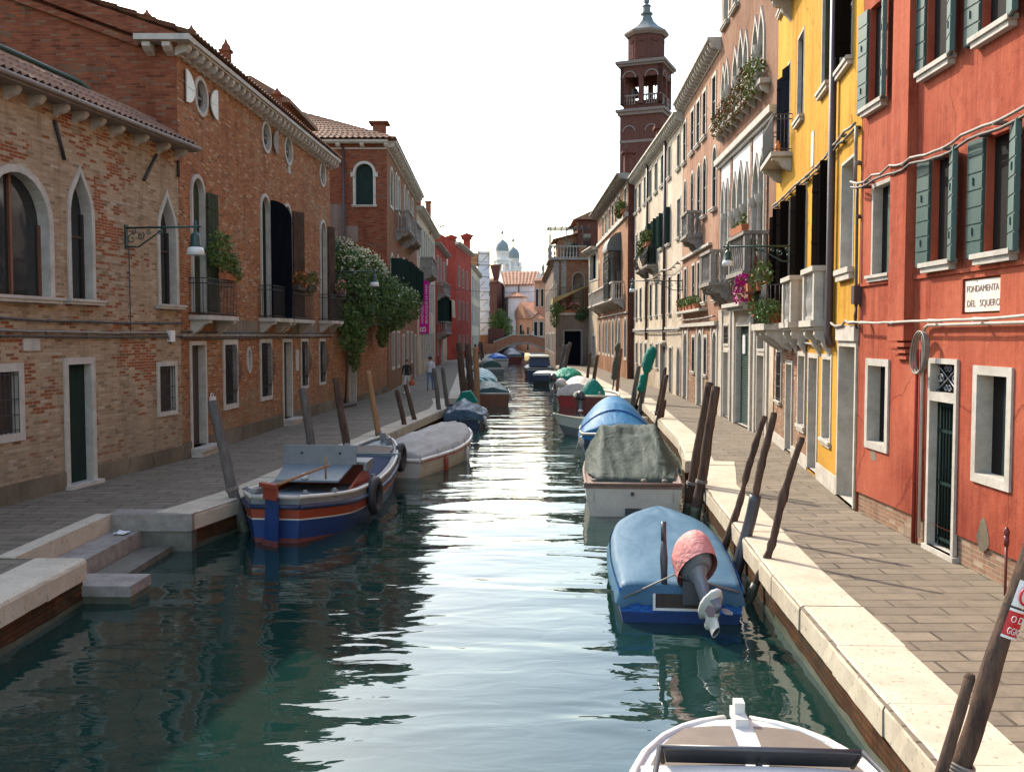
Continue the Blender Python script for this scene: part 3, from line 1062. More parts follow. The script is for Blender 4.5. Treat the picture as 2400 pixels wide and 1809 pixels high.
def cable(F, pts, r, mat='cable', name='cable', d=.05, sag=.02, bumpy=0.):
    mb = MB()
    out = []
    for (a, z), (b, y) in zip(pts, pts[1:]):
        n = max(2, int(hypot(b - a, y - z) / .25))
        for i in range(n):
            f = i / n
            out.append(F.P(a + (b - a) * f, z + (y - z) * f - sag * sin(pi * f) + bumpy * nz(a + (b - a) * f, z, 1, 2.5), d + bumpy * .4 * nz(a + (b - a) * f, 9, 2, 3)))
    out.append(F.P(pts[-1][0], pts[-1][1], d))
    mb.tube(out, r, 6)
    # clips
    for p in out[2::5]:
        mb.tube([p - F.n * d * .9, p + F.n * r * .6], r * 1.5, 5)
    return mb.build(name, mat, F.root)


# ---------------------------------------------------------------- left bank
# low brick house with gothic windows
F = Fac((-9.6, 11), (-7.68, 22.8), 1)
L1 = building('brick_house', 'low brick house with ogee windows and a dark door, nearest on the left bank', F)
F.win('a', 5.46, 7.1, 4.18, 6.32, .13, .2, 'glass', bars=(2, 1), barmat='wood_red', sill=(.14, .11, .2))
F.win('g', 7.76, 8.44, 4.18, 6.6, .1, .2, 'glass', bars=(1, 2), barmat='wood_dark', sill=(.14, .1, .22))
F.win('g', 11.04, 11.74, 4.18, 6.6, .1, .2, 'glass', bars=(1, 2), barmat='wood_dark', sill=(.14, .1, .2))
F.win('a', 2.4, 4.0, 4.18, 6.32, .13, .2, 'glass', bars=(2, 1), barmat='wood_red', sill=(.14, .11, .2))
F.win('r', 5.2, 6.15, 1.8, 2.87, .14, .12, 'wood_dark', grille=.01, pane_name='shutter')
F.win('r', 7.58, 8.32, .66, 2.94, .13, .13, 'green_dark', name='door_frame', pane_name='door', grow_b=.04)
F.win('r', 10.92, 11.6, 1.78, 2.8, .1, .1, 'wood_dark', grille=.01, pane_name='shutter')
F.wall('wall', [(0, .55), (F.L, .55), (F.L, 7.75), (0, 7.75)], 'brick_tan')
mb = MB()
for a, b in ((0, 7.44), (8.46, F.L)):
    F.box(mb, a, b, .5, .93, -.02, .035)
mb.each('plinth', 'cement', L1)
mb = MB()
F.box(mb, 7.4, 8.5, .5, .66, -.1, .16)
mb.build('doorstep', 'stone', L1)
plaque(F, 6.31, 6.76, 3.22, 3.44, 'stone_tablet', 'stone')
for a, z, b, y in ((7.32, 7.43, 7.6, 6.76), (10.94, 7.45, 10.39, 6.81), (12.0 - .1, 7.49, 11.9, 7.12)):
    mb = MB()
    mb.tube([F.P(a, z, .04), F.P(b, y, .04)], .035, 6)
    mb.build('tie_bar', 'iron', L1)
for a in (4.2, 4.8, 5.4, 6.03, 6.69, 7.4, 7.98, 8.57, 9.25, 10.17, 11.08, 11.85):
    mb = MB()
    pts = [(0, 7.72), (.27, 7.72), (.27, 7.65), (.19, 7.58), (.06, 7.55), (0, 7.5)]
    mb.prism([F.P(a - .065, z, d) for d, z in pts], F.t * .13)
    mb.each('corbel', 'stone', L1)
mb = MB()
F.box(mb, -.1, F.L + .25, 7.72, 7.78, -.05, .4)
mb.tube([F.P(-.1, 7.81, .43), F.P(F.L + .25, 7.79, .43)], .05, 8)
mb.build('gutter', 'wood_gutter', L1)
mb = MB()
tiles(mb, F.P(0, 7.86, .4), F.P(F.L + .1, 7.83, .4), F.P(0, 8.74, -.95), F.P(F.L + .1, 8.62, -.95), .2)
mb.add([F.P(0, 8.72, -.95), F.P(F.L, 8.6, -.95), F.P(F.L, 8.2, -6), F.P(0, 8.2, -6)], [(0, 1, 2, 3)])
mb.add([F.P(0, .55, -.5), F.P(0, 8.7, -.9), F.P(0, 8.2, -6), F.P(0, .55, -6)], [(0, 1, 2, 3)])
mb.build('roof', 'tile', L1)
mb = MB()
mb.tube([F.P(0, 8.86, -.95), F.P(9.6, 8.74, -.95), F.P(9.85, 8.66, -.9), F.P(9.9, 8.45, -.8)], .055, 8)
mb.build('gutter_pipe', 'iron_green', L1)
mb = MB()
p = F.P(6.9, 8.4, -1.6)
mb.lathe([(.1, 0), (.1, .95), (.16, 1.0), (.16, 1.16), (.12, 1.18), (.17, 1.25), (.17, 1.32), (0, 1.34)], p, 10)
mb.build('flue', 'iron', L1)
cable(F, [(0, 3.8), (5.7, 3.79), (8.3, 3.76), (F.L, 3.78)], .022, 'cable_dark')
cable(F, [(0, 3.6), (5.7, 3.58), (11.2, 3.55), (11.4, 3.3)], .026, 'cable', bumpy=.015)
cable(F, [(0, 3.5), (5.7, 3.49), (F.L, 3.47)], .02, 'cable_dark')
cable(F, [(9.72, 5.3), (9.73, 3.55)], .014, 'cable_dark', sag=0)
mb = MB()
F.box(mb, 11.3, 11.5, 3.35, 3.6, 0, .1)
mb.build('junction_box', 'sign_white', L1)

# taller brick palazzo with oval windows
F = Fac((-7.68, 22.8), (-7.05, 38.3), 1)
L2 = building('brick_palazzo', 'tall brick palazzo with oval attic windows and iron balconies on the left bank', F)
w1 = F.win('o', 1.16, 1.92, 8.93, 9.7, .1, .13, 'glass', bars=(2, 2), barmat='stone_grey')
w2 = F.win('o', 6.66, 7.44, 9.05, 9.83, .1, .13, 'glass', bars=(2, 2), barmat='stone_grey')
w3 = F.win('o', 9.14, 9.92, 9.1, 9.88, .1, .13, 'glass', bars=(2, 2), barmat='stone_grey')
w4 = F.win('o', 13.92, 14.68, 9.12, 9.88, .1, .13, 'glass', bars=(2, 2), barmat='stone_grey')


def half_oval(F, win, c, zc, w, h, side, mat, ang):
    a = radians(ang)
    u = F.t * side * cos(a) + F.n * sin(a)
    q = u.cross(V((0, 0, 1))).normalized() * .03
    o = F.P(c, zc, .045)
    pts = [o + u * (w - w * cos(t)) + V((0, 0, h * sin(t))) for t in [-pi / 2 + pi * i / 12 for i in range(13)]]
    mb = MB()
    mb.prism(pts, q)
    mb.box(o + u * .02 + V((0, 0, -.015)) - q * .3, u * w * .8, q * 1.6, (0, 0, .03))
    mb.build('shutter', mat, win)


half_oval(F, w1, 1.06, 9.32, .62, .38, -1, 'hull_white', 3)
half_oval(F, w1, 2.1, 9.32, .42, .38, 1, 'hull_white', 4)
half_oval(F, w2, 7.64, 9.45, .42, .37, 1, 'stone_grey', 4)
fr = []
for i, (a, b, zt, pn, kd) in enumerate(((.8, 1.56, 7.28, 'green_old', 0), (6.4, 7.2, 7.62, 'green_dark', 0), (8.9, 9.62, 7.66, 'wood_old', 0), (13.85, 14.65, 7.7, 'wood_old', 0))):
    fr.append(F.win('a', a, b, 4.03, zt, .1, .1, pn, pane_name='shutter', grow_b=0, proud=.05))
F.shutter(fr[0], 1.6, 4.03, 7.0, .52, 172, 1, 'green_old', .05, .08)
F.shutter(fr[1], 7.24, 4.03, 7.58, .62, 100, 1, 'navy', .05, .06, 'shutter', 'arch')
F.shutter(fr[2], 9.66, 4.05, 7.55, .5, 150, 1, 'wood_old', .05, .08)
F.shutter(fr[3], 14.7, 4.05, 7.6, .35, 150, 1, 'wood_old', .05, .08)
F.win('r', .6, 1.5, .8, 3.25, .1, .16, 'wood_dark', name='door_frame', pane_name='door', grow_b=0)
F.win('r', 2.98, 3.9, 1.66, 3.24, .14, .08, 'dark', grille=.16)
F.win('o', 4.92, 5.22, 2.48, 3.1, .07, .15, 'dark')
F.win('r', 6.22, 7.2, 1.66, 3.26, .12, .08, 'dark', grille=.16)
F.win('r', 8.62, 9.56, .8, 3.27, .1, .16, 'wood_dark', name='door_frame', pane_name='door', grow_b=0)
F.win('r', 10.9, 11.7, 1.74, 3.27, .1, .08, 'dark', grille=.16)
F.win('r', 13.55, 14.38, 1.74, 3.26, .1, .08, 'dark', grille=.16)
F.wall('wall', [(0, .55), (F.L, .55), (F.L, 10.2), (0, 10.2)], 'brick_red')
mb = MB()
for a, b in ((-.02, .48), (1.66, 8.5), (9.7, F.L)):
    F.box(mb, a, b, .5, .98, -.02, .04)
F.box(mb, 2.2, 6.0, 3.5, 3.9, -.02, .012)
F.box(mb, 9.7, 13.2, 3.5, 3.95, -.02, .012)
mb.each('plinth', 'cement', L2)
for a, b in ((.42, 1.75), (8.45, 9.78)):
    mb = MB()
    F.box(mb, a, b, .5, .72, -.1, .3)
    F.box(mb, a - .02, b + .02, .72, .8, -.3, .34)
    mb.build('doorstep', 'stone', L2)
mb = MB()
F.box(mb, -.05, F.L, 3.46, 3.53, -.02, .08)
mb.build('string_course', 'stone_grey', L2)
mb = MB()
F.box(mb, 1.82, 2.02, 1.5, 1.95, -.02, .1)
mb.lathe([(.1, 0), (.1, .03)], F.P(1.92, 1.95, .02), 12, axis=F.n)
mb.build('letter_box', 'sign_white', L2)
plaque(F, 10.15, 10.5, 2.3, 3.0, 'wall_plate', 'stone')
plaque(F, 9.45, 9.7, 8.75, 8.98, 'stone_tablet', 'stone')
F.cornice(9.95, .3, .42, step=.44, cw=.17, ch=.24)
iron_balcony(F, .5, 2.7, 3.97, 4.85, .5)
iron_balcony(F, 6.05, 8.1, 4.0, 4.95, .5, name='balcony')
iron_balcony(F, 8.25, 10.9, 4.0, 4.95, .5, name='balcony')
iron_balcony(F, 13.5, 15.5, 4.03, 5.0, .5)
cable(F, [(-.1, 3.58), (F.L, 3.58)], .02, 'cable_dark')
cable(F, [(-.1, 3.42), (F.L, 3.44)], .018, 'cable_dark')
# gable wall towards the camera
F2 = Fac((-20, 22.8), (-7.69, 22.8), 1, L2)
F2.L = 12.325
gz = [(0, .55), (12.325, .55), (12.325, 10.0), (11.6, 10.2), (4.5, 12.75), (0, 11.2)]
F2.wall('gable_wall', gz, 'brick_gable', [])
mb = MB()
mb.prism([F2.P(12.35, 10.05, -.1), F2.P(11.5, 10.28, -.1), F2.P(4.5, 12.85, -.1), F2.P(4.5, 13.05, -.1), F2.P(12.5, 10.3, -.1)], F2.n * .28)
mb.prism([F2.P(11.5, 10.05, -.1), F2.P(4.5, 12.6, -.1), F2.P(4.5, 12.75, -.1), F2.P(11.5, 10.2, -.1)], F2.n * .2)
mb.each('verge', 'brick_gable', L2)
mb = MB()
F2.box(mb, 11.5, 12.75, 10.12, 10.25, -.05, .42)
for a in (11.75, 12.2):
    mb.prism([F2.P(a - .09, z, d) for d, z in ((0, 10.1), (.34, 10.1), (.34, 10.0), (.2, 9.92), (0, 9.86))], F2.t * .18)
mb.build('cornice', 'stone', L2)
mb = MB()
e0, e1 = V((-7.2, 22.6, 10.3)), V((-6.6, 38.4, 10.3))
r0, r1 = V((-15.5, 22.6, 13.1)), V((-15, 38.4, 13.1))
tiles(mb, e0, e1, r0, r1, .22)
mb.add([r0, r1, V((-24, 38.4, 10)), V((-24, 22.6, 10))], [(0, 1, 2, 3)])
mb.add([V((-7.06, 38.28, .55)), V((-20, 38.28, .55)), V((-20, 38.28, 11.5)), V((-15.2, 38.28, 13.0)), V((-7.06, 38.28, 10.2))], [(0, 1, 2, 3, 4)])
mb.build('roof', 'tile', L2)


def chimney_pot(parent, x, y, z, h, w=.3, spike=True):
    mb = MB()
    mb.cbox((x, y, z + h * .3), w, w, h * .6)
    mb.cbox((x, y, z + h * .62), w * 1.35, w * 1.35, h * .06)
    mb.lathe([(w * .6, h * .65), (w * .5, h * .75), (w * .2, h * .85), (0, h)] if spike else [(w * .7, h * .65), (w * .85, h * .95), (w * .7, h), (0, h)], (x, y, z), 8)
    return mb.build('chimney', 'brick_gable', parent)


for x, y, z, h in ((-8.95, 24.5, 10.75, .75), (-7.9, 24.6, 10.45, .7), (-7.6, 26.5, 10.4, 1.0), (-7.2, 30.5, 10.4, .7)):
    chimney_pot(L2, x, y, z, h, .24)
mb = MB()
mb.cbox((-10.4, 23.8, 11.9), .62, .62, 1.9)
mb.build('chimney', 'brick_gable', L2)
# roof-top lantern behind the palazzo
at = thing('roof_loggia', 'small brick roof loggia with a row of windows behind the palazzo roof', 'loggia', (-10.6, 40.5, 9))
mb = MB()
mb.box((-12.3, 39.5, .6), (3.3, 0, 0), (0, 5, 0), (0, 0, 12.2))
mb.build('wall', 'brick_gable', at)
mb = MB()
mb.prism([V((-12.7, 39.2, 12.8)), V((-8.75, 39.2, 12.65)), V((-8.75, 39.2, 12.8)), V((-10.3, 39.2, 13.7)), V((-12.7, 39.2, 13.5))], (0, 5.6, 0))
mb.build('roof', 'tile', at)
for i in range(3):
    mb = MB()
    mb.box((-9.03, 40.0 + i * 1.5, 11.5), (.05, 0, 0), (0, .9, 0), (0, 0, .95))
    mb.build('window', 'glass', at)

# garden wall with door between the palazzi
F = Fac((-7.05, 38.32), (-6.35, 50.0), 1)
GW = building('garden_wall', 'brick garden wall with a dark door under the oleander tree', F, 'wall')
F.win('r', 3.1, 4.2, .62, 3.1, .1, .35, 'wood_dark', name='door_frame', pane_name='door', grow_b=0)
F.wall('brickwork', [(0, .55), (F.L, .55), (F.L, 3.95), (0, 3.95)], 'brick_red')
mb = MB()
F.box(mb, 0, F.L, .6, 3.95, -.4, -.38)
F.box(mb, 0, F.L, 3.95, 4.08, -.42, .08)
mb.build('wall_cap', 'stone_grey', GW)
mb = MB()
F.box(mb, 0, 2.9, .5, .85, -.02, .04)
F.box(mb, 4.4, F.L, .5, .85, -.02, .04)
mb.each('plinth', 'cement', GW)

# palazzo with hipped roof
F = Fac((-6.32, 50.02), (-6.75, 70), 1)
L3 = building('brick_palazzo', 'brick palazzo with a hipped pantile roof behind the oleander tree', F)
for (a, b, z0, z1, k, pn) in ((1.6, 3.0, 10.3, 12.2, 'a', 'green_dark'), (4.4, 5.5, 10.5, 12.35, 'a', 'curtain'), (5.9, 7.0, 10.5, 12.35, 'a', 'curtain'), (9.8, 10.9, 10.6, 12.5, 'a', 'curtain'), (12.2, 13.3, 10.6, 12.5, 'a', 'curtain'), (15.5, 16.8, 10.6, 12.5, 'a', 'curtain'),
                              (1.6, 3.0, 5.6, 7.7, 'a', 'green_dark'), (5.0, 6.4, 5.6, 7.9, 'a', 'green_dark'), (8.5, 9.9, 5.6, 8.0, 'a', 'green_dark'), (12.2, 13.6, 5.6, 8.0, 'a', 'green_dark'), (16, 17.4, 5.6, 8, 'a', 'green_dark'),
                              (2.0, 3.2, 1.8, 3.6, 'r', 'dark'), (5.0, 6.2, 1.8, 3.6, 'r', 'dark'), (8.2, 9.3, .65, 3.4, 'r', 'wood_dark'), (11.2, 12.4, 1.8, 3.6, 'r', 'dark'), (14.4, 15.6, 1.8, 3.6, 'r', 'dark'), (17.4, 18.5, .65, 3.4, 'r', 'wood_dark')):
    w = F.win(k, a, b, z0, z1, .16, .07, pn)
    if z0 == 5.6:
        F.shutter(w, a - .05, z0, z1 - .2, .62, 95, -1, 'green_dark')
        F.shutter(w, b + .05, z0, z1 - .2, .62, 95, 1, 'green_dark')
F.wall('wall', [(0, .55), (F.L, .55), (F.L, 13.1), (0, 13.1)], 'brick_far')
stone_balcony(F, 4.2, 7.4, 9.3, 10.35, .75, 7, 3, 'stone_grey', 2)
stone_balcony(F, 9.4, 13.6, 9.3, 10.35, .75, 8, 3, 'stone_grey', 2)
F.cornice(12.9, .35, .5, step=.6, cw=.2)
S = Fac((-16, 50.0), (-6.32, 50.0), 1, L3)
wn_ = S.win('a', 8.1, 8.99, 10.05, 12.12, .13, .2, 'green_dark', pane_name='shutter', sill=(.1, .1, .18))
mb = MB()
for a in (7.86, 8.99):
    S.box(mb, a, a + .24, 11.45, 11.68, -.02, .075)
mb.each('capital', 'stone', wn_)
S.wall('side_wall', [(0, .55), (S.L, .55), (S.L, 13.1), (0, 13.1)], 'brick_gable')
mb = MB()
S.box(mb, 0, 7.6, 7.5, 10.1, -.02, .01)
S.box(mb, 7.3, 8.2, 8.2, 9.0, -.02, .007)
mb.build('render_patch', 'grey_render', L3)
S.cornice(12.9, .35, .42, step=1.15, cw=.2)
mb = MB()
mb.tube([S.P(7.5, 12.9, .08), S.P(7.5, 4.2, .08)], .07, 8)
mb.build('downpipe', 'pipe', L3)
mb = MB()
a, b, c, d, e, f = V((-16.5, 49.5, 13.3)), V((-5.8, 49.5, 13.3)), V((-6.25, 70.3, 13.3)), V((-16.5, 70.3, 13.3)), V((-12.2, 55.5, 16.0)), V((-12.2, 66, 16.0))
tiles(mb, a, b, e - V((.8, 0, 0)), e, .3)
tiles(mb, b, c, e, f, .3)
mb.add([a, d, f, e], [(0, 1, 2, 3)])
mb.add([c, d, f], [(0, 1, 2)])
mb.add([a, b, c, d], [(0, 1, 2, 3)])
mb.build('roof', 'tile', L3)
mb = MB()
mb.cbox((-7.6, 57, 14.6), .7, .7, 1.9)
mb.cbox((-7.6, 57, 15.6), 1.1, 1.1, .12)
mb.build('chimney', 'brick_gable', L3)

# the far left bank, house by house
def row(F, zs, cols, pane='dark', kind='r', fw=.14, depth=.06, sh=None, shw=.5, frame='stone'):
    for z0, z1 in zs:
        for a, b in cols:
            w = F.win(kind, a, b, z0, z1, fw, depth, pane, frame=frame)
            if sh:
                F.shutter(w, a - .03, z0, z1, shw, 100, -1, sh)
                F.shutter(w, b + .03, z0, z1, shw, 100, 1, sh)


F = Fac((-6.78, 70.1), (-7.1, 91), 1)
L4 = building('stone_house', 'pale stone fronted house with a boxed balcony behind the magenta banner', F)
cols = [(1.5 + i * 2.6, 2.7 + i * 2.6) for i in range(7)]
row(F, [(9.2, 11.6)], cols, 'dark', 'r', .18)
row(F, [(5.4, 7.8)], cols, 'green_dark', 'r', .18)
row(F, [(1.6, 3.6)], cols[1:], 'dark', 'r', .14)
F.wall('wall', [(0, .55), (F.L, .55), (F.L, 12.5), (0, 12.5)], 'cream')
F.cornice(12.3, .35, .55, step=.7, cw=.25)
F.shell(9, .55, 12.5, 'cream', rise=1.6)
stone_balcony(F, 3.4, 8.6, 8.1, 9.3, .9, 8, 3, 'stone_grey', 3, solid_side=True)
mb = MB()
mb.cbox((-7.2, 74, 13.0), .75, .75, 1.6)
mb.cbox((-7.2, 74, 13.85), 1.2, 1.2, .12)
mb.lathe([(.65, 13.9), (.35, 14.1), (0, 14.4)], (-7.2, 74, 0), 8)
mb.build('chimney', 'brick_gable', L4)
mb = MB()
mb.cbox((-7.1, 84, 13.4), .42, .42, 2.7)
mb.cbox((-7.1, 84, 14.75), .56, .56, .12)
mb.build('chimney', 'brick_gable', L4)
F = Fac((-7.1, 91.2), (-7.1, 107), 1)
L5 = building('red_house', 'low deep red house with small balconies and a cream blind', F)
row(F, [(8.6, 11.0)], [(2.5, 4.2), (6.5, 8.2), (11, 12.6)], 'dark', 'r', .07)
row(F, [(4.6, 7.2)], [(2.5, 4.5), (6.5, 8.5), (11, 12.6)], 'dark', 'r', .07, sh='green_dark', shw=.7)
row(F, [(1.6, 3.4)], [(2.5, 4.0)], 'dark', 'r', .07)
row(F, [(.65, 3.3)], [(7, 8.4), (11, 12.6)], 'wood_dark', 'r', .3)
F.wall('wall', [(0, .55), (F.L, .55), (F.L, 12.0), (0, 12.0)], 'red_dark')
F.cornice(11.8, .3, .5, step=.8, cw=.25, mat='stone_grey')
F.shell(2.4, .55, 12.0, 'red_dark', rise=.5)
stone_balcony(F, 2.0, 9, 7.4, 8.5, .8, 9, 3, 'stone_grey', 2)
stone_balcony(F, 2.0, 9, 3.7, 4.8, .9, 9, 3, 'stone_grey', 2)
mb = MB()
F.box(mb, 9.2, 15.4, .6, 3.8, -.02, .03)
mb.build('shop_front', 'cream', L5)
mb = MB()
mb.prism([F.P(8.8, 7.3, .05), F.P(8.8, 7.1, 1.0), F.P(8.8, 5.3, 1.05), F.P(8.8, 5.3, 1.0), F.P(8.8, 7.0, .95), F.P(8.8, 7.2, .05)], F.t * 5.2)
mb.build('window_blind', 'cream', L5)
F = Fac((-6.6, 115), (-5.5, 133), 1)
L6 = building('red_house', 'tall deep red house with a gabled side wall and chimneys', F)
cols = [(3, 4.4), (7.5, 8.9), (12, 13.4)]
row(F, [(9.4, 11.6), (5.4, 7.6)], cols, 'dark', 'r', .07)
row(F, [(1.6, 3.4)], cols, 'dark', 'r', .07)
F.wall('wall', [(0, .55), (F.L, .55), (F.L, 14.2), (0, 14.2)], 'red_dark')
F.cornice(14.0, .35, .6, step=1.0, cw=.3)
F.shell(16, .55, 14.2, 'red_dark', rise=3.0)
S = Fac((-18, 114.9), (-6.58, 114.9), 1, L6)
S.win('r', 9.5, 10.4, 11.7, 13.2, .14, .2, 'glass', bars=(1, 2), barmat='hull_white')
S.wall('gable_wall', [(0, .55), (S.L, .55), (S.L, 14.2), (S.L - 3.4, 16.2), (3.5, 18), (0, 16)], 'red_dark')
for x, y, z, h in ((-8.3, 135, 14.4, 2.0), (-6.0, 131, 14.0, 2.2)):
    mb = MB()
    mb.cbox((x, y, z + h / 2), .9, .9, h)
    mb.cbox((x, y, z + h), 1.3, 1.3, .15)
    mb.lathe([(.55, h + .3), (.95, h + .75), (0, h + 1.1)], (x, y, z - .3), 8)
    mb.build('chimney', 'red_dark', L6)
F = Fac((-5.5, 133.2), (-5.2, 160), 1)
L7 = building('grey_house', 'pale grey house with long dark windows next to the scaffold tower', F)
row(F, [(8.8, 11.6), (4.8, 7.8)], [(2 + i * 4, 3.8 + i * 4) for i in range(6)], 'dark', 'r', .07)
row(F, [(1.2, 3.4)], [(2 + i * 4, 3.8 + i * 4) for i in range(6)], 'dark', 'r', .07)
F.wall('wall', [(0, .55), (F.L, .55), (F.L, 12.9), (0, 12.9)], 'white')
F.cornice(12.7, .3, .5, step=1.2, cw=.3)
F.shell(9, .55, 12.9, 'white', rise=1.6)
# ---------------------------------------------------------------- right bank
def sub_wall(F, name, pts, mat, d=0.):
    hs = [h for h in F.holes if inside((sum(p[0] for p in h) / len(h), sum(p[1] for p in h) / len(h)), pts)]
    return F.wall(name, pts, mat, hs, d)


def lettering(parent, text, o, t, up, n, size, mat, name='lettering', width=None, depth=.004):
    """raised letters: a text curve turned to mesh; o = left end of the baseline"""
    cu = bpy.data.curves.new(name, 'FONT')
    cu.body = text
    cu.size = size
    cu.extrude = depth
    ob = bpy.data.objects.new(name, cu)
    COL.objects.link(ob)
    bpy.context.view_layer.update()
    dg = bpy.context.evaluated_depsgraph_get()
    me = bpy.data.meshes.new_from_object(ob.evaluated_get(dg))
    bpy.data.objects.remove(ob)
    xs = [v.co.x for v in me.vertices]
    k = width / (max(xs) - min(xs)) if width else 1.
    org = root_loc(parent)
    o, t, up, n = V(o), V(t), V(up), V(n)
    for v in me.vertices:
        v.co = o + t * ((v.co.x - min(xs)) * k) + up * v.co.y + n * v.co.z - org
    me.materials.clear()
    me.materials.append(M[mat])
    uv_box(me)
    ob = bpy.data.objects.new(name, me)
    COL.objects.link(ob)
    ob.parent = parent
    return ob


# red house in the foreground
F = Fac((5.68, 5), (5.68, 16.1), -1)
R3 = building('red_house', 'orange red plastered house with green shutters, nearest on the right bank', F)
SILL = (.1, .13, .1)
for a, b in ((10.15, 10.84), (7.87, 8.64), (6.33, 7.05), (4.6, 5.3), (2.6, 3.3)):
    w = F.win('r', a, b, 7.1, 8.65, 0, .1, 'dark', 'red', SILL, None, 0, name='window')
    F.shutter(w, b + .02, 7.06, 8.66, .36, 176, 1, 'green_shut')
    F.shutter(w, a - .02, 7.06, 8.66, .36, 163, -1, 'green_shut')
w = F.win('r', 9.83, 10.52, 4.43, 5.8, .06, .14, 'dark', 'stone', (.06, .1, .1), None, .015)
F.shutter(w, 9.86, 4.45, 5.78, .34, 5, -1, 'green_shut', .03, -.125)
for a, b in ((7.71, 8.38), (6.18, 6.86), (4.6, 5.3), (2.6, 3.3)):
    w = F.win('r', a, b, 4.47, 5.85, 0, .1, 'dark', 'red', SILL, None, 0)
    F.shutter(w, b + .02, 4.43, 5.87, .36, 176, 1, 'green_shut')
    F.shutter(w, a - .02, 4.43, 5.87, .36, 163, -1, 'green_shut')
for a, b in ((9.85, 10.58), (6.2, 6.92), (2.8, 3.5)):
    w = F.win('r', a, b, 1.82, 3.02, .11, .18, 'dark', 'stone', None, None, .03)
    F.shutter(w, a + .02, 1.84, 3.0, .36, 5, -1, 'green_dark', .03, -.165)
w = F.win('r', 7.52, 8.24, .66, 2.62, .07, .13, 'dark', 'stone', name='door_frame', pane_name='door', grow_b=0, hole=True)
mb = MB()
for i in range(9):
    a = 7.52 + .72 * i / 8
    mb.tube([F.P(a, .68, -.09), F.P(a, 2.6, -.09)], .014, 5)
for z in (.75, 1.5, 2.2, 2.55):
    F.box(mb, 7.52, 8.24, z, z + .04, -.105, -.075)
mb.build('gate', 'green_dark', w)
w = F.win('r', 7.52, 8.24, 2.74, 3.12, .07, .1, 'dark', 'stone', grow_b=.05)
mb = MB()
c, zc = 7.88, 2.93
for q in range(4):
    sx, sz = (1, 1, -1, -1)[q], (1, -1, 1, -1)[q]
    mb.tube([F.P(c + sx * x, zc + sz * z, -.05) for x, z in ((0, 0), (.18, .1), (.34, .18))], .011, 4)
    mb.tube([F.P(c + sx * (.2 + .1 * (1 - t / 9) * cos(t)), zc + sz * (.06 * (1 - t / 9) * sin(t)), -.05) for t in [k * .7 for k in range(12)]], .008, 4)
    mb.tube([F.P(c + sx * .055 * (1 - t / 12) * cos(t) + sx * .05, zc + sz * (.12 + .05 * (1 - t / 12) * sin(t)), -.05) for t in [k * .7 for k in range(12)]], .008, 4)
mb.build('grille', 'alloy', w)
F.holes.append(outline('r', 6.46, 7.42, 3.76, 4.2))
F.wall('wall', [(-2, 1.0), (8.6, .95), (F.L, .93), (F.L, 13), (-2, 13)], 'red', [h for h in F.holes if h[0][1] > 1.2 or h[0][0] > 9] + [[(7.52, .96), (8.24, .955), (8.24, 2.62), (7.52, 2.62)]])
F.wall('brick_base', [(-2, .5), (F.L, .5), (F.L, .93), (8.6, .95), (-2, 1.0)], 'brick_pale', [[(7.52, .66), (8.24, .66), (8.24, .951), (7.52, .957)]], -.035)
mb = MB()
for q in (((-2, 1.0), (7.45, .96)), ((8.3, .953), (F.L, .93))):
    mb.add([F.P(q[0][0], q[0][1], 0), F.P(q[1][0], q[1][1], 0), F.P(q[1][0], q[1][1], -.04), F.P(q[0][0], q[0][1], -.04)], [(0, 1, 2, 3)])
mb.each('plaster_edge', 'red', R3)
mb = MB()
F.box(mb, 7.4, 8.36, .5, .655, -.35, .06)
mb.build('doorstep', 'stone', R3)
rc = MB()
rc.ring([F.P(a, z, 0) for a, z in outline('r', 6.46, 7.42, 3.76, 4.2)], [F.P(a, z, -.06) for a, z in outline('r', 6.46, 7.42, 3.76, 4.2)])
rc.build('recess', 'red_dark', R3)
# flue breast with stepped corbel
mb = MB()
F.box(mb, 8.91, 9.51, 3.42, 13, -.02, .14)
for i in range(3):
    F.box(mb, 8.93 + .05 * i, 9.5 - .05 * i, 3.42 - .09 * (i + 1), 3.42 - .09 * i - .03, -.02, .12 - .035 * i)
mb.build('flue_breast', 'red', R3)
mb = MB()
F.box(mb, -2, 8.9, 4.28, 4.33, -.01, .03)
F.box(mb, 9.53, F.L, 4.28, 4.33, -.01, .03)
mb.build('string_course', 'red', R3)
# plaster lost in patches
mb = MB()
r = random.Random(4)
for (a, z, ra, rz) in ((6.72, 1.1, .15, .2), (10.35, 1.62, .12, .1)):
    pts = [F.P(a + ra * (1 + .3 * nz(3 * cos(t), 3 * sin(t), a)) * cos(t) * (1 - .4 * sin(t)), z + rz * (1 + .3 * nz(2 * sin(t), cos(t), a)) * sin(t), .004) for t in [2 * pi * i / 22 for i in range(22)]]
    mb.poly(pts)
mb.each('bare_patch', 'cement', R3)
cable(F, [(F.L + .05, 5.99), (10.2, 5.93), (9.5, 5.98), (8.75, 5.93), (7.2, 5.95), (5, 6.02), (-2, 6.05)], .02, 'cable', d=.16, sag=.05, bumpy=.03)
cable(F, [(F.L + .05, 5.9), (9.6, 5.88), (8.75, 5.86), (7.0, 5.86), (5, 5.93), (-2, 6.0)], .02, 'cable_dark', d=.155, sag=.05, bumpy=.03)
cable(F, [(F.L + .02, 5.98), (F.L - .02, 3.75)], .024, 'cable_dark', d=.06, sag=0, bumpy=.02)
cable(F, [(F.L, 3.71), (8.8, 3.69), (5, 3.72), (-2, 3.75)], .018, 'stone', d=.16, sag=.02, bumpy=.012)
mb = MB()
mb.tube([F.P(8.46, .7, .05), F.P(8.46, 3.5, .05), F.P(8.4, 3.6, .05), F.P(8.3, 3.63, .05), F.P(-2, 3.66, .05)], .022, 8)
mb.build('conduit', 'stone', R3)
mb = MB()
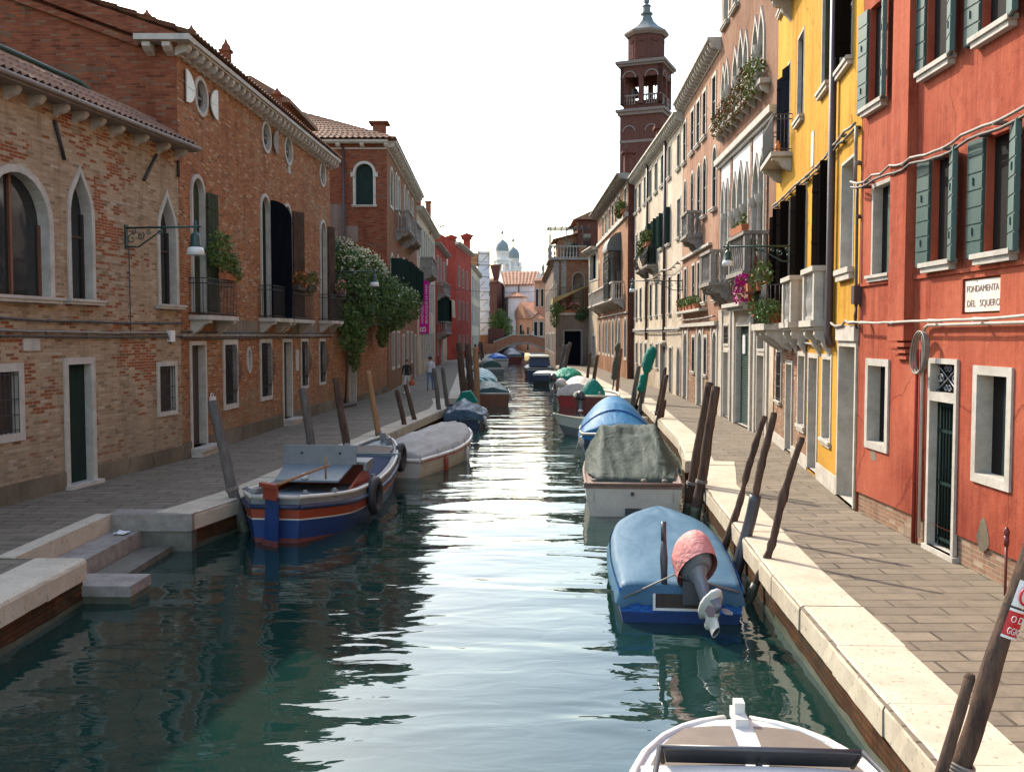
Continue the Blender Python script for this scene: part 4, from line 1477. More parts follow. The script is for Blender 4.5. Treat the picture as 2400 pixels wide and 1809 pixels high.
mb.tube([F.P(8.62, .6, .06), F.P(8.62, 3.3, .06)], .03, 8)
mb.tube([F.P(8.54, .6, .045), F.P(8.54, 3.3, .045)], .016, 6)
mb.build('downpipe', 'red_dark', R3)
mb = MB()
for k in range(3):
    mb.tube([F.P(8.36 + (.21 + .012 * k) * cos(t) - .05 * sin(t), 3.26 + (.27 + .01 * k) * sin(t), .1 + .03 * k) for t in [2 * pi * i / 28 for i in range(28)]], .014, 5, closed=True)
tag(mb.build('cable_coil', 'cable'), 'coil of grey cable hanging on the red wall above the barred door', 'cable coil')
mb = MB()
F.box(mb, F.L - .12, F.L + .02, 4.0, 4.3, 0, .13)
mb.tube([F.P(F.L - .05, 4.0, .06), F.P(F.L - .03, 3.8, .08), F.P(F.L - .08, 3.6, .06)], .02, 6)
mb.build('meter_box', 'pipe', R3)
mb = MB()
p = F.P(5.85, .55, .16)
mb.tube([p, p + V((0, 0, .62))], .016, 8)
mb.tube([p + V((0, 0, .6)), p + V((0, 0, .72))], .028, 8)
mb.lathe([(.03, .72), (.035, .76), (.02, .8), (0, .82)], p, 8)
mb.tube([p + V((0, -.045, .66)), p + V((0, .045, .66))], .014, 6)
tag(mb.build('standpipe', 'hull_maroon'), 'rusty red standpipe against the foot of the red wall', 'pipe')
sg = thing('street_sign', 'whitewashed street name panel set into the red wall', 'sign', F.P(6.94, 3.78, 0))
mb = MB()
F.box(mb, 6.48, 7.4, 3.785, 4.175, -.055, -.025)
mb.build('panel', 'marble', sg)
t_ = -F.t
lettering(sg, 'FONDAMENTA', F.P(7.345, 4.03, -.024), t_, (0, 0, 1), F.n, .115, 'letter', width=.81)
lettering(sg, 'DEL', F.P(7.33, 3.85, -.024), t_, (0, 0, 1), F.n, .115, 'letter', width=.22)
lettering(sg, 'SQUERO', F.P(7.0, 3.85, -.024), t_, (0, 0, 1), F.n, .115, 'letter', width=.5)
F.shell(7, .55, 13, 'red', roof=False)

# yellow house
F = Fac((5.68, 16.12), (7.2, 27.0), -1)
R4 = building('yellow_house', 'bright yellow plastered house with dark open shutters and white balconets', F)
SY = (.09, .14, .1)
for a, b, z0, z1 in ((6.3, 7.2, 8.45, 10.35), (3.0, 3.9, 8.35, 10.5), (.95, 1.95, 8.25, 10.4), (9.6, 10.5, 12.0, 13.8), (3.0, 3.9, 12.0, 13.8)):
    w = F.win('r', a, b, z0, z1, .05, .14, 'glass', 'stone', SY, (1, 2), .012)
    if a < 1:
        F.shutter(w, a - .02, z0, z1, .26, 95, -1, 'brown_shut')
        F.shutter(w, b + .02, z0, z1, .4, 165, 1, 'brown_shut')
    elif a < 4 and z0 < 10:
        F.shutter(w, a - .01, z0, z1, .2, 80, -1, 'green_old', .03, -.1)
w = F.win('r', 8.5, 9.6, 8.02, 10.2, .05, .06, 'navy', 'stone', None, None, .012, grow_b=0, pane_name='shutter')
F.shutter(w, 8.52, 8.05, 10.15, .5, 12, -1, 'navy')
F.shutter(w, 9.62, 8.05, 10.15, .4, 165, 1, 'navy')
for a, b, z0 in ((9.75, 10.6, 3.85), (8.25, 9.1, 3.85), (5.65, 6.55, 4.0), (2.55, 3.45, 4.0)):
    w = F.win('r', a, b, z0, 6.8, .05, .1, 'dark', 'stone', None, None, .012, grow_b=0)
    F.shutter(w, a - .01, z0 + .02, 6.78, .2, 88, -1, 'brown_shut')
    F.shutter(w, b + .01, z0 + .02, 6.7, .4, 160, 1, 'brown_shut')
F.win('r', .55, 1.6, 4.65, 6.5, .05, .5, 'brown_shut', 'stone', (.08, .2, .08), None, .012, pane_name='shutter')
F.win('r', 2.35, 3.2, 1.48, 3.03, .1, .45, 'wood_dark', 'stone', (.04, .12, .1), None, .02)
F.win('r', 3.85, 4.9, .66, 3.02, .1, .5, 'wood_dark', 'stone', None, None, .02, name='door_frame', pane_name='door', grow_b=0)
F.win('r', 5.5, 6.4, 1.47, 3.03, .1, .5, 'wood_dark', 'stone', (.03, .14, .1), None, .02)
F.win('r', 7.45, 8.4, .66, 2.78, .1, .5, 'wood_dark', 'stone', None, None, .02, name='door_frame', pane_name='door', grow_b=0)
F.win('r', 9.4, 10.25, 1.77, 3.04, .09, .25, 'dark', 'stone', (.05, .1, .1), None, .02, grille=.01)
w = F.win('r', .12, 1.5, .62, 3.3, .1, 1.3, 'dark', 'stone', None, None, .03, name='passage', pane_name='passage_end', grow_b=0)
mb = MB()
F.box(mb, .0, 1.62, 3.4, 3.66, -.02, .07)
mb.build('lintel', 'stone', w)
sub_wall(F, 'wall', [(0, .55), (5.2, .55), (5.2, 3.4), (F.L, 3.4), (F.L, 15.5), (0, 15.5)], 'yellow')
sub_wall(F, 'brick_base', [(5.2, .5), (F.L, .5), (F.L, 3.4), (5.2, 3.4)], 'brick_pale', -.02)
mb = MB()
F.box(mb, 1.62, 3.74, .5, .92, -.02, .03)
for a, b in ((5.02, 7.34), (8.52, F.L)):
    F.box(mb, a, b, .5, .86, -.03, .02)
mb.each('plinth', 'stone', R4)
mb = MB()
F.box(mb, 4.72, 5.02, 7.05, 7.78, -.01, .02)
mb.build('tile_panel', 'marble', R4)
stone_balcony(F, 5.4, 6.85, 3.78, 4.8, .34, 6, 1, 'stone', 2, solid_side=True)
stone_balcony(F, 2.35, 3.75, 3.78, 4.8, .34, 6, 1, 'stone', 2, solid_side=True)
iron_balcony(F, 8.0, 10.3, 7.95, 8.85, .5, step=.09)
stone_balcony(F, 6.3, 8.6, 11.9, 12.8, .5, 7, 2, 'stone', 2)
mb = MB()
F.box(mb, 7.4, 10.3, 3.62, 3.78, -.03, .68)
w = mb.build('balcony', 'stone', R4)
mb = MB()
for a in (7.5, 8.8, 10.0):
    pts = [(0, 3.62), (.62, 3.62), (.6, 3.5), (.4, 3.38), (.2, 3.2), (0, 3.1)]
    mb.prism([F.P(a, z, d) for d, z in pts], F.t * .2)
F.box(mb, 7.45, 10.25, 3.3, 3.62, -.02, .25)
mb.each('corbel', 'stone', w)
mb = MB()
for i in range(22):
    a = 7.45 + 2.8 * i / 21
    mb.tube([F.P(a, 3.78, .63), F.P(a, 4.7, .63)], .008, 4)
for i in range(6):
    mb.tube([F.P(7.45, 3.78, .63 * i / 6), F.P(7.45, 4.7, .63 * i / 6)], .008, 4)
mb.tube([F.P(7.45, 4.7, 0), F.P(7.45, 4.7, .63), F.P(10.25, 4.7, .63)], .013, 5, smooth=False)
mb.build('railing', 'iron', w)
mb = MB()
mb.tube([F.P(2.1, 15.5, .1), F.P(2.1, 3.75, .1), F.P(2.1, 3.5, .12), F.P(1.95, 3.3, .1)], .07, 10)
mb.build('downpipe', 'pipe', R4)
cable(F, [(F.L, 7.0), (7, 6.95), (3.2, 6.88), (2.3, 6.95), (1.0, 7.0), (.1, 6.95)], .026, 'cable', d=.09, sag=.02, bumpy=.02)
cable(F, [(F.L, 6.93), (7, 6.88), (3.2, 6.8), (1.6, 6.9), (.1, 6.88)], .022, 'cable_dark', d=.08, sag=.03, bumpy=.02)
cable(F, [(0.05, 6.9), (0.05, 6.0)], .03, 'cable', d=.08, sag=0)
cable(F, [(8.2, 3.3), (5.2, 3.32), (2, 3.34)], .025, 'cable', d=.06, sag=.02, bumpy=.01)
cable(F, [(1.95, 3.72), (1.2, 3.66), (.6, 3.74), (0, 3.7)], .024, 'cable', d=.09, sag=.03, bumpy=.015)
F.shell(8, .55, 15.5, 'yellow', roof=False)
FY = F

# gothic house
F = Fac((7.2, 27.02), (7.5, 35.8), -1)
R5 = building('gothic_house', 'tall rose coloured gothic house with pointed white window groups', F)
up = ((7.75, 8.4), (7.1, 7.7), (5.5, 6.3), (4.6, 5.4), (3.85, 4.5), (2.4, 3.15), (1.65, 2.3))
for a, b in up:
    F.win('g', a, b, 10.95, 13.1 if a == 4.6 else 12.85, .12, .09, 'curtain', grow_b=0, proud=.05)
for a, b in ((7.45, 8.05), (6.7, 7.27), (5.25, 5.95), (4.25, 5.1), (3.42, 4.05), (1.9, 2.72), (1.22, 1.85)):
    F.win('g', a, b, 5.4, 8.95 if a == 4.25 else 8.75, .08, .09, 'curtain', grow_b=0, proud=.06, base=.02)
for a, b in ((7.3, 8.2), (5.6, 6.5), (3.4, 4.3), (1.2, 2.1)):
    F.win('r', a, b, 14.3, 16.2, .14, .1, 'curtain', sill=(.12, .12, .15))
F.win('r', 6.6, 7.5, 3.2, 3.82, .08, .2, 'dark', grille=.01)
F.win('r', 6.6, 7.5, .66, 2.9, .08, .5, 'dark', name='door_frame', pane_name='door', grow_b=0)
w = F.win('r', 3.0, 5.2, .62, 3.78, .12, .22, 'dark', name='shop_opening', pane_name='opening_back', grow_b=0, pd=.21)
mb = MB()
n = 46
for i in range(n):
    z = .62 + 3.16 * i / n
    mb.prism([F.P(3.01, z, -.17), F.P(3.01, z + .02, -.13), F.P(3.01, z + .05, -.13), F.P(3.01, z + 3.16 / n, -.17)], F.t * 2.18)
mb.build('roller_shutter', 'iron_green', w)
mb = MB()
F.box(mb, 4.35, 4.75, 2.9, 3.5, -.12, -.09)
mb.build('notice', 'sign_white', w)
F.win('r', 1.1, 2.0, 3.1, 3.45, .08, .2, 'dark')
F.win('r', 1.1, 2.0, .66, 2.9, .08, .5, 'wood_dark', name='door_frame', pane_name='door', grow_b=0)
sub_wall(F, 'wall', [(0, 4.4), (F.L, 4.4), (F.L, 18), (0, 18)], 'rose')
sub_wall(F, 'stone_base', [(0, .5), (F.L, .5), (F.L, 4.4), (0, 4.4)], 'white')
for a, b in ((6.5, 8.3), (3.25, 6.15), (1.05, 2.95)):
    sub_wall(F, 'stone_panel', [(a, 5.3), (b, 5.3), (b, 9.4), (a, 9.4)], 'house_white', .02)
mb = MB()
for a in (8.3, 6.15, 2.95, 0.9, 6.35, 3.1):
    F.box(mb, a, a + .12, 4.5, 9.5, -.01, .05)
mb.each('quoin', 'brick_pale', R5)
for a, z in ((7.75, 12.0), (7.05, 12.0), (5.45, 11.9), (4.55, 11.9), (2.35, 12.0), (7.36, 7.7), (6.0, 7.6), (5.18, 7.6), (4.15, 7.6), (2.8, 7.6), (1.88, 7.6)):
    zb = 10.95 if z > 10 else 5.4
    c = F.P(a, zb, .03)
    mb = MB()
    mb.lathe([(.13, 0), (.11, .1), (.085, .14), (.075, z - zb - .3), (.1, z - zb - .28), (.16, z - zb - .08), (.17, z - zb)], c, 10)
    mb.build('column', 'stone', R5)
mb = MB()
F.box(mb, -.05, F.L, 9.55, 9.75, -.02, .22)
F.box(mb, -.05, F.L, 9.43, 9.55, -.02, .12)
mb.build('string_course', 'stone', R5)
mb = MB()
F.box(mb, 2.7, 5.6, 4.38, 4.5, -.02, .45)
F.box(mb, 2.8, 5.5, 4.28, 4.38, -.02, .3)
for a in (2.72, 5.3):
    F.box(mb, a, a + .24, .5, 4.28, -.02, .08)
for a in (6.15, 7.75, .6, 2.25):
    F.box(mb, a, a + .22, .5, 4.35, -.02, .05)
mb.build('shop_surround', 'stone', R5)
stone_balcony(F, 6.45, 8.6, 5.3, 6.4, .68, 7, 3, 'stone_grey', 3)
stone_balcony(F, .45, 2.85, 5.3, 6.4, .74, 7, 3, 'stone_grey', 3)
mb = MB()
F.box(mb, .8, F.L - .3, 10.55, 10.68, -.02, .3)
for i in range(9):
    a = 1.0 + 7.2 * i / 8
    mb.prism([F.P(a, z, d) for d, z in ((0, 10.55), (.26, 10.55), (.2, 10.42), (0, 10.3))], F.t * .14)
mb.build('sill_course', 'stone', R5)
F.shell(8, .55, 18, 'rose', roof=False)
FG = F

# pink house
F = Fac((7.5, 35.82), (7.9, 45.8), -1)
R6 = building('pink_house', 'faded pink house with arched windows and a corbelled balcony', F)
for a, b in ((8.95, 9.8), (6.5, 7.35), (4.85, 5.65), (3.2, 4.0), (.9, 1.7)):
    F.win('r', a, b, 11.35, 13.1, .12, .06, 'dark', sill=(.1, .14, .16), bars=(1, 2))
for a, b in ((8.7, 9.4), (6.4, 7.2), (4.5, 5.3), (2.95, 3.75), (.6, 1.4)):
    F.win('a', a, b, 8.2 if a != 4.5 else 7.6, 10.45, .1, .06, 'dark', sill=(.14, .12, .16) if a != 4.5 else None, bars=(1, 2))
for a, b in ((8.3, 9.0), (5.85, 6.55), (4.4, 5.0), (2.7, 3.4), (.2, .85)):
    F.win('r', a, b, 4.8, 6.45, .1, .06, 'dark', sill=(.1, .12, .14), bars=(1, 2))
for a, b in ((7.95, 9.1), (3.65, 4.75), (.15, 1.05)):
    F.win('a', a, b, .66, 3.6, .12, .15, 'wood_dark', name='door_frame', pane_name='door', grow_b=0)
for a, b in ((5.6, 6.4), (2.4, 3.1)):
    F.win('r', a, b, 1.95, 3.4, .12, .06, 'dark', sill=(.06, .12, .14), grille=.01)
sub_wall(F, 'wall', [(0, 3.9), (F.L, 3.9), (F.L, 14.0), (0, 14.0)], 'pink')
sub_wall(F, 'brick_base', [(0, .5), (F.L, .5), (F.L, 3.9), (0, 3.9)], 'brick_pale')
mb = MB()
for a in (9.25, 7.6, 4.95, 3.25, 1.25, -.02):
    F.box(mb, a, a + .22, .5, 3.9, -.01, .04)
F.box(mb, -.02, F.L, 3.85, 4.0, -.02, .14)
F.box(mb, 1.5, 9.8, 6.9, 7.0, -.02, .14)
mb.build('stone_trim', 'stone', R6)
stone_balcony(F, 3.95, 5.75, 7.55, 8.5, .6, 6, 3, 'stone_grey', 2)
mb = MB()
F.box(mb, 2.4, 9.6, 4.45, 4.55, -.02, .34)
mb.build('flower_shelf', 'stone', R6)
F.cornice(13.75, .4, .5, step=.5, cw=.18, ch=.3)
F.shell(8, .55, 14.0, 'pink', rise=1.2)
cable(F, [(0, 4.2), (5, 4.15), (F.L, 4.2)], .024, 'cable', d=.16)
FP = F

# white house
F = Fac((7.9, 45.82), (8.05, 64.98), -1)
R7 = building('white_house', 'long sun bleached white house with dark green shutters and three window rows', F)
for a, b in ((17.9, 18.9), (15.7, 16.8), (13.2, 14.2), (10.8, 11.8), (8.4, 9.4), (5.9, 7.0), (3.6, 4.4), (.75, 1.6)):
    F.win('r', a, b, 11.4, 12.95, .08, .05, 'green_dark', sill=(.1, .14, .14), pane_name='shutter')
for a, b, z0 in ((17.4, 18.1, 8.45), (15.4, 16.1, 8.45), (12.5, 13.5, 7.4), (10.8, 11.8, 7.4), (8.4, 9.5, 7.4), (6.1, 7.3, 8.1), (3.6, 4.7, 8.1), (.5, 1.4, 8.1)):
    w = F.win('r', a, b, z0, 9.9, .1, .06, 'dark', sill=(.1, .12, .12) if z0 > 7.5 else None, grow_b=0 if z0 < 7.5 else None)
    if 3 < a < 11.5:
        F.shutter(w, a - .02, z0, 9.88, .22, 95, -1, 'green_dark')
        F.shutter(w, b + .02, z0, 9.88, .5, 165, 1, 'green_dark')
for a, b in ((17.2, 18.0), (15.1, 15.9), (12.4, 13.3), (10.3, 11.1), (8.05, 8.8), (5.7, 6.5), (3.25, 4.0), (.4, 1.2)):
    F.win('r', a, b, 4.58, 6.38, .07, .05, 'dark', sill=(.1, .12, .12), bars=(1, 2))
for a, b in ((16.9, 17.8), (14.7, 15.4), (12.4, 13.3), (10.0, 10.8), (7.6, 8.5)):
    F.win('r', a, b, 1.7, 2.98, .1, .06, 'dark', sill=(.06, .12, .12))
F.win('r', 4.8, 6.7, .66, 2.9, .14, .12, 'wood_dark', name='door_frame', pane_name='door', grow_b=0)
F.win('r', 2.7, 3.6, .66, 2.86, .1, .12, 'wood_dark', name='door_frame', pane_name='door', grow_b=0)
F.win('a', .2, 1.2, .66, 2.9, .12, .15, 'wood_dark', name='door_frame', pane_name='door', grow_b=0)
F.wall('wall', [(0, .55), (F.L, .55), (F.L, 13.6), (0, 13.6)], 'white')
F.cornice(13.35, .4, .5, step=.5, cw=.18, ch=.3)
F.shell(8, .55, 13.6, 'white', rise=1.2)
mb = MB()
mb.cbox((8.75, 58, 14.4), .6, .6, 2.2)
mb.cbox((8.75, 58, 15.55), .95, .95, .2)
mb.build('chimney', 'brick_tower', R7)
iron_balcony(F, 12.1, 14.0, 7.35, 8.5, .55, belly=.16, slabmat='stone_grey')
iron_balcony(F, 8.0, 10.3, 7.35, 8.4, .6, belly=.16, slabmat='stone_grey')
for a in (12.0, 4.95):
    mb = MB()
    mb.tube([F.P(a, 13.4, .1), F.P(a, 3.2, .1)], .08, 8)
    mb.build('downpipe', 'pipe', R7)
mb = MB()
F.box(mb, 0, F.L, 3.78, 3.9, -.02, .1)
F.box(mb, 4.6, 6.9, 3.05, 3.16, -.02, .25)
mb.build('string_course', 'stone', R7)
cable(F, [(F.L, 3.72), (9, 3.66), (0, 3.7)], .03, 'cable_dark', d=.12)
cable(F, [(11, 6.7), (5, 6.85), (0, 6.9)], .03, 'cable', d=.2, sag=.15)
FW = F

# brown brick house with the glazed bay
F = Fac((7.63, 65), (7.65, 88), -1)
R8 = building('brown_house', 'ochre brown house with a row of tall narrow windows and a glazed bay', F)
for a in (.9, 4.7, 6.9, 9.3, 11.9, 14.6, 17.2):
    F.win('r', a, a + 1.1, 11.75, 13.3, .18, .05, 'dark', bars=(1, 2))
for a in (20.8, 16.6, 15.05, 13.45, 11.8, 9.1):
    F.win('a', a, a + 1.0, 7.35, 9.8, .22, .06, 'dark', bars=(1, 2), grow_b=0)
for a in (20, 16.5, 14, 11.5, 8.6, 4.2, .5):
    F.win('a', a, a + 1.2, 2.0, 4.6, .2, .06, 'dark')
F.win('a', 6.1, 7.5, .66, 4.75, .22, .1, 'wood_dark', name='door_frame', pane_name='door', grow_b=0)
sub_wall(F, 'wall', [(0, .55), (F.L, .55), (F.L, 13.9), (0, 13.9)], 'brown')
mb = MB()
F.box(mb, 0, F.L, 11.3, 11.55, -.02, .14)
F.box(mb, 0, F.L, 4.95, 5.05, -.02, .1)
mb.build('string_course', 'stone', R8)
F.cornice(13.6, .5, .8, step=.7, cw=.25, ch=.3, mat='stone_grey')
F.shell(8, .55, 13.9, 'brick_tower', rise=1.4)
mb = MB()
mb.cbox((8.35, 71, 15.1), .65, .65, 2.8)
mb.cbox((8.35, 71, 16.5), 1.0, 1.0, .16)
mb.build('chimney', 'brick_tower', R8)
stone_balcony(F, 2.0, 18.5, 6.0, 7.15, .8, 26, 3, 'stone', 8)
stone_balcony(F, 20, 22.9, 6.0, 7.15, .8, 6, 3, 'stone', 2)
mb = MB()
for i in range(5):
    F.box(mb, 4.2 + i * .85, 4.26 + i * .85, 6.0, 9.4, .84, .9)
for z in (6.0, 7.15, 8.0, 8.8, 9.35):
    F.box(mb, 4.2, 7.66, z, z + .07, .83, .91)
    F.box(mb, 4.2, 4.26, z, z + .07, 0, .83)
for d in (0, .42, .84):
    F.box(mb, 4.2, 4.26, 6.0, 9.4, d, d + .06)
bay = mb.build('bay_window', 'iron', R8)
mb = MB()
mb.add([F.P(4.23, 6, 0), F.P(4.23, 6, .87), F.P(7.6, 6, .87), F.P(4.23, 9.4, 0), F.P(4.23, 9.4, .87), F.P(7.6, 9.4, .87)], [(0, 1, 4, 3), (1, 2, 5, 4)])
mb.build('pane', 'curtain', bay)
mb = MB()
prof = [(.98, 9.4), (1.0, 9.5), (.95, 9.9), (.75, 10.3), (.4, 10.6), (0, 10.7)]
mb.grid([[F.P(4.1, z, d) for d, z in prof], [F.P(7.75, z, d) for d, z in prof]], 0, False)
mb.poly([F.P(4.1, z, d) for d, z in prof] + [F.P(4.1, 9.4, 0)])
mb.build('bay_roof', 'lead', bay)

# corner house with the big dark door, terrace and roof balcony
F = Fac((4.17, 94), (7.7, 94), 1)
RE = building('corner_house', 'grey brown corner house with a large black door, terrace and roof balcony', F)
F.win('r', .85, 2.42, .66, 3.86, .18, .3, 'navy', 'stone_grey', name='door_frame', pane_name='door', grow_b=0)
F.wall('wall', [(0, .55), (F.L, .55), (F.L, 5.4), (0, 5.4)], 'grey_render')
mb = MB()
F.box(mb, -.15, F.L, 5.4, 5.6, -.4, .15)
mb.build('terrace_wall', 'stone', RE)
mb = MB()
mb.add([F.P(-.01, 5.41, 0), F.P(F.L, 5.41, 0), F.P(F.L, 5.41, -3.2), F.P(-.01, 5.41, -3.2)], [(0, 1, 2, 3)])
mb.build('terrace_floor', 'terracotta', RE)
U = Fac((4.1, 97), (7.9, 97), 1, RE)
U.win('a', 1.9, 2.95, 5.9, 9.6, .12, .2, 'glass', 'stone_grey', bars=(1, 3), grow_b=0)
U.wall('upper_wall', [(0, 5.4), (U.L, 5.4), (U.L, 11.0), (0, 11.0)], 'brick_far')
mb = MB()
for a in (.02, .75):
    U.box(mb, a, a + .5, 5.4, 10.8, -.01, .05)
mb.each('pilaster', 'stone_grey', RE)
mb = MB()
U.box(mb, -.5, U.L, 10.85, 11.1, -8, .35)
mb.build('terrace_slab', 'stone_grey', RE)
mb = MB()
balusters(mb, U.P(-.4, 0, .2), U.P(2.4, 0, .2), 11.1, 12.1, 9, .09)
U.box(mb, -.5, 3.2, 12.1, 12.25, .1, .32)
U.box(mb, -.5, -.25, 11.1, 12.1, .08, .34)
for i in range(8):
    balusters(mb, U.P(-.4, 0, .2 - i * .5), U.P(-.4, 0, -.3 - i * .5), 11.1, 12.1, 1, .09)
U.box(mb, -.5, -.3, 12.1, 12.25, -4.2, .1)
mb.build('balustrade', 'stone_grey', RE)
mb = MB()
U.box(mb, 2.5, 3.8, 11.1, 12.1, .1, .3)
mb.build('parapet', 'brick_far', RE)
mb = MB()
mb.prism([U.P(.5, 11.1, -2.5), U.P(4.2, 11.1, -2.5), U.P(4.2, 14.0, -2.5), U.P(.5, 13.1, -2.5)], (0, 5, 0))
rm = mb.build('roof_room', 'brick_far', RE)
mb = MB()
U.box(mb, 1.2, 2.6, 11.3, 12.8, -2.52, -2.46)
mb.build('window', 'glass', rm)
mb = MB()
mb.prism([U.P(.0, 13.0, -2.2), U.P(4.3, 14.05, -2.2), U.P(4.3, 14.2, -2.2), U.P(.0, 13.12, -2.2)], (0, 5.6, 0))
mb.build('roof', 'tile', rm)
mb = MB()
for a in (-.35, 1.2, 2.8):
    U.box(mb, a, a + .1, 11.1 if a < 0 else 12.2, 14.0, .15, .25)
for a in (-.35,):
    U.box(mb, a, a + .1, 11.1, 13.6, -3, -2.9)
for d in (.15, -1.2, -2.4):
    U.box(mb, -.7, 3.5, 13.95, 14.05, d, d + .08)
for i in range(7):
    U.box(mb, -.5 + i * .65, -.42 + i * .65, 14.05, 14.13, -2.6, .4)
mb.build('pergola', 'iron', RE)
C = Fac((4.17, 94.02), (4.5, 134), -1, RE)
for i in range(7):
    for z0, z1 in ((1.8, 3.6), (6.3, 8.6)):
        C.win('r', 2.5 + i * 5.2, 4.1 + i * 5.2, z0, z1, .2, .25, 'dark')
C.wall('canal_wall', [(0, -.5), (C.L, -.5), (C.L, 10.8), (3.0, 10.8), (3.0, 5.4), (0, 5.4)], 'grey_render')
mb = MB()
mb.prism([C.P(3, 10.85, .5), C.P(3, 10.85, -.2), C.P(3, 10.6, 0), C.P(3, 10.4, 0)], C.t * 36)
mb.build('eaves', 'tile', RE)
# wing between the brown house and the corner house
F = Fac((7.66, 88.02), (7.3, 93.95), -1)
R9 = building('cream_wing', 'narrow cream house with a dark louvred loggia beside the terrace', F)
F.win('r', 1.0, 4.9, 8.6, 10.9, .15, .3, 'navy', pane_name='louvre')
F.win('r', 1.5, 3.0, 1.6, 3.4, .2, .25, 'dark')
F.wall('wall', [(0, .55), (F.L, .55), (F.L, 11.3), (0, 11.3)], 'cream')
F.cornice(11.1, .3, .7, step=.6, cw=.2)
F.shell(6, .55, 11.3, 'cream', rise=1.0)
mb = MB()
mb.prism([V((7.25, 93.9, 8.2)), V((3.9, 93.8, 7.0)), V((3.85, 93.8, 6.45)), V((3.88, 93.8, 6.98)), V((7.25, 93.9, 8.15))], (0, 3.0, 0))
tag(mb.build('awning', 'awning'), 'ochre awning stretched over the terrace of the corner house', 'awning')
TH = thing('brick_house', 'dark red brick house rising behind the roof balcony', 'building', (9, 101, .55))
mb = MB()
mb.box((6.6, 99, .6), (6, 0, 0), (0, 8, 0), (0, 0, 14.4))
mb.build('wall', 'brick_tower', TH)
mb = MB()
mb.prism([V((6.1, 98.5, 15.0)), V((13, 98.5, 15.0)), V((9.6, 98.5, 16.6))], (0, 9, 0))
mb.build('roof', 'tile', TH)
mb = MB()
mb.box((7.1, 98.95, 12.2), (.8, 0, 0), (0, .05, 0), (0, 0, 1.4))
mb.build('window', 'glass', TH)
# ---------------------------------------------------------------- far end of the canal
br = thing('bridge', 'low brick arched footbridge crossing the far end of the canal', 'bridge', (1.1, 152, 0))
mb = MB()
N = 28
xl, xr = -2.9, 5.3
top, bot = [], []
for i in range(N + 1):
    f = i / N
    x = xl + (xr - xl) * f
    zt = 2.35 + (3.45 - 2.35) * min(1, f / .36) if f < .36 else (3.45 if f < .72 else 3.45 - .55 * (f - .72) / .28)
    zb = .25 + 1.85 * sin(pi * min(1, max(0, (f + .0) / 1.12))) ** .8 if f < 1 else 1.2
    top.append((x, zt))
    bot.append((x, min(zb, zt - .5)))
fr, bk = 151.5, 155
for y in (fr, bk):
    mb.grid([[V((x, y, z)) for x, z in top], [V((x, y, z)) for x, z in bot]], 0, False)
mb.grid([[V((x, fr, z)) for x, z in bot], [V((x, bk, z)) for x, z in bot]], 0, False)
mb.grid([[V((x, fr + .3, z - .9)) for x, z in top], [V((x, bk - .3, z - .9)) for x, z in top]], 0, False)
mb.box((-5.5, fr, -.5), (2.6, 0, 0), (0, 3.5, 0), (0, 0, 2.6))
mb.box((xr, fr, -.5), (1.5, 0, 0), (0, 3.5, 0), (0, 0, 3.2))
mb.build('arch', 'brick_bridge', br)
mb = MB()
mb.grid([[V((x, fr - .06, z + .02)) for x, z in bot], [V((x, fr - .06, z + .26)) for x, z in bot], [V((x, fr + .05, z + .26)) for x, z in bot]], 0, False)
mb.grid([[V((x, fr + .05, z + .02)) for x, z in bot], [V((x, fr - .06, z + .02)) for x, z in bot]], 0, False)
mb.build('arch_ring', 'stone_grey', br)
mb = MB()
mb.grid([[V((x, fr - .08, z)) for x, z in top], [V((x, fr - .08, z + .14)) for x, z in top], [V((x, fr + .35, z + .14)) for x, z in top], [V((x, fr + .35, z)) for x, z in top]], 0, False)
mb.build('coping', 'stone', br)

sct = thing('scaffold_tower', 'slim scaffold tower wrapped in grey white sheeting beside the bridge', 'scaffold', (-4.7, 164, .5))
mb = MB()
for x in (-5.6, -3.75):
    for y in (163, 165):
        mb.tube([(x, y, .5), (x, y, 18.4 if x > -4 else 17.6)], .05, 6)
for k in range(8):
    z = 3.6 + k * 1.9
    mb.tube([(-5.65, 162.95, z), (-3.7, 162.95, z)], .04, 5)
    mb.tube([(-5.65, 162.95, z), (-3.7, 162.95, z + 1.9)], .03, 5)
mb.build('frame', 'iron', sct)
mb = MB()
rows = []
for j in range(33):
    z = 3.5 + 12.0 * j / 32
    rows.append([V((-5.6 + 1.9 * i / 12, 162.9 + .08 * nz(i * .5, j * .5) + .1 * abs(sin(j * pi / 4)), z)) for i in range(13)])
mb.grid(rows)
for x in (-5.62, -3.73):
    mb.add([(x, 162.95, 3.5), (x, 165.1, 3.5), (x, 165.1, 15.5), (x, 162.95, 15.5)], [(0, 1, 2, 3)])
mb.build('sheeting', 'sheet', sct)
mb = MB()
mb.box((-5.55, 163.2, 15.6), (1.75, 0, 0), (0, 1.8, 0), (0, 0, 1.7))
mb.build('top_sheeting', 'house_white', sct)
mb = MB()
mb.box((-8.4, 163.4, 14.9), (2.7, 0, 0), (0, 1.4, 0), (0, 0, 2.0))
for z in (14.85, 15.9, 16.9):
    mb.box((-8.5, 163.3, z), (2.95, 0, 0), (0, .12, 0), (0, 0, .1))
mb.build('hoist_box', 'wood_tan', sct)
mb = MB()
mb.box((-6.3, 162, .3), (3.2, 0, 0), (0, 6, 0), (0, 0, 3.2))
tag(mb.build('brick_wall', 'brick_far'), 'plain brick wall at the foot of the scaffold tower', 'wall')


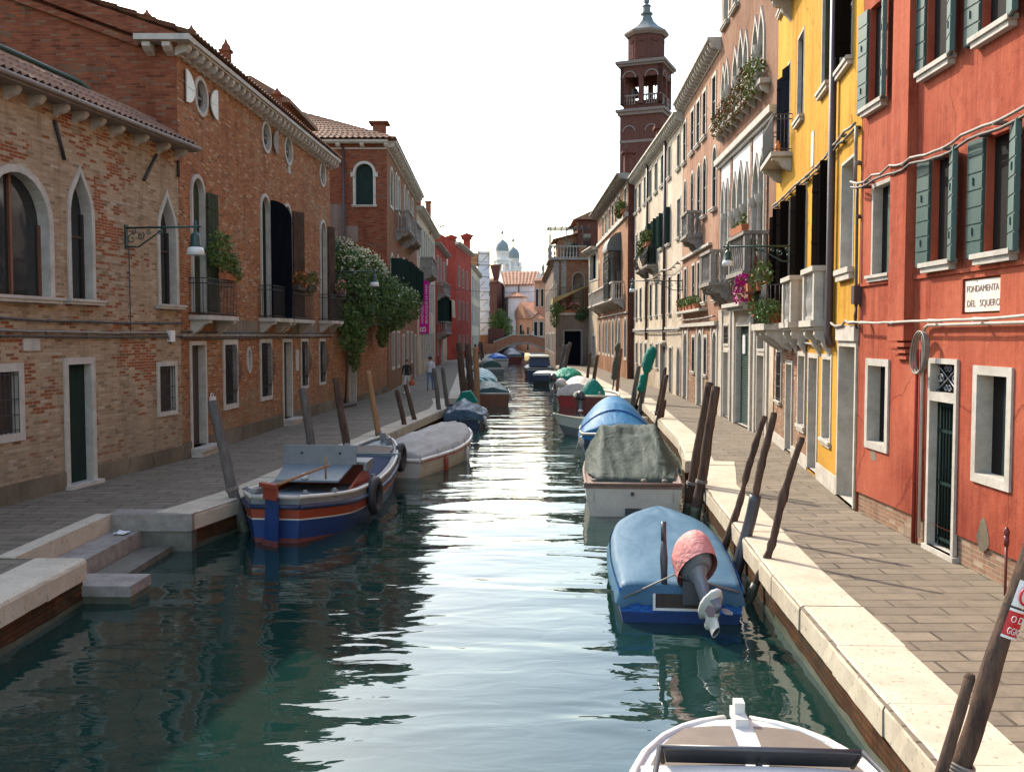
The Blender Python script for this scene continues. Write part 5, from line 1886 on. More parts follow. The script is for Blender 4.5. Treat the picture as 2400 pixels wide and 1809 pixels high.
def prism_house(name, label, fp, z0, eave, wallmat, roofmat, ridge=None, rz=None, cat='house'):
    """walls on a four-cornered footprint; ridge = two points (x,y) at height rz"""
    cx, cy = sum(p[0] for p in fp) / 4, sum(p[1] for p in fp) / 4
    root = thing(name, label, cat, (cx, cy, z0))
    mb = MB()
    mb.prism([V((x, y, z0)) for x, y in fp], (0, 0, eave - z0), caps=False)
    if ridge:
        r0, r1 = V((*ridge[0], rz)), V((*ridge[1], rz))
        E_ = [V((x, y, eave)) for x, y in fp]
        mb.add([E_[3], E_[0], r0], [(0, 1, 2)])
        mb.add([E_[1], E_[2], r1], [(0, 1, 2)])
    mb.build('wall', wallmat, root)
    if ridge:
        mb = MB()
        o = .35
        c = V((cx, cy, eave))
        E2 = [V((x, y, eave)) + (V((x, y, eave)) - c).normalized() * o + V((0, 0, -.03)) for x, y in fp]
        up = V((0, 0, .12))
        mb.add([E2[0] + up, E2[1] + up, r1 + up, r0 + up], [(0, 1, 2, 3)])
        mb.add([E2[2] + up, E2[3] + up, r0 + up, r1 + up], [(0, 1, 2, 3)])
        mb.add([E2[0], E2[1], E2[1] + up, E2[0] + up], [(0, 1, 2, 3)])
        if (r0 - r1).length < .3:
            mb.add([E2[1] + up, E2[2] + up, r1 + up], [(0, 1, 2)])
            mb.add([E2[3] + up, E2[0] + up, r0 + up], [(0, 1, 2)])
        tiles(mb, E2[0] + up * 1.4, E2[1] + up * 1.4, r0 + up * 1.4, r1 + up * 1.4, .55, 0, .09, 1.0)
        mb.build('roof', roofmat, root)
    return root


def wins(root, a, b, lst, d=.06, mat='dark', fm='stone'):
    """windows on the wall from a to b (plan), lst of (f0, f1, z0, z1)"""
    W = Fac(a, b, 1, root)
    for f0, f1, z0, z1 in lst:
        mb = MB()
        W.box(mb, f0 * W.L - .12, f1 * W.L + .12, z0 - .15, z1 + .12, -.02, d)
        w = mb.build('window', fm, root)
        mb = MB()
        W.box(mb, f0 * W.L, f1 * W.L, z0, z1, d, d + .012)
        mb.build('pane', mat, w)


h = prism_house('white_house', 'white gabled house with a brown pantile roof beyond the bridge', [(-1.3, 176), (3.9, 174), (7, 184), (-3.0, 186)], .5, 12.3, 'house_white', 'tile_far', ((-2.1, 181), (4.9, 179)), 14.9)
wins(h, (-3.0, 186), (-1.3, 176), [(.55, .63, 5.5, 9.2), (.75, .83, 5.5, 9.2), (.3, .38, 5.5, 9.2)])
mb = MB()
mb.tube([(1.2, 174.9, 12.2), (1.2, 174.9, 8)], .1, 6)
mb.build('downpipe', 'pipe', h)
h = prism_house('white_annex', 'pale tower-like annex with a little hipped roof in front of the white house', [(-.6, 169), (2.0, 168), (2.6, 172.5), (-1.3, 173.5)], .5, 9.9, 'house_white', 'tile_far', ((.6, 170.9), (.75, 170.9)), 10.8)
wins(h, (-1.3, 173.5), (-.6, 169), [(.3, .45, 6, 8.8), (.65, .8, 6, 8.8)])
h = prism_house('orange_house', 'orange gabled house with a salmon roof and tall windows by the bridge', [(-.1, 171), (3.2, 160), (6.5, 161), (4.4, 172)], .5, 6.2, 'house_orange', 'tile_far', ((1.4, 165), (6.0, 167)), 8.9)
wins(h, (3.2, 160), (6.5, 161), [(.12, .27, 3.4, 5.6), (.4, .55, 3.4, 5.6), (.68, .83, 3.4, 5.6)])
wins(h, (-.1, 171), (3.2, 160), [(.45, .55, 3.2, 5.2), (.8, .88, 1.0, 4.8)])
h = prism_house('pink_house', 'narrow salmon pink house between the orange house and the corner house', [(3.7, 163), (6.2, 160), (9.5, 166), (6, 170)], .5, 12.2, 'house_orange', 'tile_far', ((5.3, 166), (7.8, 163)), 13.2)
wins(h, (3.7, 163), (6.2, 160), [(.12, .26, 8.2, 11), (.45, .59, 8.2, 11), (.2, .35, 3, 6), (.6, .75, 3, 6)])
h = prism_house('brick_house', 'brown brick building with a flared chimney behind the scaffold tower', [(-4.2, 170), (-2.6, 168), (-1.6, 178), (-5, 178)], .5, 12.6, 'brick_tower', 'tile_far', ((-3.6, 173), (-2.9, 173)), 13.2)
mb = MB()
mb.prism([V((-3.0, 168.5, 12.4)), V((-2.4, 168.5, 12.4)), V((-2.2, 168.5, 14)), V((-1.9, 168.5, 15.5)), V((-3.8, 168.5, 15.5)), V((-3.4, 168.5, 14))], (0, 1.2, 0))
mb.build('chimney', 'brick_tower', h)
gw = thing('brick_wall', 'low brick garden wall with an ivy top left of the bridge', 'wall', (-2.2, 156.5, .5))
mb = MB()
mb.box((-3.8, 156, .4), (2.6, .3, 0), (0, .4, 0), (0, 0, 4.1))
mb.build('brickwork', 'brick_tower', gw)
tr = thing('garden_tree', 'bright green tree over the garden wall beyond the bridge', 'tree', (-1.9, 160, .5))
mb = MB()
mb.tube([(-1.9, 160, .5), (-1.8, 160, 4), (-2.0, 160, 6.2)], [.16, .12, .06], 7)
for a in range(5):
    mb.tube([(-1.85, 160, 4 + a * .3), (-1.9 + 1.6 * cos(a * 1.4), 160 + .8 * sin(a * 2), 5.4 + a * .45)], [.06, .02], 5)
mb.build('trunk', 'wood_dark', tr)
B_ = [((-2.4, 159.6, 5.9), (1.5, 1.2, 1.5)), ((-1.0, 159.8, 5.4), (1.1, 1.1, 1.2)), ((-2.9, 159.6, 4.9), (1.0, 1, .9)), ((-.6, 159, 4.2), (.9, .9, 1.0)), ((-1.9, 160, 7.0), (.9, .9, .8))]
leaves(MB(), B_, 2600, .16, (0, 1, 2), 4).build('crown', ['leaf_c', 'leaf_a', 'leaf_b'], tr)

# twin domed towers far behind
for i, (x, dz) in enumerate(((-2.95, 0), (.35, -1.7))):
    t = thing('bell_tower', ('taller' if i == 0 else 'lower') + ' of the twin white bell towers with grey green domes', 'tower', (x, 300 + i * 6, .5), 'twin domed bell towers')
    y = 300 + i * 6
    mb = MB()
    mb.cbox((x, y, 11 + dz / 2), 4.2, 4.2, 21.5 + dz, 0, .3)
    mb.cbox((x, y, 22 + dz), 4.7, 4.7, .35, 0, .3)
    mb.cbox((x, y, 26 + dz), 4.9, 4.9, .4, 0, .3)
    for k in range(4):
        a = .3 + k * pi / 2
        for s_ in (-1, 0, 1):
            px = x + cos(a) * 1.85 - sin(a) * s_ * 1.75
            py = y + sin(a) * 1.85 + cos(a) * s_ * 1.75
            mb.cbox((px, py, 24), .7, .7, 3.8, 0, .3)
        mb.cbox((x + cos(a) * 1.85, y + sin(a) * 1.85, 25.4 + dz), .6, 4.0, .9, 0, a)
        mb.cbox((x + cos(a) * 1.85, y + sin(a) * 1.85, 22.5 + dz), .5, 4.0, .9, 0, a)
    mb.lathe([(1.95, 26.2 + dz), (1.9, 28.4 + dz), (2.1, 28.5 + dz), (2.1, 28.8 + dz)], (x, y, 0), 16)
    mb.build('shaft', 'house_white', t)
    mb = MB()
    mb.lathe([(1.95, 28.8 + dz), (2.05, 29.6 + dz), (1.9, 30.6 + dz), (1.45, 31.5 + dz), (.7, 32.1 + dz), (.28, 32.4 + dz)], (x, y, 0), 16)
    mb.build('dome', 'copper', t)
    mb = MB()
    for k in range(6):
        mb.tube([(x + .3 * cos(k * pi / 3), y + .3 * sin(k * pi / 3), 32.3 + dz), (x + .3 * cos(k * pi / 3), y + .3 * sin(k * pi / 3), 34.2 + dz)], .07, 5)
    mb.lathe([(.42, 34.1 + dz), (.4, 34.5 + dz), (.1, 35.1 + dz), (.03, 35.6 + dz)], (x, y, 0), 10)
    mb.build('lantern', 'lead', t)
ch = thing('church_gable', 'white church gable with small statues behind the pantile roof', 'church', (7.5, 240, .5))
mb = MB()
mb.prism([V((4.4, 240, .5)), V((11, 240, .5)), V((11, 240, 14.5)), V((7.6, 240, 18)), V((5.9, 240, 16.2)), V((4.4, 240, 16))], (0, 14, 0))
mb.build('gable', 'house_white', ch)
for x, z in ((5.4, 16.2), (7.6, 18)):
    mb = MB()
    mb.lathe([(.5, 0), (.45, .6), (.25, .7), (.35, 1.5), (.45, 1.9), (.25, 2.3), (.22, 2.6), (0, 2.8)], (x, 240.5, z), 8)
    mb.build('statue', 'stone_grey', ch)

# the brick campanile behind the right bank
CT = thing('campanile', 'tall square brick campanile with an octagonal top behind the right bank roofs', 'tower', (26.5, 190, .5))
ca, cy, A = 26.0, 193, radians(-22)


def tw(sx, sy, z):
    return V((ca + sx * cos(A) - sy * sin(A), cy + sx * sin(A) + sy * cos(A), z))


def tbox(mb, x0, x1, y0, y1, z0, z1, m=0):
    mb.box(tw(x0, y0, z0), tw(x1, y0, 0) - tw(x0, y0, 0), tw(x0, y1, 0) - tw(x0, y0, 0), (0, 0, z1 - z0), m)


hw = 4.05
mb = MB()
tbox(mb, -hw, hw, -hw, hw, .5, 46)
tbox(mb, -hw + .5, hw - .5, -hw + .5, hw - .5, 46, 48.2)
for q in (-hw, -.45, hw - .9):     # belfry piers, all four sides
    for e in (-hw, hw - .8):
        tbox(mb, q, q + .9, e, e + .8, 47.5, 55)
        tbox(mb, e, e + .8, q, q + .9, 47.5, 55)
for e in (-hw + .02, hw - .78):
    tbox(mb, -hw + .03, hw - .03, e, e + .76, 52.6, 54.98)
    tbox(mb, e, e + .76, -hw + .03, hw - .03, 52.6, 54.98)
mb.lathe([(3.55, 55.5), (3.55, 61.2)], (ca, cy, 0), 8, 0, False, None, A + pi / 8)
mb.build('shaft', 'brick_tower', CT)
mb = MB()
for z, o, h_ in ((46, .75, .5), (45.4, .4, .6), (55, .8, .55), (54.6, .45, .4)):
    tbox(mb, -hw - o, hw + o, -hw - o, hw + o, z, z + h_)
mb.lathe([(3.8, 60.7), (4.35, 61.2), (4.35, 61.6), (3.6, 61.7)], (ca, cy, 0), 8, 0, False, None, A + pi / 8)
for s_ in (-1, 1):
    for c_ in (-2.25, 2.1):
        # arch rings and sills round the belfry openings and the blind arches below
        for ax in (0, 1):
            for zc, r_, zz in ((52.4, 1.25, 49.2), (42.2, 1.2, 40.5)):
                pts = [(c_ + r_ * cos(t), zc + r_ * sin(t)) for t in [pi * i / 10 for i in range(11)]]
                e = s_ * (hw + .06)
                mb.tube([tw(a, e, z) if ax == 0 else tw(e, a, z) for a, z in pts], .16, 5)
        for i in range(5):
            a = c_ - 1.0 + .5 * i
            for ax in (0, 1):
                p = tw(a, s_ * (hw - .25), 0) if ax == 0 else tw(s_ * (hw - .25), a, 0)
                mb.lathe([(.16, 47.4), (.09, 47.8), (.17, 48.2), (.09, 48.6), (.16, 49)], p, 6)
for s_ in (-1, 1):
    tbox(mb, -hw - .05, hw + .05, s_ * hw - .12, s_ * hw + .12, 40.2, 40.7)
    tbox(mb, s_ * hw - .12, s_ * hw + .12, -hw - .05, hw + .05, 40.2, 40.7)
    tbox(mb, -hw, hw, s_ * (hw - .25) - .2, s_ * (hw - .25) + .2, 49, 49.25)
    tbox(mb, s_ * (hw - .25) - .2, s_ * (hw - .25) + .2, -hw, hw, 49, 49.25)
mb.build('stone_trim', 'stone_dim', CT)
mb = MB()
for k in range(8):
    a = A + k * pi / 4
    n_ = V((cos(a), sin(a), 0))
    t_ = V((-sin(a), cos(a), 0))
    c_ = V((ca, cy, 0)) + n_ * 3.3
    mb.box(c_ - t_ * .8 + V((0, 0, 56.4)), t_ * 1.6, n_ * .04, (0, 0, 2.6))
    mb.tube([c_ + n_ * .05 + t_ * (.85 * cos(t)) + V((0, 0, 59.9 - .5 * sin(t))) for t in [pi * i / 6 for i in range(7)]], .1, 5)
mb.each('blind_niche', 'brick_tower', CT)
mb = MB()
mb.lathe([(4.2, 61.6), (2.6, 62.7), (1.5, 63.8), (.95, 65), (1.25, 65.2), (1.2, 65.5), (.75, 65.6), (.75, 66.6), (.95, 66.8), (.4, 67.2), (.3, 67.6)], (ca, cy, 0), 8, 0, False, None, A + pi / 8)
mb.build('roof', 'lead', CT)
mb = MB()
mb.lathe([(.55, 67.5), (.6, 68.4), (.42, 69.4), (.5, 70.2), (.2, 70.5), (.28, 70.9), (.2, 71.2), (0, 71.3)], (ca, cy, 0), 8)
mb.tube([(ca, cy, 70.1), (ca + .9, cy, 70.5), (ca + 1.5, cy, 70.2)], [.15, .12, .06], 6)
mb.build('statue', 'lead', CT)
mb = MB()
mb.lathe([(.9, 49.6), (.8, 50.2), (.45, 51.2), (.2, 51.4)], tw(-2.2, 0, 0), 12)
mb.build('bell', 'iron', CT)

# ---------------------------------------------------------------- lamps, banner, wires
def street_lamp(label, F, a, z, reach, drop=.55, k2=.8):
    p = F.P(a, z, 0)
    t = thing('street_lamp', label, 'street lamp', p, 'bracket street lamps')
    n = F.n
    up = V((0, 0, 1))
    mb = MB()
    mb.tube([p, p + n * (reach + .08)], .022, 8)
    mb.tube([p + n * (reach + .08), p + n * (reach + .14)], [.03, .005], 8)
    mb.build('arm', 'iron_green', t)
    mb = MB()
    mb.box(p - F.t * .05 - up * drop * .78, F.t * .1, n * .03, up * (drop * .9))
    k = reach * .52
    mb.tube([p + n * .03 - up * drop * .7, p + n * k * .35 - up * drop * .72, p + n * k * .75 - up * drop * .35, p + n * k - up * .06], .018, 6)

    def scroll(cx, cz, r, turn, s0=1):
        return [p + n * (cx + r * (1 - i / 22) * cos(s0 + turn * i * .42)) + up * (cz + r * (1 - i / 22) * sin(s0 + turn * i * .42)) for i in range(18)]
    for cx, cz, r_, tn in ((.17 * k, -drop * .42, .2 * drop, 1), (.42 * k, -drop * .3, .16 * drop, -1), (.65 * k, -drop * .18, .11 * drop, 1), (.95 * k, -drop * .16, .12 * drop, -1), (.22 * k, -drop * .14, .1 * drop, -1)):
        mb.tube(scroll(cx, cz, r_, tn), .012, 5)
    mb.build('bracket', 'iron_green', t)
    q = p + n * reach
    mb = MB()
    mb.tube([q + up * .12, q - up * .1], .03, 8)
    mb.lathe([(a_ * k2, b_ * k2) for a_, b_ in ((.0, .16), (.02, .15), (.03, .05), (.05, -.02), (.035, -.1), (.06, -.16), (.11, -.19), (.12, -.26), (.135, -.44), (.17, -.5), (.17, -.52), (.1, -.52))], q, 14)
    mb.build('lamp_hood', 'iron_green', t)
    mb = MB()
    mb.lathe([(a_ * k2, b_ * k2) for a_, b_ in ((.16, -.52), (.2, -.56), (.235, -.72), (.2, -.73), (0, -.68))], q, 16)
    mb.build('lamp_shade', 'opal', t)
    return t


F1 = Fac((-9.6, 11), (-7.68, 22.8), 1)
F2_ = Fac((-7.68, 22.8), (-7.05, 38.3), 1)
street_lamp('green bracket lamp on the low brick house between its ogee windows', F1, 9.69, 5.72, 1.55)
street_lamp('green bracket lamp hanging in front of the oleander tree', F2_, 15.3, 5.95, 1.75)
street_lamp('green bracket lamp on the yellow house in front of the gothic balconies', FY, 7.3, 5.6, 1.55, .5, .62)
street_lamp('dark bracket lamp on the pink house in front of the white house windows', FP, 9.8, 6.0, 2.3, .6, .7)
bn = thing('banner', 'magenta vertical banner with white lettering on the left bank', 'banner', (-6.5, 72.4, 3.6))
mb = MB()
mb.box((-6.88, 72.4, 3.6), (.78, 0, 0), (0, .03, 0), (0, 0, 3.85))
mb.build('cloth', 'magenta', bn)
mb = MB()
for z in (3.55, 7.5):
    mb.tube([(-7.0, 72.42, z), (-6.05, 72.42, z)], .025, 6)
mb.build('rod', 'iron', bn)
for tx, x, z, w_, sz in (('FONDAZIONE', -6.52, 4.35, 1.7, .24), ('BEVILACQUA LA MASA', -6.22, 4.35, 2.85, .24), ('B', -6.35, 3.75, .36, .62)):
    lettering(bn, tx, V((x, 72.395, z)), (0, 0, 1), (-1, 0, 0), (0, -1, 0), sz, 'sign_white', width=w_)


def wire(a, b, sag, label, r=.025):
    mb = MB()
    a, b = V(a), V(b)
    mb.tube([a.lerp(b, i / 24) - V((0, 0, sag * 4 * (i / 24) * (1 - i / 24))) for i in range(25)], r, 4)
    return tag(mb.build('overhead_cable', 'cable_dark'), label, 'cable')


wire((-6.9, 74, 7.4), (7.55, 84, 8.2), .9, 'thin overhead cable sagging across the far canal')
birds = ((1038, 482), (1039, 502), (1036, 535))
for i, (x, y, z, s) in enumerate(((-7.0, 100, 16.6, .5), (-6.95, 99.5, 15.8, .4), (-6.9, 96, 14.0, .95))):
    mb = MB()
    mb.lathe([(0, -.2 * s), (.07 * s, -.1 * s), (.08 * s, .05 * s), (.04 * s, .17 * s), (0, .22 * s)], (x, y, z), 8, 0, True, V((.6, -.5, .5)).normalized())
    for k in (-1, 1):
        mb.add([V((x, y, z)), V((x + k * .22 * s, y, z + .16 * s)), V((x + k * .5 * s, y + .05, z + .04 * s)), V((x + k * .2 * s, y + .08, z + .02 * s))], [(0, 1, 2, 3)])
    tag(mb.build('bird', 'black'), ('small dark bird flying highest beside the slim chimney', 'middle one of three small birds beside the slim chimney', 'larger dark bird flying low above the red gable')[i], 'bird', 'birds over the left bank roofs')

# ---------------------------------------------------------------- plants
ol = thing('oleander_tree', 'big white flowering oleander spilling over the garden wall', 'tree', (-6.9, 43, 3.9))
mb = MB()
for i in range(9):
    r_ = random.Random(i)
    x0, y0 = -7.6 + .3 * r_.random(), 40.5 + 5 * r_.random()
    mb.tube([(x0, y0, .7), (x0 + .3, y0, 3.5), (-7 + 1.2 * r_.random(), y0 + r_.uniform(-1, 1), 5.2 + 1.2 * r_.random())], [.09, .07, .025], 6)
mb.build('trunk', 'wood_dark', ol)
OB = [((-7.3, 41.0, 6.25), (1.3, 1.4, 1.2)), ((-6.6, 42.8, 6.1), (1.1, 1.5, 1.1)), ((-6.7, 40.8, 5.0), (1.1, 1.3, 1.1)), ((-5.9, 43.2, 5.1), (1.0, 1.4, 1.1)), ((-5.5, 45.6, 5.1), (1.0, 1.5, 1.1)), ((-5.2, 47.2, 4.9), (.9, 1.2, .9)), ((-6.2, 44.6, 5.8), (1.0, 1.3, 1.0)), ((-6.5, 41.6, 4.3), (.8, 1.1, .7)), ((-5.7, 46.3, 4.2), (.7, 1.1, .6))]
leaves(MB(), OB, 19000, .088, (0, 1, 2), 6).build('crown', ['leaf_a', 'leaf_teal', 'leaf_b'], ol)
spots(MB(), OB[:2], 900, .045, 0, 3, -.1).build('blossom', 'petal_white', ol)
spots(MB(), OB[2:7], 160, .04, 0, 5, -.1).build('blossom', 'petal_white', ol)
vt = thing('climbing_vine', 'green vine hanging down over the garden wall door', 'vine', (-6.6, 40.2, 2))
VB = [((-6.65, 39.8, 4.1), (.5, .9, .7)), ((-6.45, 40.4, 3.4), (.45, .8, .75)), ((-6.55, 41.0, 2.6), (.28, .45, .65)), ((-6.65, 39.0, 3.4), (.2, .35, .55)), ((-6.0, 45.6, 3.5), (.3, .8, .6))]
leaves(MB(), VB, 4200, .075, (0, 1), 8).build('foliage', ['leaf_a', 'leaf_b'], vt)
mb = MB()
mb.tube([(-6.85, 40.2, .6), (-6.75, 40.1, 2), (-6.7, 40, 4)], [.05, .04, .02], 6)
mb.build('stem', 'wood_dark', vt)


def flower_box(label, F, a0, a1, z, d, h=.18, w=.2, blobs=None, n=300, lm=('leaf_a', 'leaf_c'), pm=None, np_=0, mat='terracotta', size=.05, group='flower boxes and pots on the balconies'):
    t = thing('flower_box', label, 'plant pot', F.P((a0 + a1) / 2, z, d), group)
    mb = MB()
    o = F.P(a0, z, d - w / 2)
    mb.prism([o + F.n * .02, o + F.n * (w - .02), o + F.n * w + V((0, 0, h)), o + V((0, 0, h))], F.t * (a1 - a0))
    mb.build('pot', mat, t)
    bl = [(F.P(a, zz, dd), r_) for a, zz, dd, r_ in blobs]
    leaves(MB(), bl, n, size, (0, 1), int(a0 * 7 + n)).build('foliage', list(lm), t)
    if pm:
        spots(MB(), bl, np_, size * .8, 0, 5, -.8).build('blossom', pm, t)
    return t


flower_box('pot of feathery green plants on the first iron balcony by the lamp', F2_, 1.7, 2.6, 4.88, .42, .16, .2, [(2.2, 5.25, .45, (.25, .35, .35)), (1.6, 5.6, .4, (.3, .4, .5)), (2.55, 5.1, .5, (.2, .25, .25))], 900, ('leaf_a', 'leaf_c'), None, 0, 'terracotta', .06)
flower_box('box of orange leaved flowers on the paired iron balcony rail', F2_, 8.4, 9.4, 4.95, .5, .16, .2, [(8.9, 5.25, .5, (.2, .5, .28))], 420, ('leaf_rust', 'leaf_a'), 'petal_orange', 25, 'wood_dark')
flower_box('box of green and rust flowers at the far end of the paired balcony', F2_, 9.8, 10.8, 4.95, .5, .16, .2, [(10.4, 5.3, .5, (.25, .5, .4))], 460, ('leaf_a', 'leaf_rust'), 'petal_pink', 14, 'wood_dark')
flower_box('pink geraniums on the last iron balcony beside the oleander', F2_, 14.6, 15.4, 4.98, .5, .16, .2, [(15.0, 5.3, .5, (.2, .4, .3))], 300, ('leaf_a', 'leaf_b'), 'petal_pink', 40, 'wood_dark')
# gothic house
for i, (a, w_) in enumerate(((1.5, .9), (2.6, .8), (3.7, .7), (4.9, .8), (6.0, .6), (7.2, .9))):
    big = i < 2
    flower_box(('bushiest rust coloured sill plant at the near end of the gothic house', 'second rust plant from the near end of the gothic sill', 'third sill pot of the gothic house beside a rust plant', 'fourth sill pot of the gothic house among rust plants', 'fifth small sill pot of the gothic house', 'rust plant trailing at the far end of the gothic sill')[i],
               FG, a - .3, a + .3, 10.68, .22, .25, .24, [(a, 11.05 if big else 10.95, .3, (.32, .42, .42 if big else .28)), (a + .2, 10.6, .38, (.2, .4, .35))], 520 if big else 320, ('leaf_rust', 'leaf_a') if i not in (0,) else ('leaf_c', 'leaf_rust'), None, 0, 'stone_grey', .06)
flower_box('long terracotta box on the near gothic balcony rail', FG, .6, 2.3, 6.4, .7, .2, .22, [(1.4, 6.65, .7, (.12, .7, .1)), (.75, 6.75, .7, (.1, .15, .18))], 260, ('leaf_c', 'leaf_rust'))
flower_box('yellow green pot plant behind the near gothic balustrade', FG, .7, 1.2, 5.32, .45, .4, .3, [(.95, 5.95, .45, (.25, .25, .3))], 260, ('leaf_c', 'leaf_a'))
# yellow house corner balcony
flower_box('hanging box of magenta flowers on the corner balcony rail', FY, 9.0, 10.1, 4.62, .8, .2, .26, [(9.9, 4.85, .92, (.24, .4, .25)), (10.2, 4.6, .95, (.2, .3, .3))], 160, ('leaf_a', 'leaf_b'), 'petal_magenta', 170, 'terracotta', .05)
flower_box('yellowish shrub pot behind the magenta flowers on the corner balcony', FY, 8.6, 9.2, 4.62, .6, .2, .26, [(8.8, 5.0, .6, (.3, .4, .4))], 420, ('leaf_c', 'leaf_rust'), None, 0, 'terracotta', .055)
flower_box('red and yellow flowering pot at the outer corner of the corner balcony', FY, 9.2, 9.9, 3.78, .42, .25, .3, [(9.5, 4.25, .6, (.28, .4, .35)), (9.1, 4.1, .62, (.2, .3, .25))], 420, ('leaf_c', 'leaf_a'), 'petal_red', 26, 'terracotta', .055)
flower_box('dense dark green bush at the near end of the corner balcony', FY, 7.5, 8.4, 3.78, .42, .25, .34, [(7.9, 4.12, .55, (.36, .5, .3)), (7.5, 4.0, .55, (.3, .3, .26))], 1300, ('leaf_a', 'leaf_b'), None, 0, 'terracotta', .045)
mb = MB()
mb.lathe([(.07, 0), (.075, .16), (.07, .2), (.03, .24), (.03, .3), (.0, .3)], FY.P(8.3, 7.955, .3), 10)
tag(mb.build('plastic_bottle', 'orange_can'), 'orange plastic bottle standing on the yellow house balcony', 'bottle')
# pink house shelf
for i, a in enumerate((8.6, 7.4, 6.4, 5.4, 4.2)):
    flower_box(('red flowered pot at the far end of the pink house shelf', 'second green pot from the far end of the pink house shelf', 'middle green pot on the pink house shelf', 'fourth green pot along the pink house shelf', 'nearest terracotta pot on the pink house shelf')[i], FP, a - .3, a + .3, 4.55, .2, .22, .2, [(a, 4.9, .22, (.22, .32, .22))], 260, ('leaf_c', 'leaf_a'), 'petal_red' if i == 0 else None, 12, 'terracotta', .055)
flower_box('bushy plant on the upper iron balcony of the white house', FW, 8.3, 10.2, 8.4, .5, .2, .25, [(9.2, 8.9, .5, (.35, .9, .5)), (10.2, 8.5, .6, (.3, .4, .5)), (10.6, 8.2, .6, (.3, .3, .35))], 1100, ('leaf_a', 'leaf_rust'), None, 0, 'terracotta', .09)
F8 = Fac((7.63, 65), (7.65, 88), -1)
flower_box('yellow green shrub at the roof edge between brown and white houses', F8, .2, 1.4, 11.55, .3, .25, .3, [(.9, 12.0, .4, (.35, .7, .5)), (1.6, 11.7, .45, (.3, .6, .4))], 700, ('leaf_c', 'leaf_rust'), None, 0, 'terracotta', .1)
FEb = Fac((4.17, 94), (7.7, 94), 1)
flower_box('leafy plant trailing over the left corner of the terrace', FEb, -.1, .7, 5.6, .1, .2, .3, [(.0, 6.0, .2, (.6, .4, .6)), (-.15, 5.0, .25, (.4, .35, .9)), (.4, 5.9, .2, (.5, .4, .3))], 1100, ('leaf_a', 'leaf_c'), None, 0, 'terracotta', .1)
flower_box('pots of pale red flowers along the terrace edge', FEb, .8, 2.2, 5.6, .0, .25, .3, [(1.5, 6.15, .0, (.9, .3, .4))], 500, ('leaf_rust', 'leaf_a'), 'petal_pink', 60, 'terracotta', .1)
flower_box('dark green bush hanging over the right of the terrace', FEb, 2.3, 3.4, 5.6, .1, .2, .3, [(2.4, 5.4, .25, (.55, .35, .6)), (3.1, 5.7, .2, (.6, .35, .4))], 900, ('leaf_b', 'leaf_teal'), None, 0, 'terracotta', .1)
# ---------------------------------------------------------------- mooring poles
def pole(label, base, top, r, mat='wood_pole', wob=.035, n=9, seed=0, z0=-.6, name='mooring_pole', group='wooden mooring poles along the quays', knots=.12, sleeve=None):
    b, t = V(base), V(top)
    d = (t - b) / (t.z - b.z)
    b = b + d * (z0 - b.z)
    k = max(10, int((t - b).length / .09))
    pts, rs = [], []
    for i in range(k + 1):
        f = i / k
        p = b.lerp(t, f)
        w_ = wob * sin(pi * min(1, f * 1.2)) if f < .84 else wob * .3
        pts.append(p + V((nz(f * 3, seed * 7.3, 1), nz(f * 3, seed * 3.1, 5), 0)) * w_ * 1.6)
        rs.append(r * (1.08 - .22 * f) * (1 + knots * (nz(f * 9, seed, 3) + .7 * nz(f * 31, seed, 8))))
    root = thing(name, label, 'mooring pole', (b.x, b.y, z0), group)
    mb = MB()
    mb.tube(pts, rs, n)
    # worn, slightly bevelled head
    e = (pts[-1] - pts[-2]).normalized()
    mb.tube([pts[-1], pts[-1] + e * .03], [rs[-1], rs[-1] * .72], n)
    mb.build('shaft', mat, root)
    mb = MB()
    i1 = max(3, int(k * (0.62 - z0 * 0) / (t.z - z0) * .9))
    i1 = max(2, min(k - 2, int(k * (.35 - z0) / (t.z - z0))))
    mb.tube(pts[:i1], [q * 1.035 for q in rs[:i1]], n)
    mb.build('wet_foot', 'stone_green', root)
    if seed in (1, 2, 4, 9, 10, 12, 13, 17, 40):
        mb = MB()
        zr = .62 + .1 * (seed % 3)
        iq = max(1, min(k - 2, int(k * (zr - z0) / (t.z - z0))))
        ax0 = (pts[iq + 1] - pts[iq]).normalized()
        u0 = ax0.orthogonal().normalized()
        v0 = ax0.cross(u0)
        turn = []
        for j in range(49):
            a = 2 * pi * j / 16
            turn.append(pts[iq] + ax0 * (.022 * j / 16) + (u0 * cos(a) + v0 * sin(a)) * (rs[iq] * 1.14))
        mb.tube(turn, .012, 5)
        mb.build('rope', 'cable', root)
    if sleeve:
        i0, i2 = int(k * sleeve[0]), int(k * sleeve[1])
        mb = MB()
        mb.tube(pts[i0:i2 + 1], [rs[0] * 1.3] * (i2 - i0 + 1), 12)
        mb.build('sleeve', 'plastic_dark', root)
    return root


pole('thick leaning grey pole at the stern of the blue and orange barge', (-4.8, 17.4, 0), (-5.36, 17.5, 2.3), .1, 'wood_grey', .02, 10, 1, knots=.04)
pole('thick grey pole behind the upright board of the barge', (-4.33, 21.9, 0), (-4.7, 22, 2.28), .1, 'wood_grey', .02, 10, 2, knots=.04)
pole('brown pole rising behind the bow of the barge', (-4.08, 24.6, 0), (-4.42, 24.6, 2.4), .1, 'wood_pole', .03, 9, 3)
pole('tan barked pole, the lightest on the left bank', (-3.72, 28, 0), (-4.11, 28, 2.46), .085, 'wood_tan', .05, 9, 4)
pole('short dark pole just beyond the tan pole', (-3.37, 31.7, 0), (-3.73, 31.7, 1.7), .085, 'wood_pole', .04, 8, 5)
pole('short leaning pole in front of the walking woman', (-3.16, 33.6, 0), (-3.66, 33.6, 1.78), .085, 'wood_pole', .04, 8, 6)
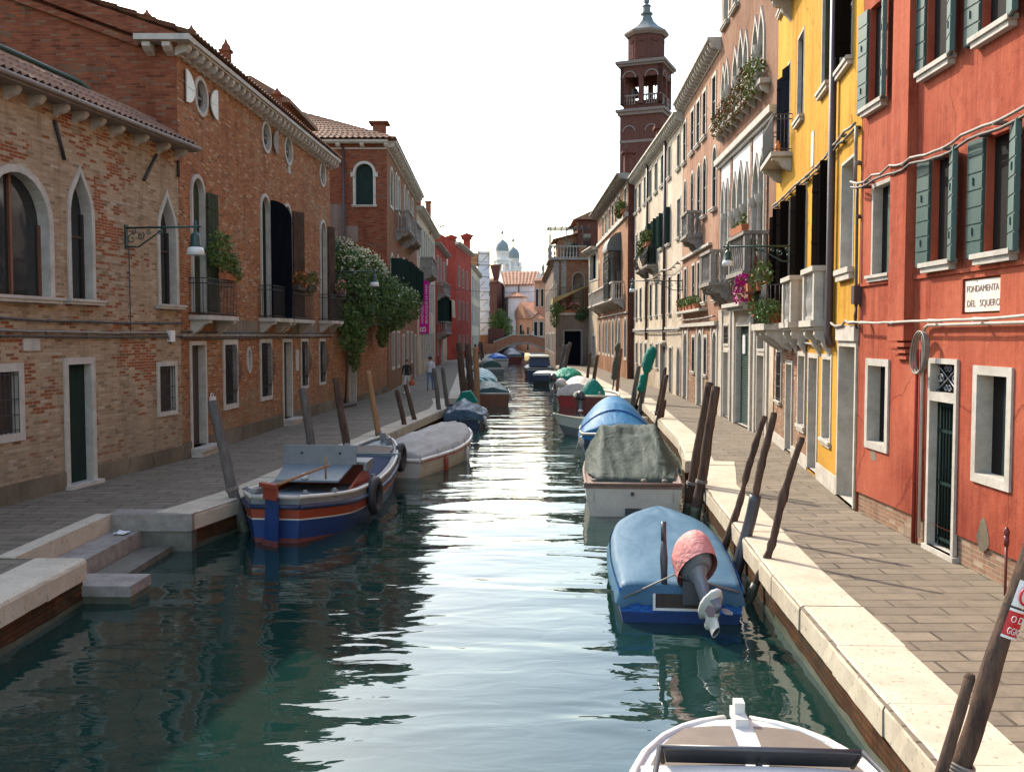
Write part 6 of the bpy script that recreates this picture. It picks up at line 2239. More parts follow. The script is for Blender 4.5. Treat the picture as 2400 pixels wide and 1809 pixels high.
pole('tapered pole at the corner of the left landing', (-2.73, 38.2, 0), (-3.05, 38.2, 2.18), .095, 'wood_grey', .03, 8, 7)
pole('second tapered pole beyond the landing corner', (-2.57, 40, 0), (-2.84, 40, 2.15), .09, 'wood_grey', .03, 8, 8)
pole('tall leftmost pole of the three standing together', (-2.3, 47.2, 0), (-2.55, 47.2, 3.1), .17, 'wood_pole', .08, 9, 9)
pole('tall middle pole of the three standing together', (-1.95, 47.4, 0), (-2.15, 47.4, 3.05), .16, 'wood_pole', .06, 9, 10)
pole('lower rightmost pole of the three standing together', (-1.62, 46.2, 0), (-1.72, 46.2, 2.9), .15, 'wood_tan', .05, 9, 11)
for i, (x, y, h_) in enumerate(((-3.7, 92, 2.6), (-3.6, 104, 2.5), (-3.4, 112, 2.7), (-3.5, 122, 2.6))):
    pole(('far thin pole by the dark green boat', 'thin pole between the far left boats', 'thin pole beside the blue covered boat', 'farthest thin pole near the bridge')[i], (x, y, 0), (x - .3, y, h_), .12, 'wood_pole', .05, 6, 30 + i)
# right bank
pole('thick left pole of the pair beside the green tarp boat', (3.42, 19.1, 0), (3.83, 19, 2.56), .095, 'wood_pole', .03, 9, 12)
pole('thick right pole of the pair beside the green tarp boat', (3.5, 18.6, 0), (3.87, 18.6, 2.5), .1, 'wood_pole', .03, 9, 13)
pole('knotty thin pole at the bow of the blue covered boat', (3.27, 15.2, 0), (3.92, 15.2, 2.22), .056, 'wood_pole', .07, 8, 14, knots=.45)
pole('pole with a dark sleeve, middle of three by the blue covered boat', (3.19, 14.0, 0), (3.77, 14.1, 2.36), .06, 'wood_pole', .05, 8, 15, knots=.35, sleeve=(.1, .62))
pole('crooked barked pole at the stern of the blue covered boat', (3.06, 12.6, 0), (3.74, 12.6, 2.16), .054, 'wood_pole', .11, 8, 16, knots=.45)
np_ = pole('thick brown pole with red sign plates at the lower right', (2.48, 5.96, 0), (3.36, 6.0, 2.62), .064, 'wood_pole', .03, 12, 17, knots=.12)
pole('short stub pole leaning against the sign pole', (2.42, 5.9, 0), (2.78, 5.86, 1.42), .04, 'wood_pole', .015, 9, 18)
for i, (bx, by, tx, tz, r_, m_) in enumerate(((5.15, 35.4, 5.52, 2.3, .085, 'wood_pole'), (5.0, 34, 5.36, 2.1, .085, 'wood_pole'), (5.15, 34.4, 5.35, 1.2, .09, 'wood_pole'), (5.42, 41.8, 5.75, 2.05, .12, 'wood_grey'), (5.3, 43.6, 5.62, 2.1, .12, 'wood_grey'),
                                              (5.15, 49, 5.45, 2.8, .09, 'wood_red'), (5.05, 62, 5.4, 2.2, .13, 'wood_pole'), (5.0, 66, 5.25, 2.3, .11, 'wood_pole'), (4.0, 76, 4.35, 2.75, .15, 'wood_grey'), (3.7, 78, 4.2, 2.7, .16, 'wood_grey'), (3.75, 76.5, 4.55, 2.9, .16, 'wood_grey'))):
    pole(('split brown pole behind the azure canopy', 'twin of the split pole behind the azure canopy', 'short stub pole behind the azure canopy', 'pale leaning pole under the teal wrapped oar', 'pale leaning pole beside the teal wrapped oar',
          'tall reddish pole between the wrapped oars', 'brown pole left of the olive wrapped oar', 'thin brown pole far left by the corner house', 'leftmost grey pole before the black door', 'middle grey pole before the black door', 'rightmost grey pole crossing the black door')[i],
         (bx, by, 0), (tx, by, tz), r_, m_, .04, 7, 40 + i)
# sign plates on the nearest pole
pa, pb = V((2.48, 5.96, 0)), V((3.36, 6.0, 2.62))
ax = (pb - pa).normalized()
nf = (V((0, -1, 0)) - ax * V((0, -1, 0)).dot(ax)).normalized()
nf = (nf + ax.cross(nf) * .25).normalized()
tx_ = ax.cross(nf).normalized()
if tx_.x < 0:
    tx_ = -tx_


def plate(label, zc, h_, w_, mat, name='mooring_sign'):
    c = pa + ax * (zc / ax.z)
    t = thing(name, label, 'sign', c + nf * .1, 'sign plates on the pole')
    mb = MB()
    rows = []
    for j in (-1, 1):
        row_ = []
        for i in range(9):
            a = (i / 8 - .5) * 1.75
            row_.append(c + ax * (j * h_ / 2) + nf * (.08 * cos(a)) + tx_ * (.08 * sin(a)))
        rows.append(row_)
    mb.grid(rows)
    mb.build('plate', mat, t)
    return t, c


t, c = plate('red no mooring plate with white capitals on the pole', 1.735, .16, .15, 'sign_red')
for j in (-1, 1):
    mb = MB()
    mb.grid([[c + ax * (j * .085 + k) + nf * (.0812 * cos(a)) + tx_ * (.0812 * sin(a)) for a in [(i / 8 - .5) * 1.75 for i in range(9)]] for k in (-.008, .008)])
    mb.build('border', 'sign_white', t)
for tx2, dz in (('O DI', .012), ('GGIO', -.062)):
    lettering(t, tx2, c + nf * .0822 - tx_ * .055 + ax * dz, tx_, ax, nf, .06, 'sign_white', width=.1, depth=.001)
t, c = plate('white prohibition plate with a red ring above the red plate', 1.915, .165, .15, 'sign_white')
mb = MB()
mb.tube([c + nf * .082 + tx_ * (.048 * cos(a)) + ax * (.058 * sin(a)) for a in [2 * pi * i / 24 for i in range(24)]], .008, 5, closed=True)
mb.tube([c + nf * .083 - tx_ * .034 + ax * .04, c + nf * .083 + tx_ * .034 - ax * .04], .006, 5)
mb.build('ring', 'sign_red', t)
mb = MB()
mb.grid([[pa + ax * (z / ax.z) + nf * (.076 * cos(a)) + tx_ * (.076 * sin(a)) for a in [(i / 8 - .5) * 3.1 for i in range(9)]] for z in (1.82, 1.83)])
tag(mb.build('pole_band', 'black'), 'black strap round the pole between the two sign plates', 'strap')


def wrapped(label, base, top, r, prof, mat, stick='wood_pole', seed=1):
    """cloth rolled round an upright oar or mast, tied at the waist"""
    t = thing('wrapped_oar', label, 'oar', base)
    b, q = V(base), V(top)
    mb = MB()
    mb.tube([b, q], r, 7)
    mb.build('shaft', stick, t)
    mb = MB()
    d = (q - b).normalized()
    a0 = d.orthogonal().normalized()
    b0 = d.cross(a0)
    rows = []
    for f, rad in prof:
        c = b.lerp(q, f)
        rad *= .56
        rows.append([c + (a0 * cos(u) + b0 * sin(u)) * rad * (1 + .28 * nz(3 * cos(u) + seed, 3 * sin(u), f * 9)) for u in [2 * pi * i / 16 for i in range(16)]])
    mb.grid(rows, 0, True, True)
    mb.build('cloth', mat, t)
    return t


wrapped('oar wrapped in teal cloth leaning up from the maroon boat', (5.25, 41.5, .5), (5.95, 41.5, 2.98), .045, [(.24, .12), (.28, .3), (.36, .27), (.45, .26), (.5, .34), (.535, .15), (.56, .14), (.6, .3), (.7, .4), (.85, .42), (.95, .36), (1.0, .22), (1.02, .02)], 'fabric_teal')
wrapped('mast wrapped in olive cloth further along the right quay', (4.95, 48.5, .5), (5.25, 48.5, 3.1), .035, [(.3, .2), (.34, .3), (.42, .25), (.55, .3), (.68, .26), (.78, .15), (.82, .13), (.86, .25), (.94, .26), (1.0, .16), (1.01, .02)], 'fabric_olive', 'wood_dark', 2)


# ---------------------------------------------------------------- boats
class Boat:
    """plan frame of a boat: f 0 = stern .. 1 = bow, q -1..1 across"""
    def __init__(s, name, label, stern, bow, hb, zs, zb, tr=.8, p=2.2, full=.42, zm=None, cat='boat', group='moored boats', e=.85):
        s.o = V((stern[0], stern[1], 0))
        d = V((bow[0], bow[1], 0)) - s.o
        s.L = d.length
        s.t = d.normalized()
        s.r = V((s.t.y, -s.t.x, 0))
        s.hb, s.zs, s.zb, s.tr, s.p, s.full, s.e = hb, zs, zb, tr, p, full, e
        s.zm = min(zs, zb) - .04 if zm is None else zm
        s.root = thing(name, label, cat, s.o, group)

    def W(s, f):
        if f < s.full:
            return s.hb * (s.tr + (1 - s.tr) * sin(f / s.full * pi / 2))
        k = (f - s.full) / (1 - s.full)
        return s.hb * max(0.015, 1 - k ** s.p) ** s.e

    def Z(s, f):
        return s.zm + (s.zs - s.zm) * max(0, 1 - f / .5) ** 2 + (s.zb - s.zm) * max(0, (f - .4) / .6) ** 2

    def P(s, f, q, z, w=None):
        return s.o + s.t * (f * s.L) + s.r * (q if w is None else q * s.W(f) * w) + V((0, 0, z))

    FS = [0, .006, .012, .02, .03, .045, .06, .09, .12, .16, .2, .25, .3, .36, .42, .54, .65, .74, .82, .88, .93, .965, .985, 1.0]

    def hull(s, bands, low=.8, rake=.12, rrake=.03):
        """bands: (depth below the sheer, width share, material); the last one ends under water"""
        mats = []
        for b in bands:
            if b[2] not in mats:
                mats.append(b[2])
        mb = MB()

        def pt(f, q, dz, wf, i):
            z = s.Z(f) - dz if dz is not None else -.35
            k = (s.Z(f) - z)
            fx = f * s.L + (-rake * k / .6 * f ** 6) + (rrake * k / .5 * (1 - f) ** 6)
            return s.o + s.t * fx + s.r * (q * s.W(f) * wf) + V((0, 0, z))
        lev = [(0, 1.0)] + [(b[0], b[1]) for b in bands]
        for i, b in enumerate(bands):
            m = mats.index(b[2])
            up = [[pt(f, q, *lev[i], i) for f in s.FS] for q in (-1, 1)]
            dn = [[pt(f, q, *lev[i + 1], i) for f in s.FS] for q in (-1, 1)]
            for q in (0, 1):
                mb.grid([up[q], dn[q]], m, True)
            mb.add([up[0][0], up[1][0], dn[1][0], dn[0][0]], [(0, 1, 2, 3)], m)
        return mb.build('hull', mats, s.root)

    def rim(s, r=.03, mat='gelcoat', dz=0., name='gunwale', wf=1., flat=1.6, f0=0):
        mb = MB()
        for q in (-1, 1):
            fs = [f for f in s.FS if f >= f0]
            mb.tube([s.P(f, q, s.Z(f) - dz, wf) for f in fs], r, 6)
        if f0 == 0:
            mb.tube([s.P(0, -1, s.Z(0) - dz, wf), s.P(0, 1, s.Z(0) - dz, wf)], r, 6)
        return mb.build(name, mat, s.root)

    def deck(s, f0, f1, dz, mat, name='deck', wf=.97, camber=.02):
        fs = [f0 + (f1 - f0) * i / 14 for i in range(15)]
        mb = MB()
        mb.grid([[s.P(f, q, s.Z(f) - dz + camber * (1 - q * q), wf) for q in (-1, -.6, -.2, .2, .6, 1)] for f in fs], 0, True)
        return mb.build(name, mat, s.root)

    def cover(s, mat, h, f0=-.01, f1=1.0, drop=.1, over=1.05, wr=.03, seed=1, name='cover', nq=25, nf=38, edge=None):
        """h(f,q) = height over the sheer"""
        mb = MB()
        rows = []
        for i in range(nf + 1):
            f = f0 + (f1 - f0) * (1 - (1 - i / nf) ** 1.9)
            fe = min(1, max(0, f))
            row_ = []
            for j in range(nq + 1):
                q = -1 + 2 * j / nq
                z = s.Z(fe) + h(fe, q) + wr * (nz(f * 9 + seed, q * 3.5, seed) + .5 * nz(f * 22, q * 8 + seed, 2))
                p = s.P(f, q, z, over)
                if j == 0 or j == nq:
                    p = s.P(f, q, s.Z(fe) - drop * (1 + .5 * nz(f * 14, q * 3, seed)), over * 1.012)
                row_.append(p)
            rows.append(row_)
        for rr, f in ((rows[0], f0 - .004), (rows[-1], f1 + .006)):
            fe = min(1, max(0, f))
            e = [V((p.x, p.y, 0)) + s.t * (.012 if rr is rows[-1] else -.012) + V((0, 0, s.Z(fe) - drop * (1 + .5 * nz(k * .4, seed, f)))) for k, p in enumerate(rr)]
            rows.insert(0, e) if rr is rows[0] else rows.append(e)
        mb.grid(rows, 0, True)
        return mb.build(name, mat, s.root)

    def fender(s, f, q, dz, mat='fender_white', r=.07, l=.3, tilt=0):
        mb = MB()
        c = s.P(f, q, s.Z(f) - dz, 1.0) + s.r * (q * (r * .8))
        pr = [(0, 0), (r * .3, .0), (r * .5, .05 * l), (r, .2 * l), (r, .8 * l), (r * .5, .95 * l), (r * .2, l), (0, l)]
        mb.lathe(pr, c - V((0, 0, l)), 10)
        mb.tube([c, s.P(f, q, s.Z(f) + .02, .97)], .008, 4)
        return mb.build('fender', mat, s.root)

    def tyre(s, f, q, zc, R_=.27, r=.085):
        mb = MB()
        c = s.P(f, q, zc, 1.0) + s.r * (q * r * 1.1)
        mb.tube([c + s.t * (R_ * cos(a)) + V((0, 0, R_ * sin(a))) for a in [2 * pi * i / 22 for i in range(22)]], r, 8, closed=True)
        mb.tube([c + V((0, 0, R_)), s.P(f, q, s.Z(f) + .05, .95)], .012, 5)
        return mb.build('tyre_fender', 'black', s.root)


def outboard(b_, q, zt, tilt, cowl='plastic_dark', leg='alloy', k=1., cover=None, f=-.0, yaw=0.):
    """motor hung on the transom; tilt raises the leg aft"""
    class b:
        pass
    rot = Matrix.Rotation(radians(yaw), 3, 'Z')
    b.t, b.r, b.root = rot @ b_.t, rot @ b_.r, b_.root
    c = b_.P(f, q, zt)
    a = radians(tilt)
    dn = -V((0, 0, 1)) * cos(a) - b.t * sin(a)       # along the leg
    aft = -b.t * cos(a) + V((0, 0, 1)) * sin(a)
    mb = MB()
    mb.box(c - b_.r * .11 * k, b_.r * .22 * k, -b_.t * .14 * k, (0, 0, -.28 * k))
    mo = mb.build('outboard_motor', 'plastic_dark', b.root)
    hd = c - b.t * .16 * k + V((0, 0, .1 * k))
    ax_ = -dn
    mb = MB()
    rows = []
    for z, rx, ry in ((-.02, .12, .2), (.02, .17, .27), (.12, .19, .3), (.26, .18, .29), (.36, .14, .22), (.4, .05, .08)):
        rows.append([hd + ax_ * (z * k) + b.r * (rx * k * cos(t)) + aft * ((ry * sin(t) + .04) * k) for t in [2 * pi * i / 16 for i in range(16)]])
    mb.grid(rows, 0, True, True)
    mb.poly(rows[-1])
    mb.poly(rows[0][::-1])
    mb.build('cowl', cowl, mo)
    if cover:
        mb = MB()
        rows = []
        for z, s_ in ((-.0, 1.2), (.08, 1.22), (.16, 1.2), (.28, 1.15), (.38, .95), (.44, .5), (.455, .05)):
            rows.append([hd + ax_ * (z * k) + b.r * (.19 * k * s_ * cos(t) * (1 + .05 * nz(cos(t) * 3, z * 9, 4))) + aft * ((.31 * sin(t) * s_ + .04) * k) for t in [2 * pi * i / 24 for i in range(24)]])
        mb.grid(rows, 0, True, True)
        mb.build('cowl_cover', cover, mo)
    mb = MB()
    e0, e1, e2 = hd + dn * .02 * k, hd + dn * .45 * k, hd + dn * .78 * k

    def sect(p, rx, ry, oy=0):
        return [p + b.r * (rx * k * cos(t)) + aft * ((ry * sin(t) + oy) * k) for t in [2 * pi * i / 12 for i in range(12)]]
    mb.grid([sect(e0, .115, .17, .03), sect(e0 + dn * .08 * k, .075, .12, .03), sect(e1, .05, .1, .02), sect(e1 + dn * .02 * k, .1, .26, .08), sect(e1 + dn * .04 * k, .1, .26, .08), sect(e1 + dn * .05 * k, .04, .13, .02), sect(e2, .03, .1, .0)], 0, True, True)
    mb.build('leg', leg, mo)
    mb = MB()
    mb.grid([sect(e1 - dn * .06 * k, .075, .14, .02), sect(e1 + dn * .015 * k, .12, .3, .09), sect(e1 + dn * .05 * k, .12, .3, .09), sect(e1 + dn * .06 * k, .05, .15, .02), sect(e2 + dn * .01 * k, .035, .11, .0)], 0, True, True)
    g0 = e1 + dn * .17 * k
    mb.tube([g0 - aft * .2 * k, g0 - aft * .14 * k, g0, g0 + aft * .14 * k, g0 + aft * .2 * k], [.015 * k, .05 * k, .06 * k, .055 * k, .03 * k], 10)
    mb.build('lower_unit', 'gelcoat', mo)
    mb = MB()
    hub = g0 + aft * .24 * k
    mb.tube([g0 + aft * .18 * k, hub + aft * .06 * k], [.04 * k, .03 * k], 10)
    for i in range(3):
        t = i * 2.094 + .5
        rd = b.r * cos(t) + dn * sin(t)
        tg = -b.r * sin(t) + dn * cos(t)
        pts = [hub + rd * .03 * k, hub + rd * .09 * k + tg * .075 * k + aft * .03 * k, hub + rd * .17 * k + tg * .05 * k + aft * .03 * k, hub + rd * .175 * k - tg * .02 * k - aft * .01 * k, hub + rd * .1 * k - tg * .05 * k - aft * .03 * k]
        mb.prism(pts, aft * .008 * k)
    mb.build('propeller', 'alloy', mo)
    return mo, hd


# blue and orange work barge
b = Boat('work_barge', 'blue and orange wooden work barge with a rudder and a grey upright board', (-3.98, 16.35), (-3.15, 24.2), .99, .78, .98, .42, 2.6, .2, .6, 'boat', e=.62)
b.hull([(.03, 1.0, 'hull_white'), (.12, 1.01, 'hull_grey'), (.17, 1.03, 'hull_navy'), (.36, .99, 'hull_orange'), (.385, .985, 'hull_white'), (.7, .9, 'hull_blue'), (None, .8, 'antifoul')], rake=.3)
b.rim(.035, 'hull_white', -.01)
b.rim(.045, 'hull_navy', .16, 'rubbing_strake', 1.03)
b.deck(.015, .98, .1, 'deck_blue', 'deck', .99)
mb = MB()
for q in (-1, 1):
    mb.grid([[b.P(f, q, b.Z(f) + .01, w_) for w_ in (.86, 1.0)] for f in b.FS[1:-1]], 0, True)
    mb.grid([[b.P(f, q, b.Z(f) + (.01 if k else -.09), .86) for k in (0, 1)] for f in b.FS[1:-1]], 0, True)
mb.build('side_deck', 'hull_grey', b.root)
mb = MB()
mb.grid([[b.P(f, q, b.Z(f) - .02 + .04 * (1 - q * q), .8) for q in (-1, -.5, 0, .5, 1)] for f in [.43 + .33 * i / 10 for i in range(11)]], 0, True)
mb.build('hold_cover', 'deck_mid', b.root)
mb = MB()
mb.grid([[b.P(f, q, b.Z(f) - .045 + .03 * (1 - q * q), .84) for q in (-1, 0, 1)] for f in [.77 + .2 * i / 8 for i in range(9)]], 0, True)
mb.build('foredeck', 'deck_blue', b.root)
mb = MB()
pts = [b.P(.79, -.62, b.Z(.79) + .0), b.P(.79, .5, b.Z(.79) + .0), b.P(.85, .5, b.Z(.85) + .0), b.P(.885, 0, b.Z(.885) + .0), b.P(.86, -.55, b.Z(.86) + .0)]
mb.prism(pts, (0, 0, .035))
mb.build('hatch', 'deck_brown', b.root)
mb = MB()
for f0, f1 in ((.765, .775),):
    mb.box(b.P(f0, -.8, b.Z(f0) - .08), b.r * 1.6, b.t * .08, (0, 0, .14))
mb.build('coaming', 'deck_blue', b.root)
# stern house
zc = .70
mb = MB()


def trap(f0, f1, w0, w1, z0, z1):
    A_ = [b.P(f0, -w0, z0), b.P(f0, w0, z0), b.P(f1, w1, z0), b.P(f1, -w1, z0)]
    B_ = [b.P(f0 + .008, -w0 * .95, z0 + .06), b.P(f0 + .008, w0 * .95, z0 + .06), b.P(f1, w1 * .97, z1), b.P(f1, -w1 * .97, z1)]
    return A_, B_


A_, B_ = trap(.24, .41, .7, .8, .5, .98)
mb.ring(A_, B_)
cb = mb.build('stern_house', 'hull_orange', b.root)
mb = MB()
up = V((0, 0, .035))
mb.prism([b.P(.235, -.66, .76), b.P(.235, .56, .76), b.P(.365, .6, .98), b.P(.365, -.78, .98)], up)
mb.build('hatch', 'deck_blue', cb)
mb = MB()
mb.prism([b.P(.36, -.86, .97), b.P(.36, .86, .97), b.P(.42, .86, 1.0), b.P(.42, -.86, 1.0)], V((0, 0, .05)))
mb.box(b.P(.35, .8, .86), b.r * .06, b.t * .5, (0, 0, .14))
mb.build('roof', 'hull_grey', cb)
mb = MB()
mb.box(b.P(.345, -.8, .98), b.r * 1.46, b.t * .04, V((0, 0, .37)) + b.t * .05)
mb.build('board', 'hull_grey', cb)
mb = MB()
for q in (-.42, .34):
    mb.tube([b.P(.345, q, 1.2) - b.t * .012, b.P(.345, q, 1.2) + b.t * .03], .022, 8)
mb.build('bolt', 'black', cb)
rv = (-b.t * .55 + b.r * .83)
mb = MB()
mb.box(b.P(-.012, -.17, -.3), rv * .36, b.t * .06, V((0, 0, 1.1)) + b.t * .1)
rd_ = mb.build('rudder', 'hull_blue', b.root)
mb = MB()
mb.box(b.P(-.016, -.19, -.32), rv * .4, b.t * .09, (0, 0, .4))
mb.build('rudder_foot', 'antifoul', rd_)
mb = MB()
mb.box(b.P(-.006, -.19, .76), rv * .36, b.t * .1, (0, 0, .24))
mb.box(b.P(-.012, -.24, .97), rv * .44, b.t * .14, (0, 0, .07))
mb.build('rudder_head', 'hull_orange', rd_)
mb = MB()
mb.tube([b.P(-.01, 0, .98), b.P(.22, .42, 1.1)], [.03, .022], 8)
mb.tube([b.P(.205, .39, .86), b.P(.205, .39, 1.28)], .02, 6)
mb.build('tiller', 'wood_tan', rd_)
for f, q in ((.03, -.45), (.03, .45), (.1, .8), (.1, -.8), (.42, .85), (.42, -.85)):
    mb = MB()
    p = b.P(f, q, b.Z(f) - .05)
    mb.tube([p, p + V((0, 0, .16))], .035, 8)
    mb.tube([p + V((0, 0, .12)) - b.r * .07, p + V((0, 0, .12)) + b.r * .07], .018, 6)
    mb.build('cleat', 'hull_grey', b.root)
for f, q in ((.82, -.88), (.96, .1), (.9, .6)):
    mb = MB()
    p = b.P(f, 0, b.Z(f)) + b.r * b.W(f) * q
    mb.box(p - b.r * .06 - b.t * .06, b.r * .12, b.t * .12, (0, 0, .18))
    mb.build('bitt', 'hull_grey', b.root)
b.tyre(.32, 1, .42, .29, .09)
b.tyre(.86, 1, .62, .27, .085)
mb = MB()
p0 = b.P(.42, .85, b.Z(.42) + .05)
mb.tube([p0, p0 + b.r * .22 + V((0, 0, -.2)), b.P(.32, 1, .75, 1.0) + b.r * .08], .012, 5)
mb.build('rope', 'cable', b.root)
mb = MB()
mb.lathe([(.0, 0), (.06, .01), (.075, .06), (.05, .12), (0, .13)], b.P(.24, -.1, .8), 10)
mb.build('bailer', 'sign_white', b.root)

# cream boat under a grey canvas
b = Boat('motor_boat', 'cream motor boat under a grey canvas cover behind the barge', (-3.0, 24.0), (-1.72, 29.3), .96, .46, .84, .82, 3.2, .5, .46, e=.6)
b.hull([(.04, 1.0, 'gelcoat'), (.09, 1.03, 'hull_red'), (.13, 1.0, 'gelcoat'), (.36, .95, 'hull_white'), (None, .8, 'hull_white')], rake=.25)
b.rim(.045, 'gelcoat', .02)


def h_(f, q):
    r_ = sin(pi * min(1, max(0, f * .92 + .1))) ** .7
    return .06 + (.42 * r_) * (1 - abs(q) ** 1.3) + .03 * sin(f * 9) * (1 - abs(q))


b.cover('tarp_grey', h_, 0, .99, .1, 1.0, .05, 3)
for f, m_ in ((.28, 'hull_orange'), (.62, 'fender_white')):
    b.fender(f, 1, .08, m_, .06, .45)
mb = MB()
for f in (.0, .2, .4, .6, .8):
    mb.tube([b.P(f, 1, b.Z(f) + .12, .98), b.P(f, 1, b.Z(f) - .06, 1.04), b.P(f, 1, b.Z(f) - .12, 1.02)], .01, 4)
mb.each('lashing', 'cable', b.root)

# slate tarp boat
b = Boat('rowing_boat', 'dark boat under a glossy slate blue tarp with white fenders', (-1.8, 36.6), (-1.75, 41.4), .78, .5, .62, .85, 2.4)
b.hull([(.05, 1.0, 'hull_grey'), (.3, .95, 'hull_navy'), (None, .75, 'hull_navy')])
b.cover('tarp_slate', lambda f, q: .02 + .52 * max(0, sin(pi * min(1, f * 1.1 + .12))) * max(0, 1 - abs(q + .1) ** 1.15), -.02, 1, .18, 1.12, .07, 5)
b.fender(.02, .75, .05, 'fender_white', .09, .3)
b.fender(.06, 1, .05, 'hull_white', .09, .3)
mb = MB()
mb.prism([b.P(.55, -.5, .8), b.P(.55, .4, .8), b.P(.56, .1, 1.25), b.P(.56, -.25, 1.2)], b.t * .8)
mb.build('tent_flap', 'fabric_teal', b.root)

# further left bank boats
b = Boat('motor_boat', 'varnished brown boat under a dark green cover right of the three poles', (-1.0, 47.6), (-1.3, 54), .98, .66, .9, .9, 2.6)
b.hull([(.05, 1.0, 'hull_white'), (.4, .96, 'wood_red'), (None, .8, 'wood_red')])
b.rim(.04, 'hull_white')
b.cover('tarp_dark', lambda f, q: .05 + .42 * sin(pi * min(1, f * .9 + .1)) * (1 - abs(q) ** 1.6), .06, 1, .06, 1.02, .05, 6)
b.fender(.1, 1, .1)
b = Boat('motor_boat', 'boat with a green and white striped awning beyond the brown boat', (-1.7, 60.5), (-2.2, 66), .95, .6, .75, .85, 2.4)
b.hull([(.05, 1.0, 'hull_white'), (.35, .96, 'hull_navy'), (None, .8, 'hull_navy')])
b.cover('stripes', lambda f, q: .1 + .7 * sin(pi * min(1, f + .05)) * (1 - abs(q) ** 2), .02, .9, .08, 1.03, .06, 8)
b.fender(.1, 1, .05)
b = Boat('motor_boat', 'white boat with a low dark green hood near the far left quay', (-1.5, 88), (-2.4, 95), .95, .6, .8, .85, 2.4)
b.hull([(.2, 1.0, 'hull_white'), (.4, .96, 'hull_grey'), (None, .8, 'hull_grey')])
b.deck(.02, .98, .06, 'deck_blue')
b.cover('tarp_dark', lambda f, q: .1 + .5 * sin(pi * f) * (1 - q * q), .4, .98, .02, .95, .04, 9)
b = Boat('motor_boat', 'small cream boat with a red stripe on the far left quay', (-2.0, 100), (-2.8, 106), .9, .6, .75, .85, 2.4)
b.hull([(.15, 1.0, 'hull_white'), (.22, 1.0, 'hull_orange'), (None, .8, 'hull_white')])
b.deck(.02, .98, .1, 'deck_brown')
b.cover('tarp_grey', lambda f, q: .1 + .4 * sin(pi * f) * (1 - q * q), .3, .9, .02, .9, .04, 9)
b = Boat('motor_boat', 'boat with a bright blue cover on the far left quay', (-1.2, 112), (-2.3, 119), 1.0, .8, .95, .85, 2.4)
b.hull([(.15, 1.0, 'hull_white'), (.3, .98, 'hull_grey'), (None, .8, 'hull_white')])
b.cover('tarp_royal', lambda f, q: .1 + .5 * sin(pi * f) * (1 - q * q), .1, .95, .08, 1.02, .04, 10)
b = Boat('motor_boat', 'grey hooded brown boat moored just this side of the bridge', (.4, 124), (-.6, 131), 1.05, .9, 1.1, .9, 2.4)
b.hull([(.15, 1.0, 'hull_white'), (.3, .98, 'hull_maroon'), (None, .8, 'hull_maroon')])
b.cover('tarp_slate', lambda f, q: .1 + .8 * sin(pi * f) * (1 - q * q), .0, .95, .08, 1.0, .06, 11)
b = Boat('motor_boat', 'small dark boat beneath the arch of the bridge', (1.2, 158), (.4, 165), 1.0, .8, 1.0, .9, 2.4)
b.hull([(.2, 1.0, 'hull_white'), (None, .8, 'hull_navy')])
b.deck(.02, .98, .06, 'deck_brown')

# right bank: nearest motor boat (only its fore part is in the picture)
b = Boat('motor_boat', 'white motor boat with a grey brown foredeck at the bottom edge', (1.3, 2.3), (1.6, 6.85), .87, .74, .76, .92, 4.6, .4, .7, e=.55)
b.hull([(.03, 1.0, 'gelcoat'), (.1, 1.03, 'plastic_dark'), (.5, .94, 'gelcoat'), (None, .8, 'gelcoat')], rake=.2)
b.rim(.03, 'gelcoat', -.012)
b.deck(.45, .985, -.012, 'gelcoat', 'foredeck', .97, .03)
for s_ in (-1, 1):
    mb = MB()
    mb.grid([[b.P(f, 0, b.Z(f) + .03 + .025 * (1 - q * q)) + b.r * (s_ * (.075 + (b.W(f) * .9 - .09) * q)) for q in (0, .35, .7, 1)] for f in [.55 + .405 * i / 14 for i in range(15)]], 0, True)
    mb.build('deck_panel', 'deck_brown', b.root)
mb = MB()
p = b.P(.965, 0, b.Z(.97) + .03)
mb.box(p - b.r * .045 - b.t * .05, b.r * .09, b.t * .26, (0, 0, .07))
mb.box(p - b.r * .035 + b.t * .04, b.r * .07, b.t * .1, (0, 0, .15))
mb.build('bow_bitt', 'gelcoat', b.root)
mb = MB()
p = b.P(.82, 0, b.Z(.8) + .06)
mb.tube([p - b.t * .03, p - b.t * .03 + V((0, 0, .05))], .012, 6)
mb.tube([p + b.t * .03, p + b.t * .03 + V((0, 0, .05))], .012, 6)
mb.tube([p - b.t * .09 + V((0, 0, .055)), p + b.t * .09 + V((0, 0, .055))], .012, 6)
mb.build('cleat', 'iron', b.root)
mb = MB()
mb.prism([b.P(.83, -.57, .79), b.P(.83, .57, .79), b.P(.807, .6, .93), b.P(.807, -.6, .93)], -b.t * .025 + V((0, 0, .008)))
ws = mb.build('windscreen', 'plastic_dark', b.root)
mb = MB()
mb.tube([b.P(.805, -.62, .935), b.P(.805, .62, .935)], .018, 8)
for q in (-1, 1):
    mb.tube([b.P(.83, q * .59, .79), b.P(.805, q * .62, .935), b.P(.5, q * .84, .9)], .018, 8)
mb.build('screen_frame', 'plastic_dark', ws)
mb = MB()
mb.grid([[b.P(f, q * .74, .84 - .02 * q * q + (.05 if f < .6 else 0)) for q in (-1, -.5, 0, .5, 1)] for f in [.3 + .5 * i / 8 for i in range(9)]], 0, True)
mb.build('cockpit_cover', 'gelcoat', b.root)
b.deck(.02, .46, .05, 'gelcoat', 'aft_deck')

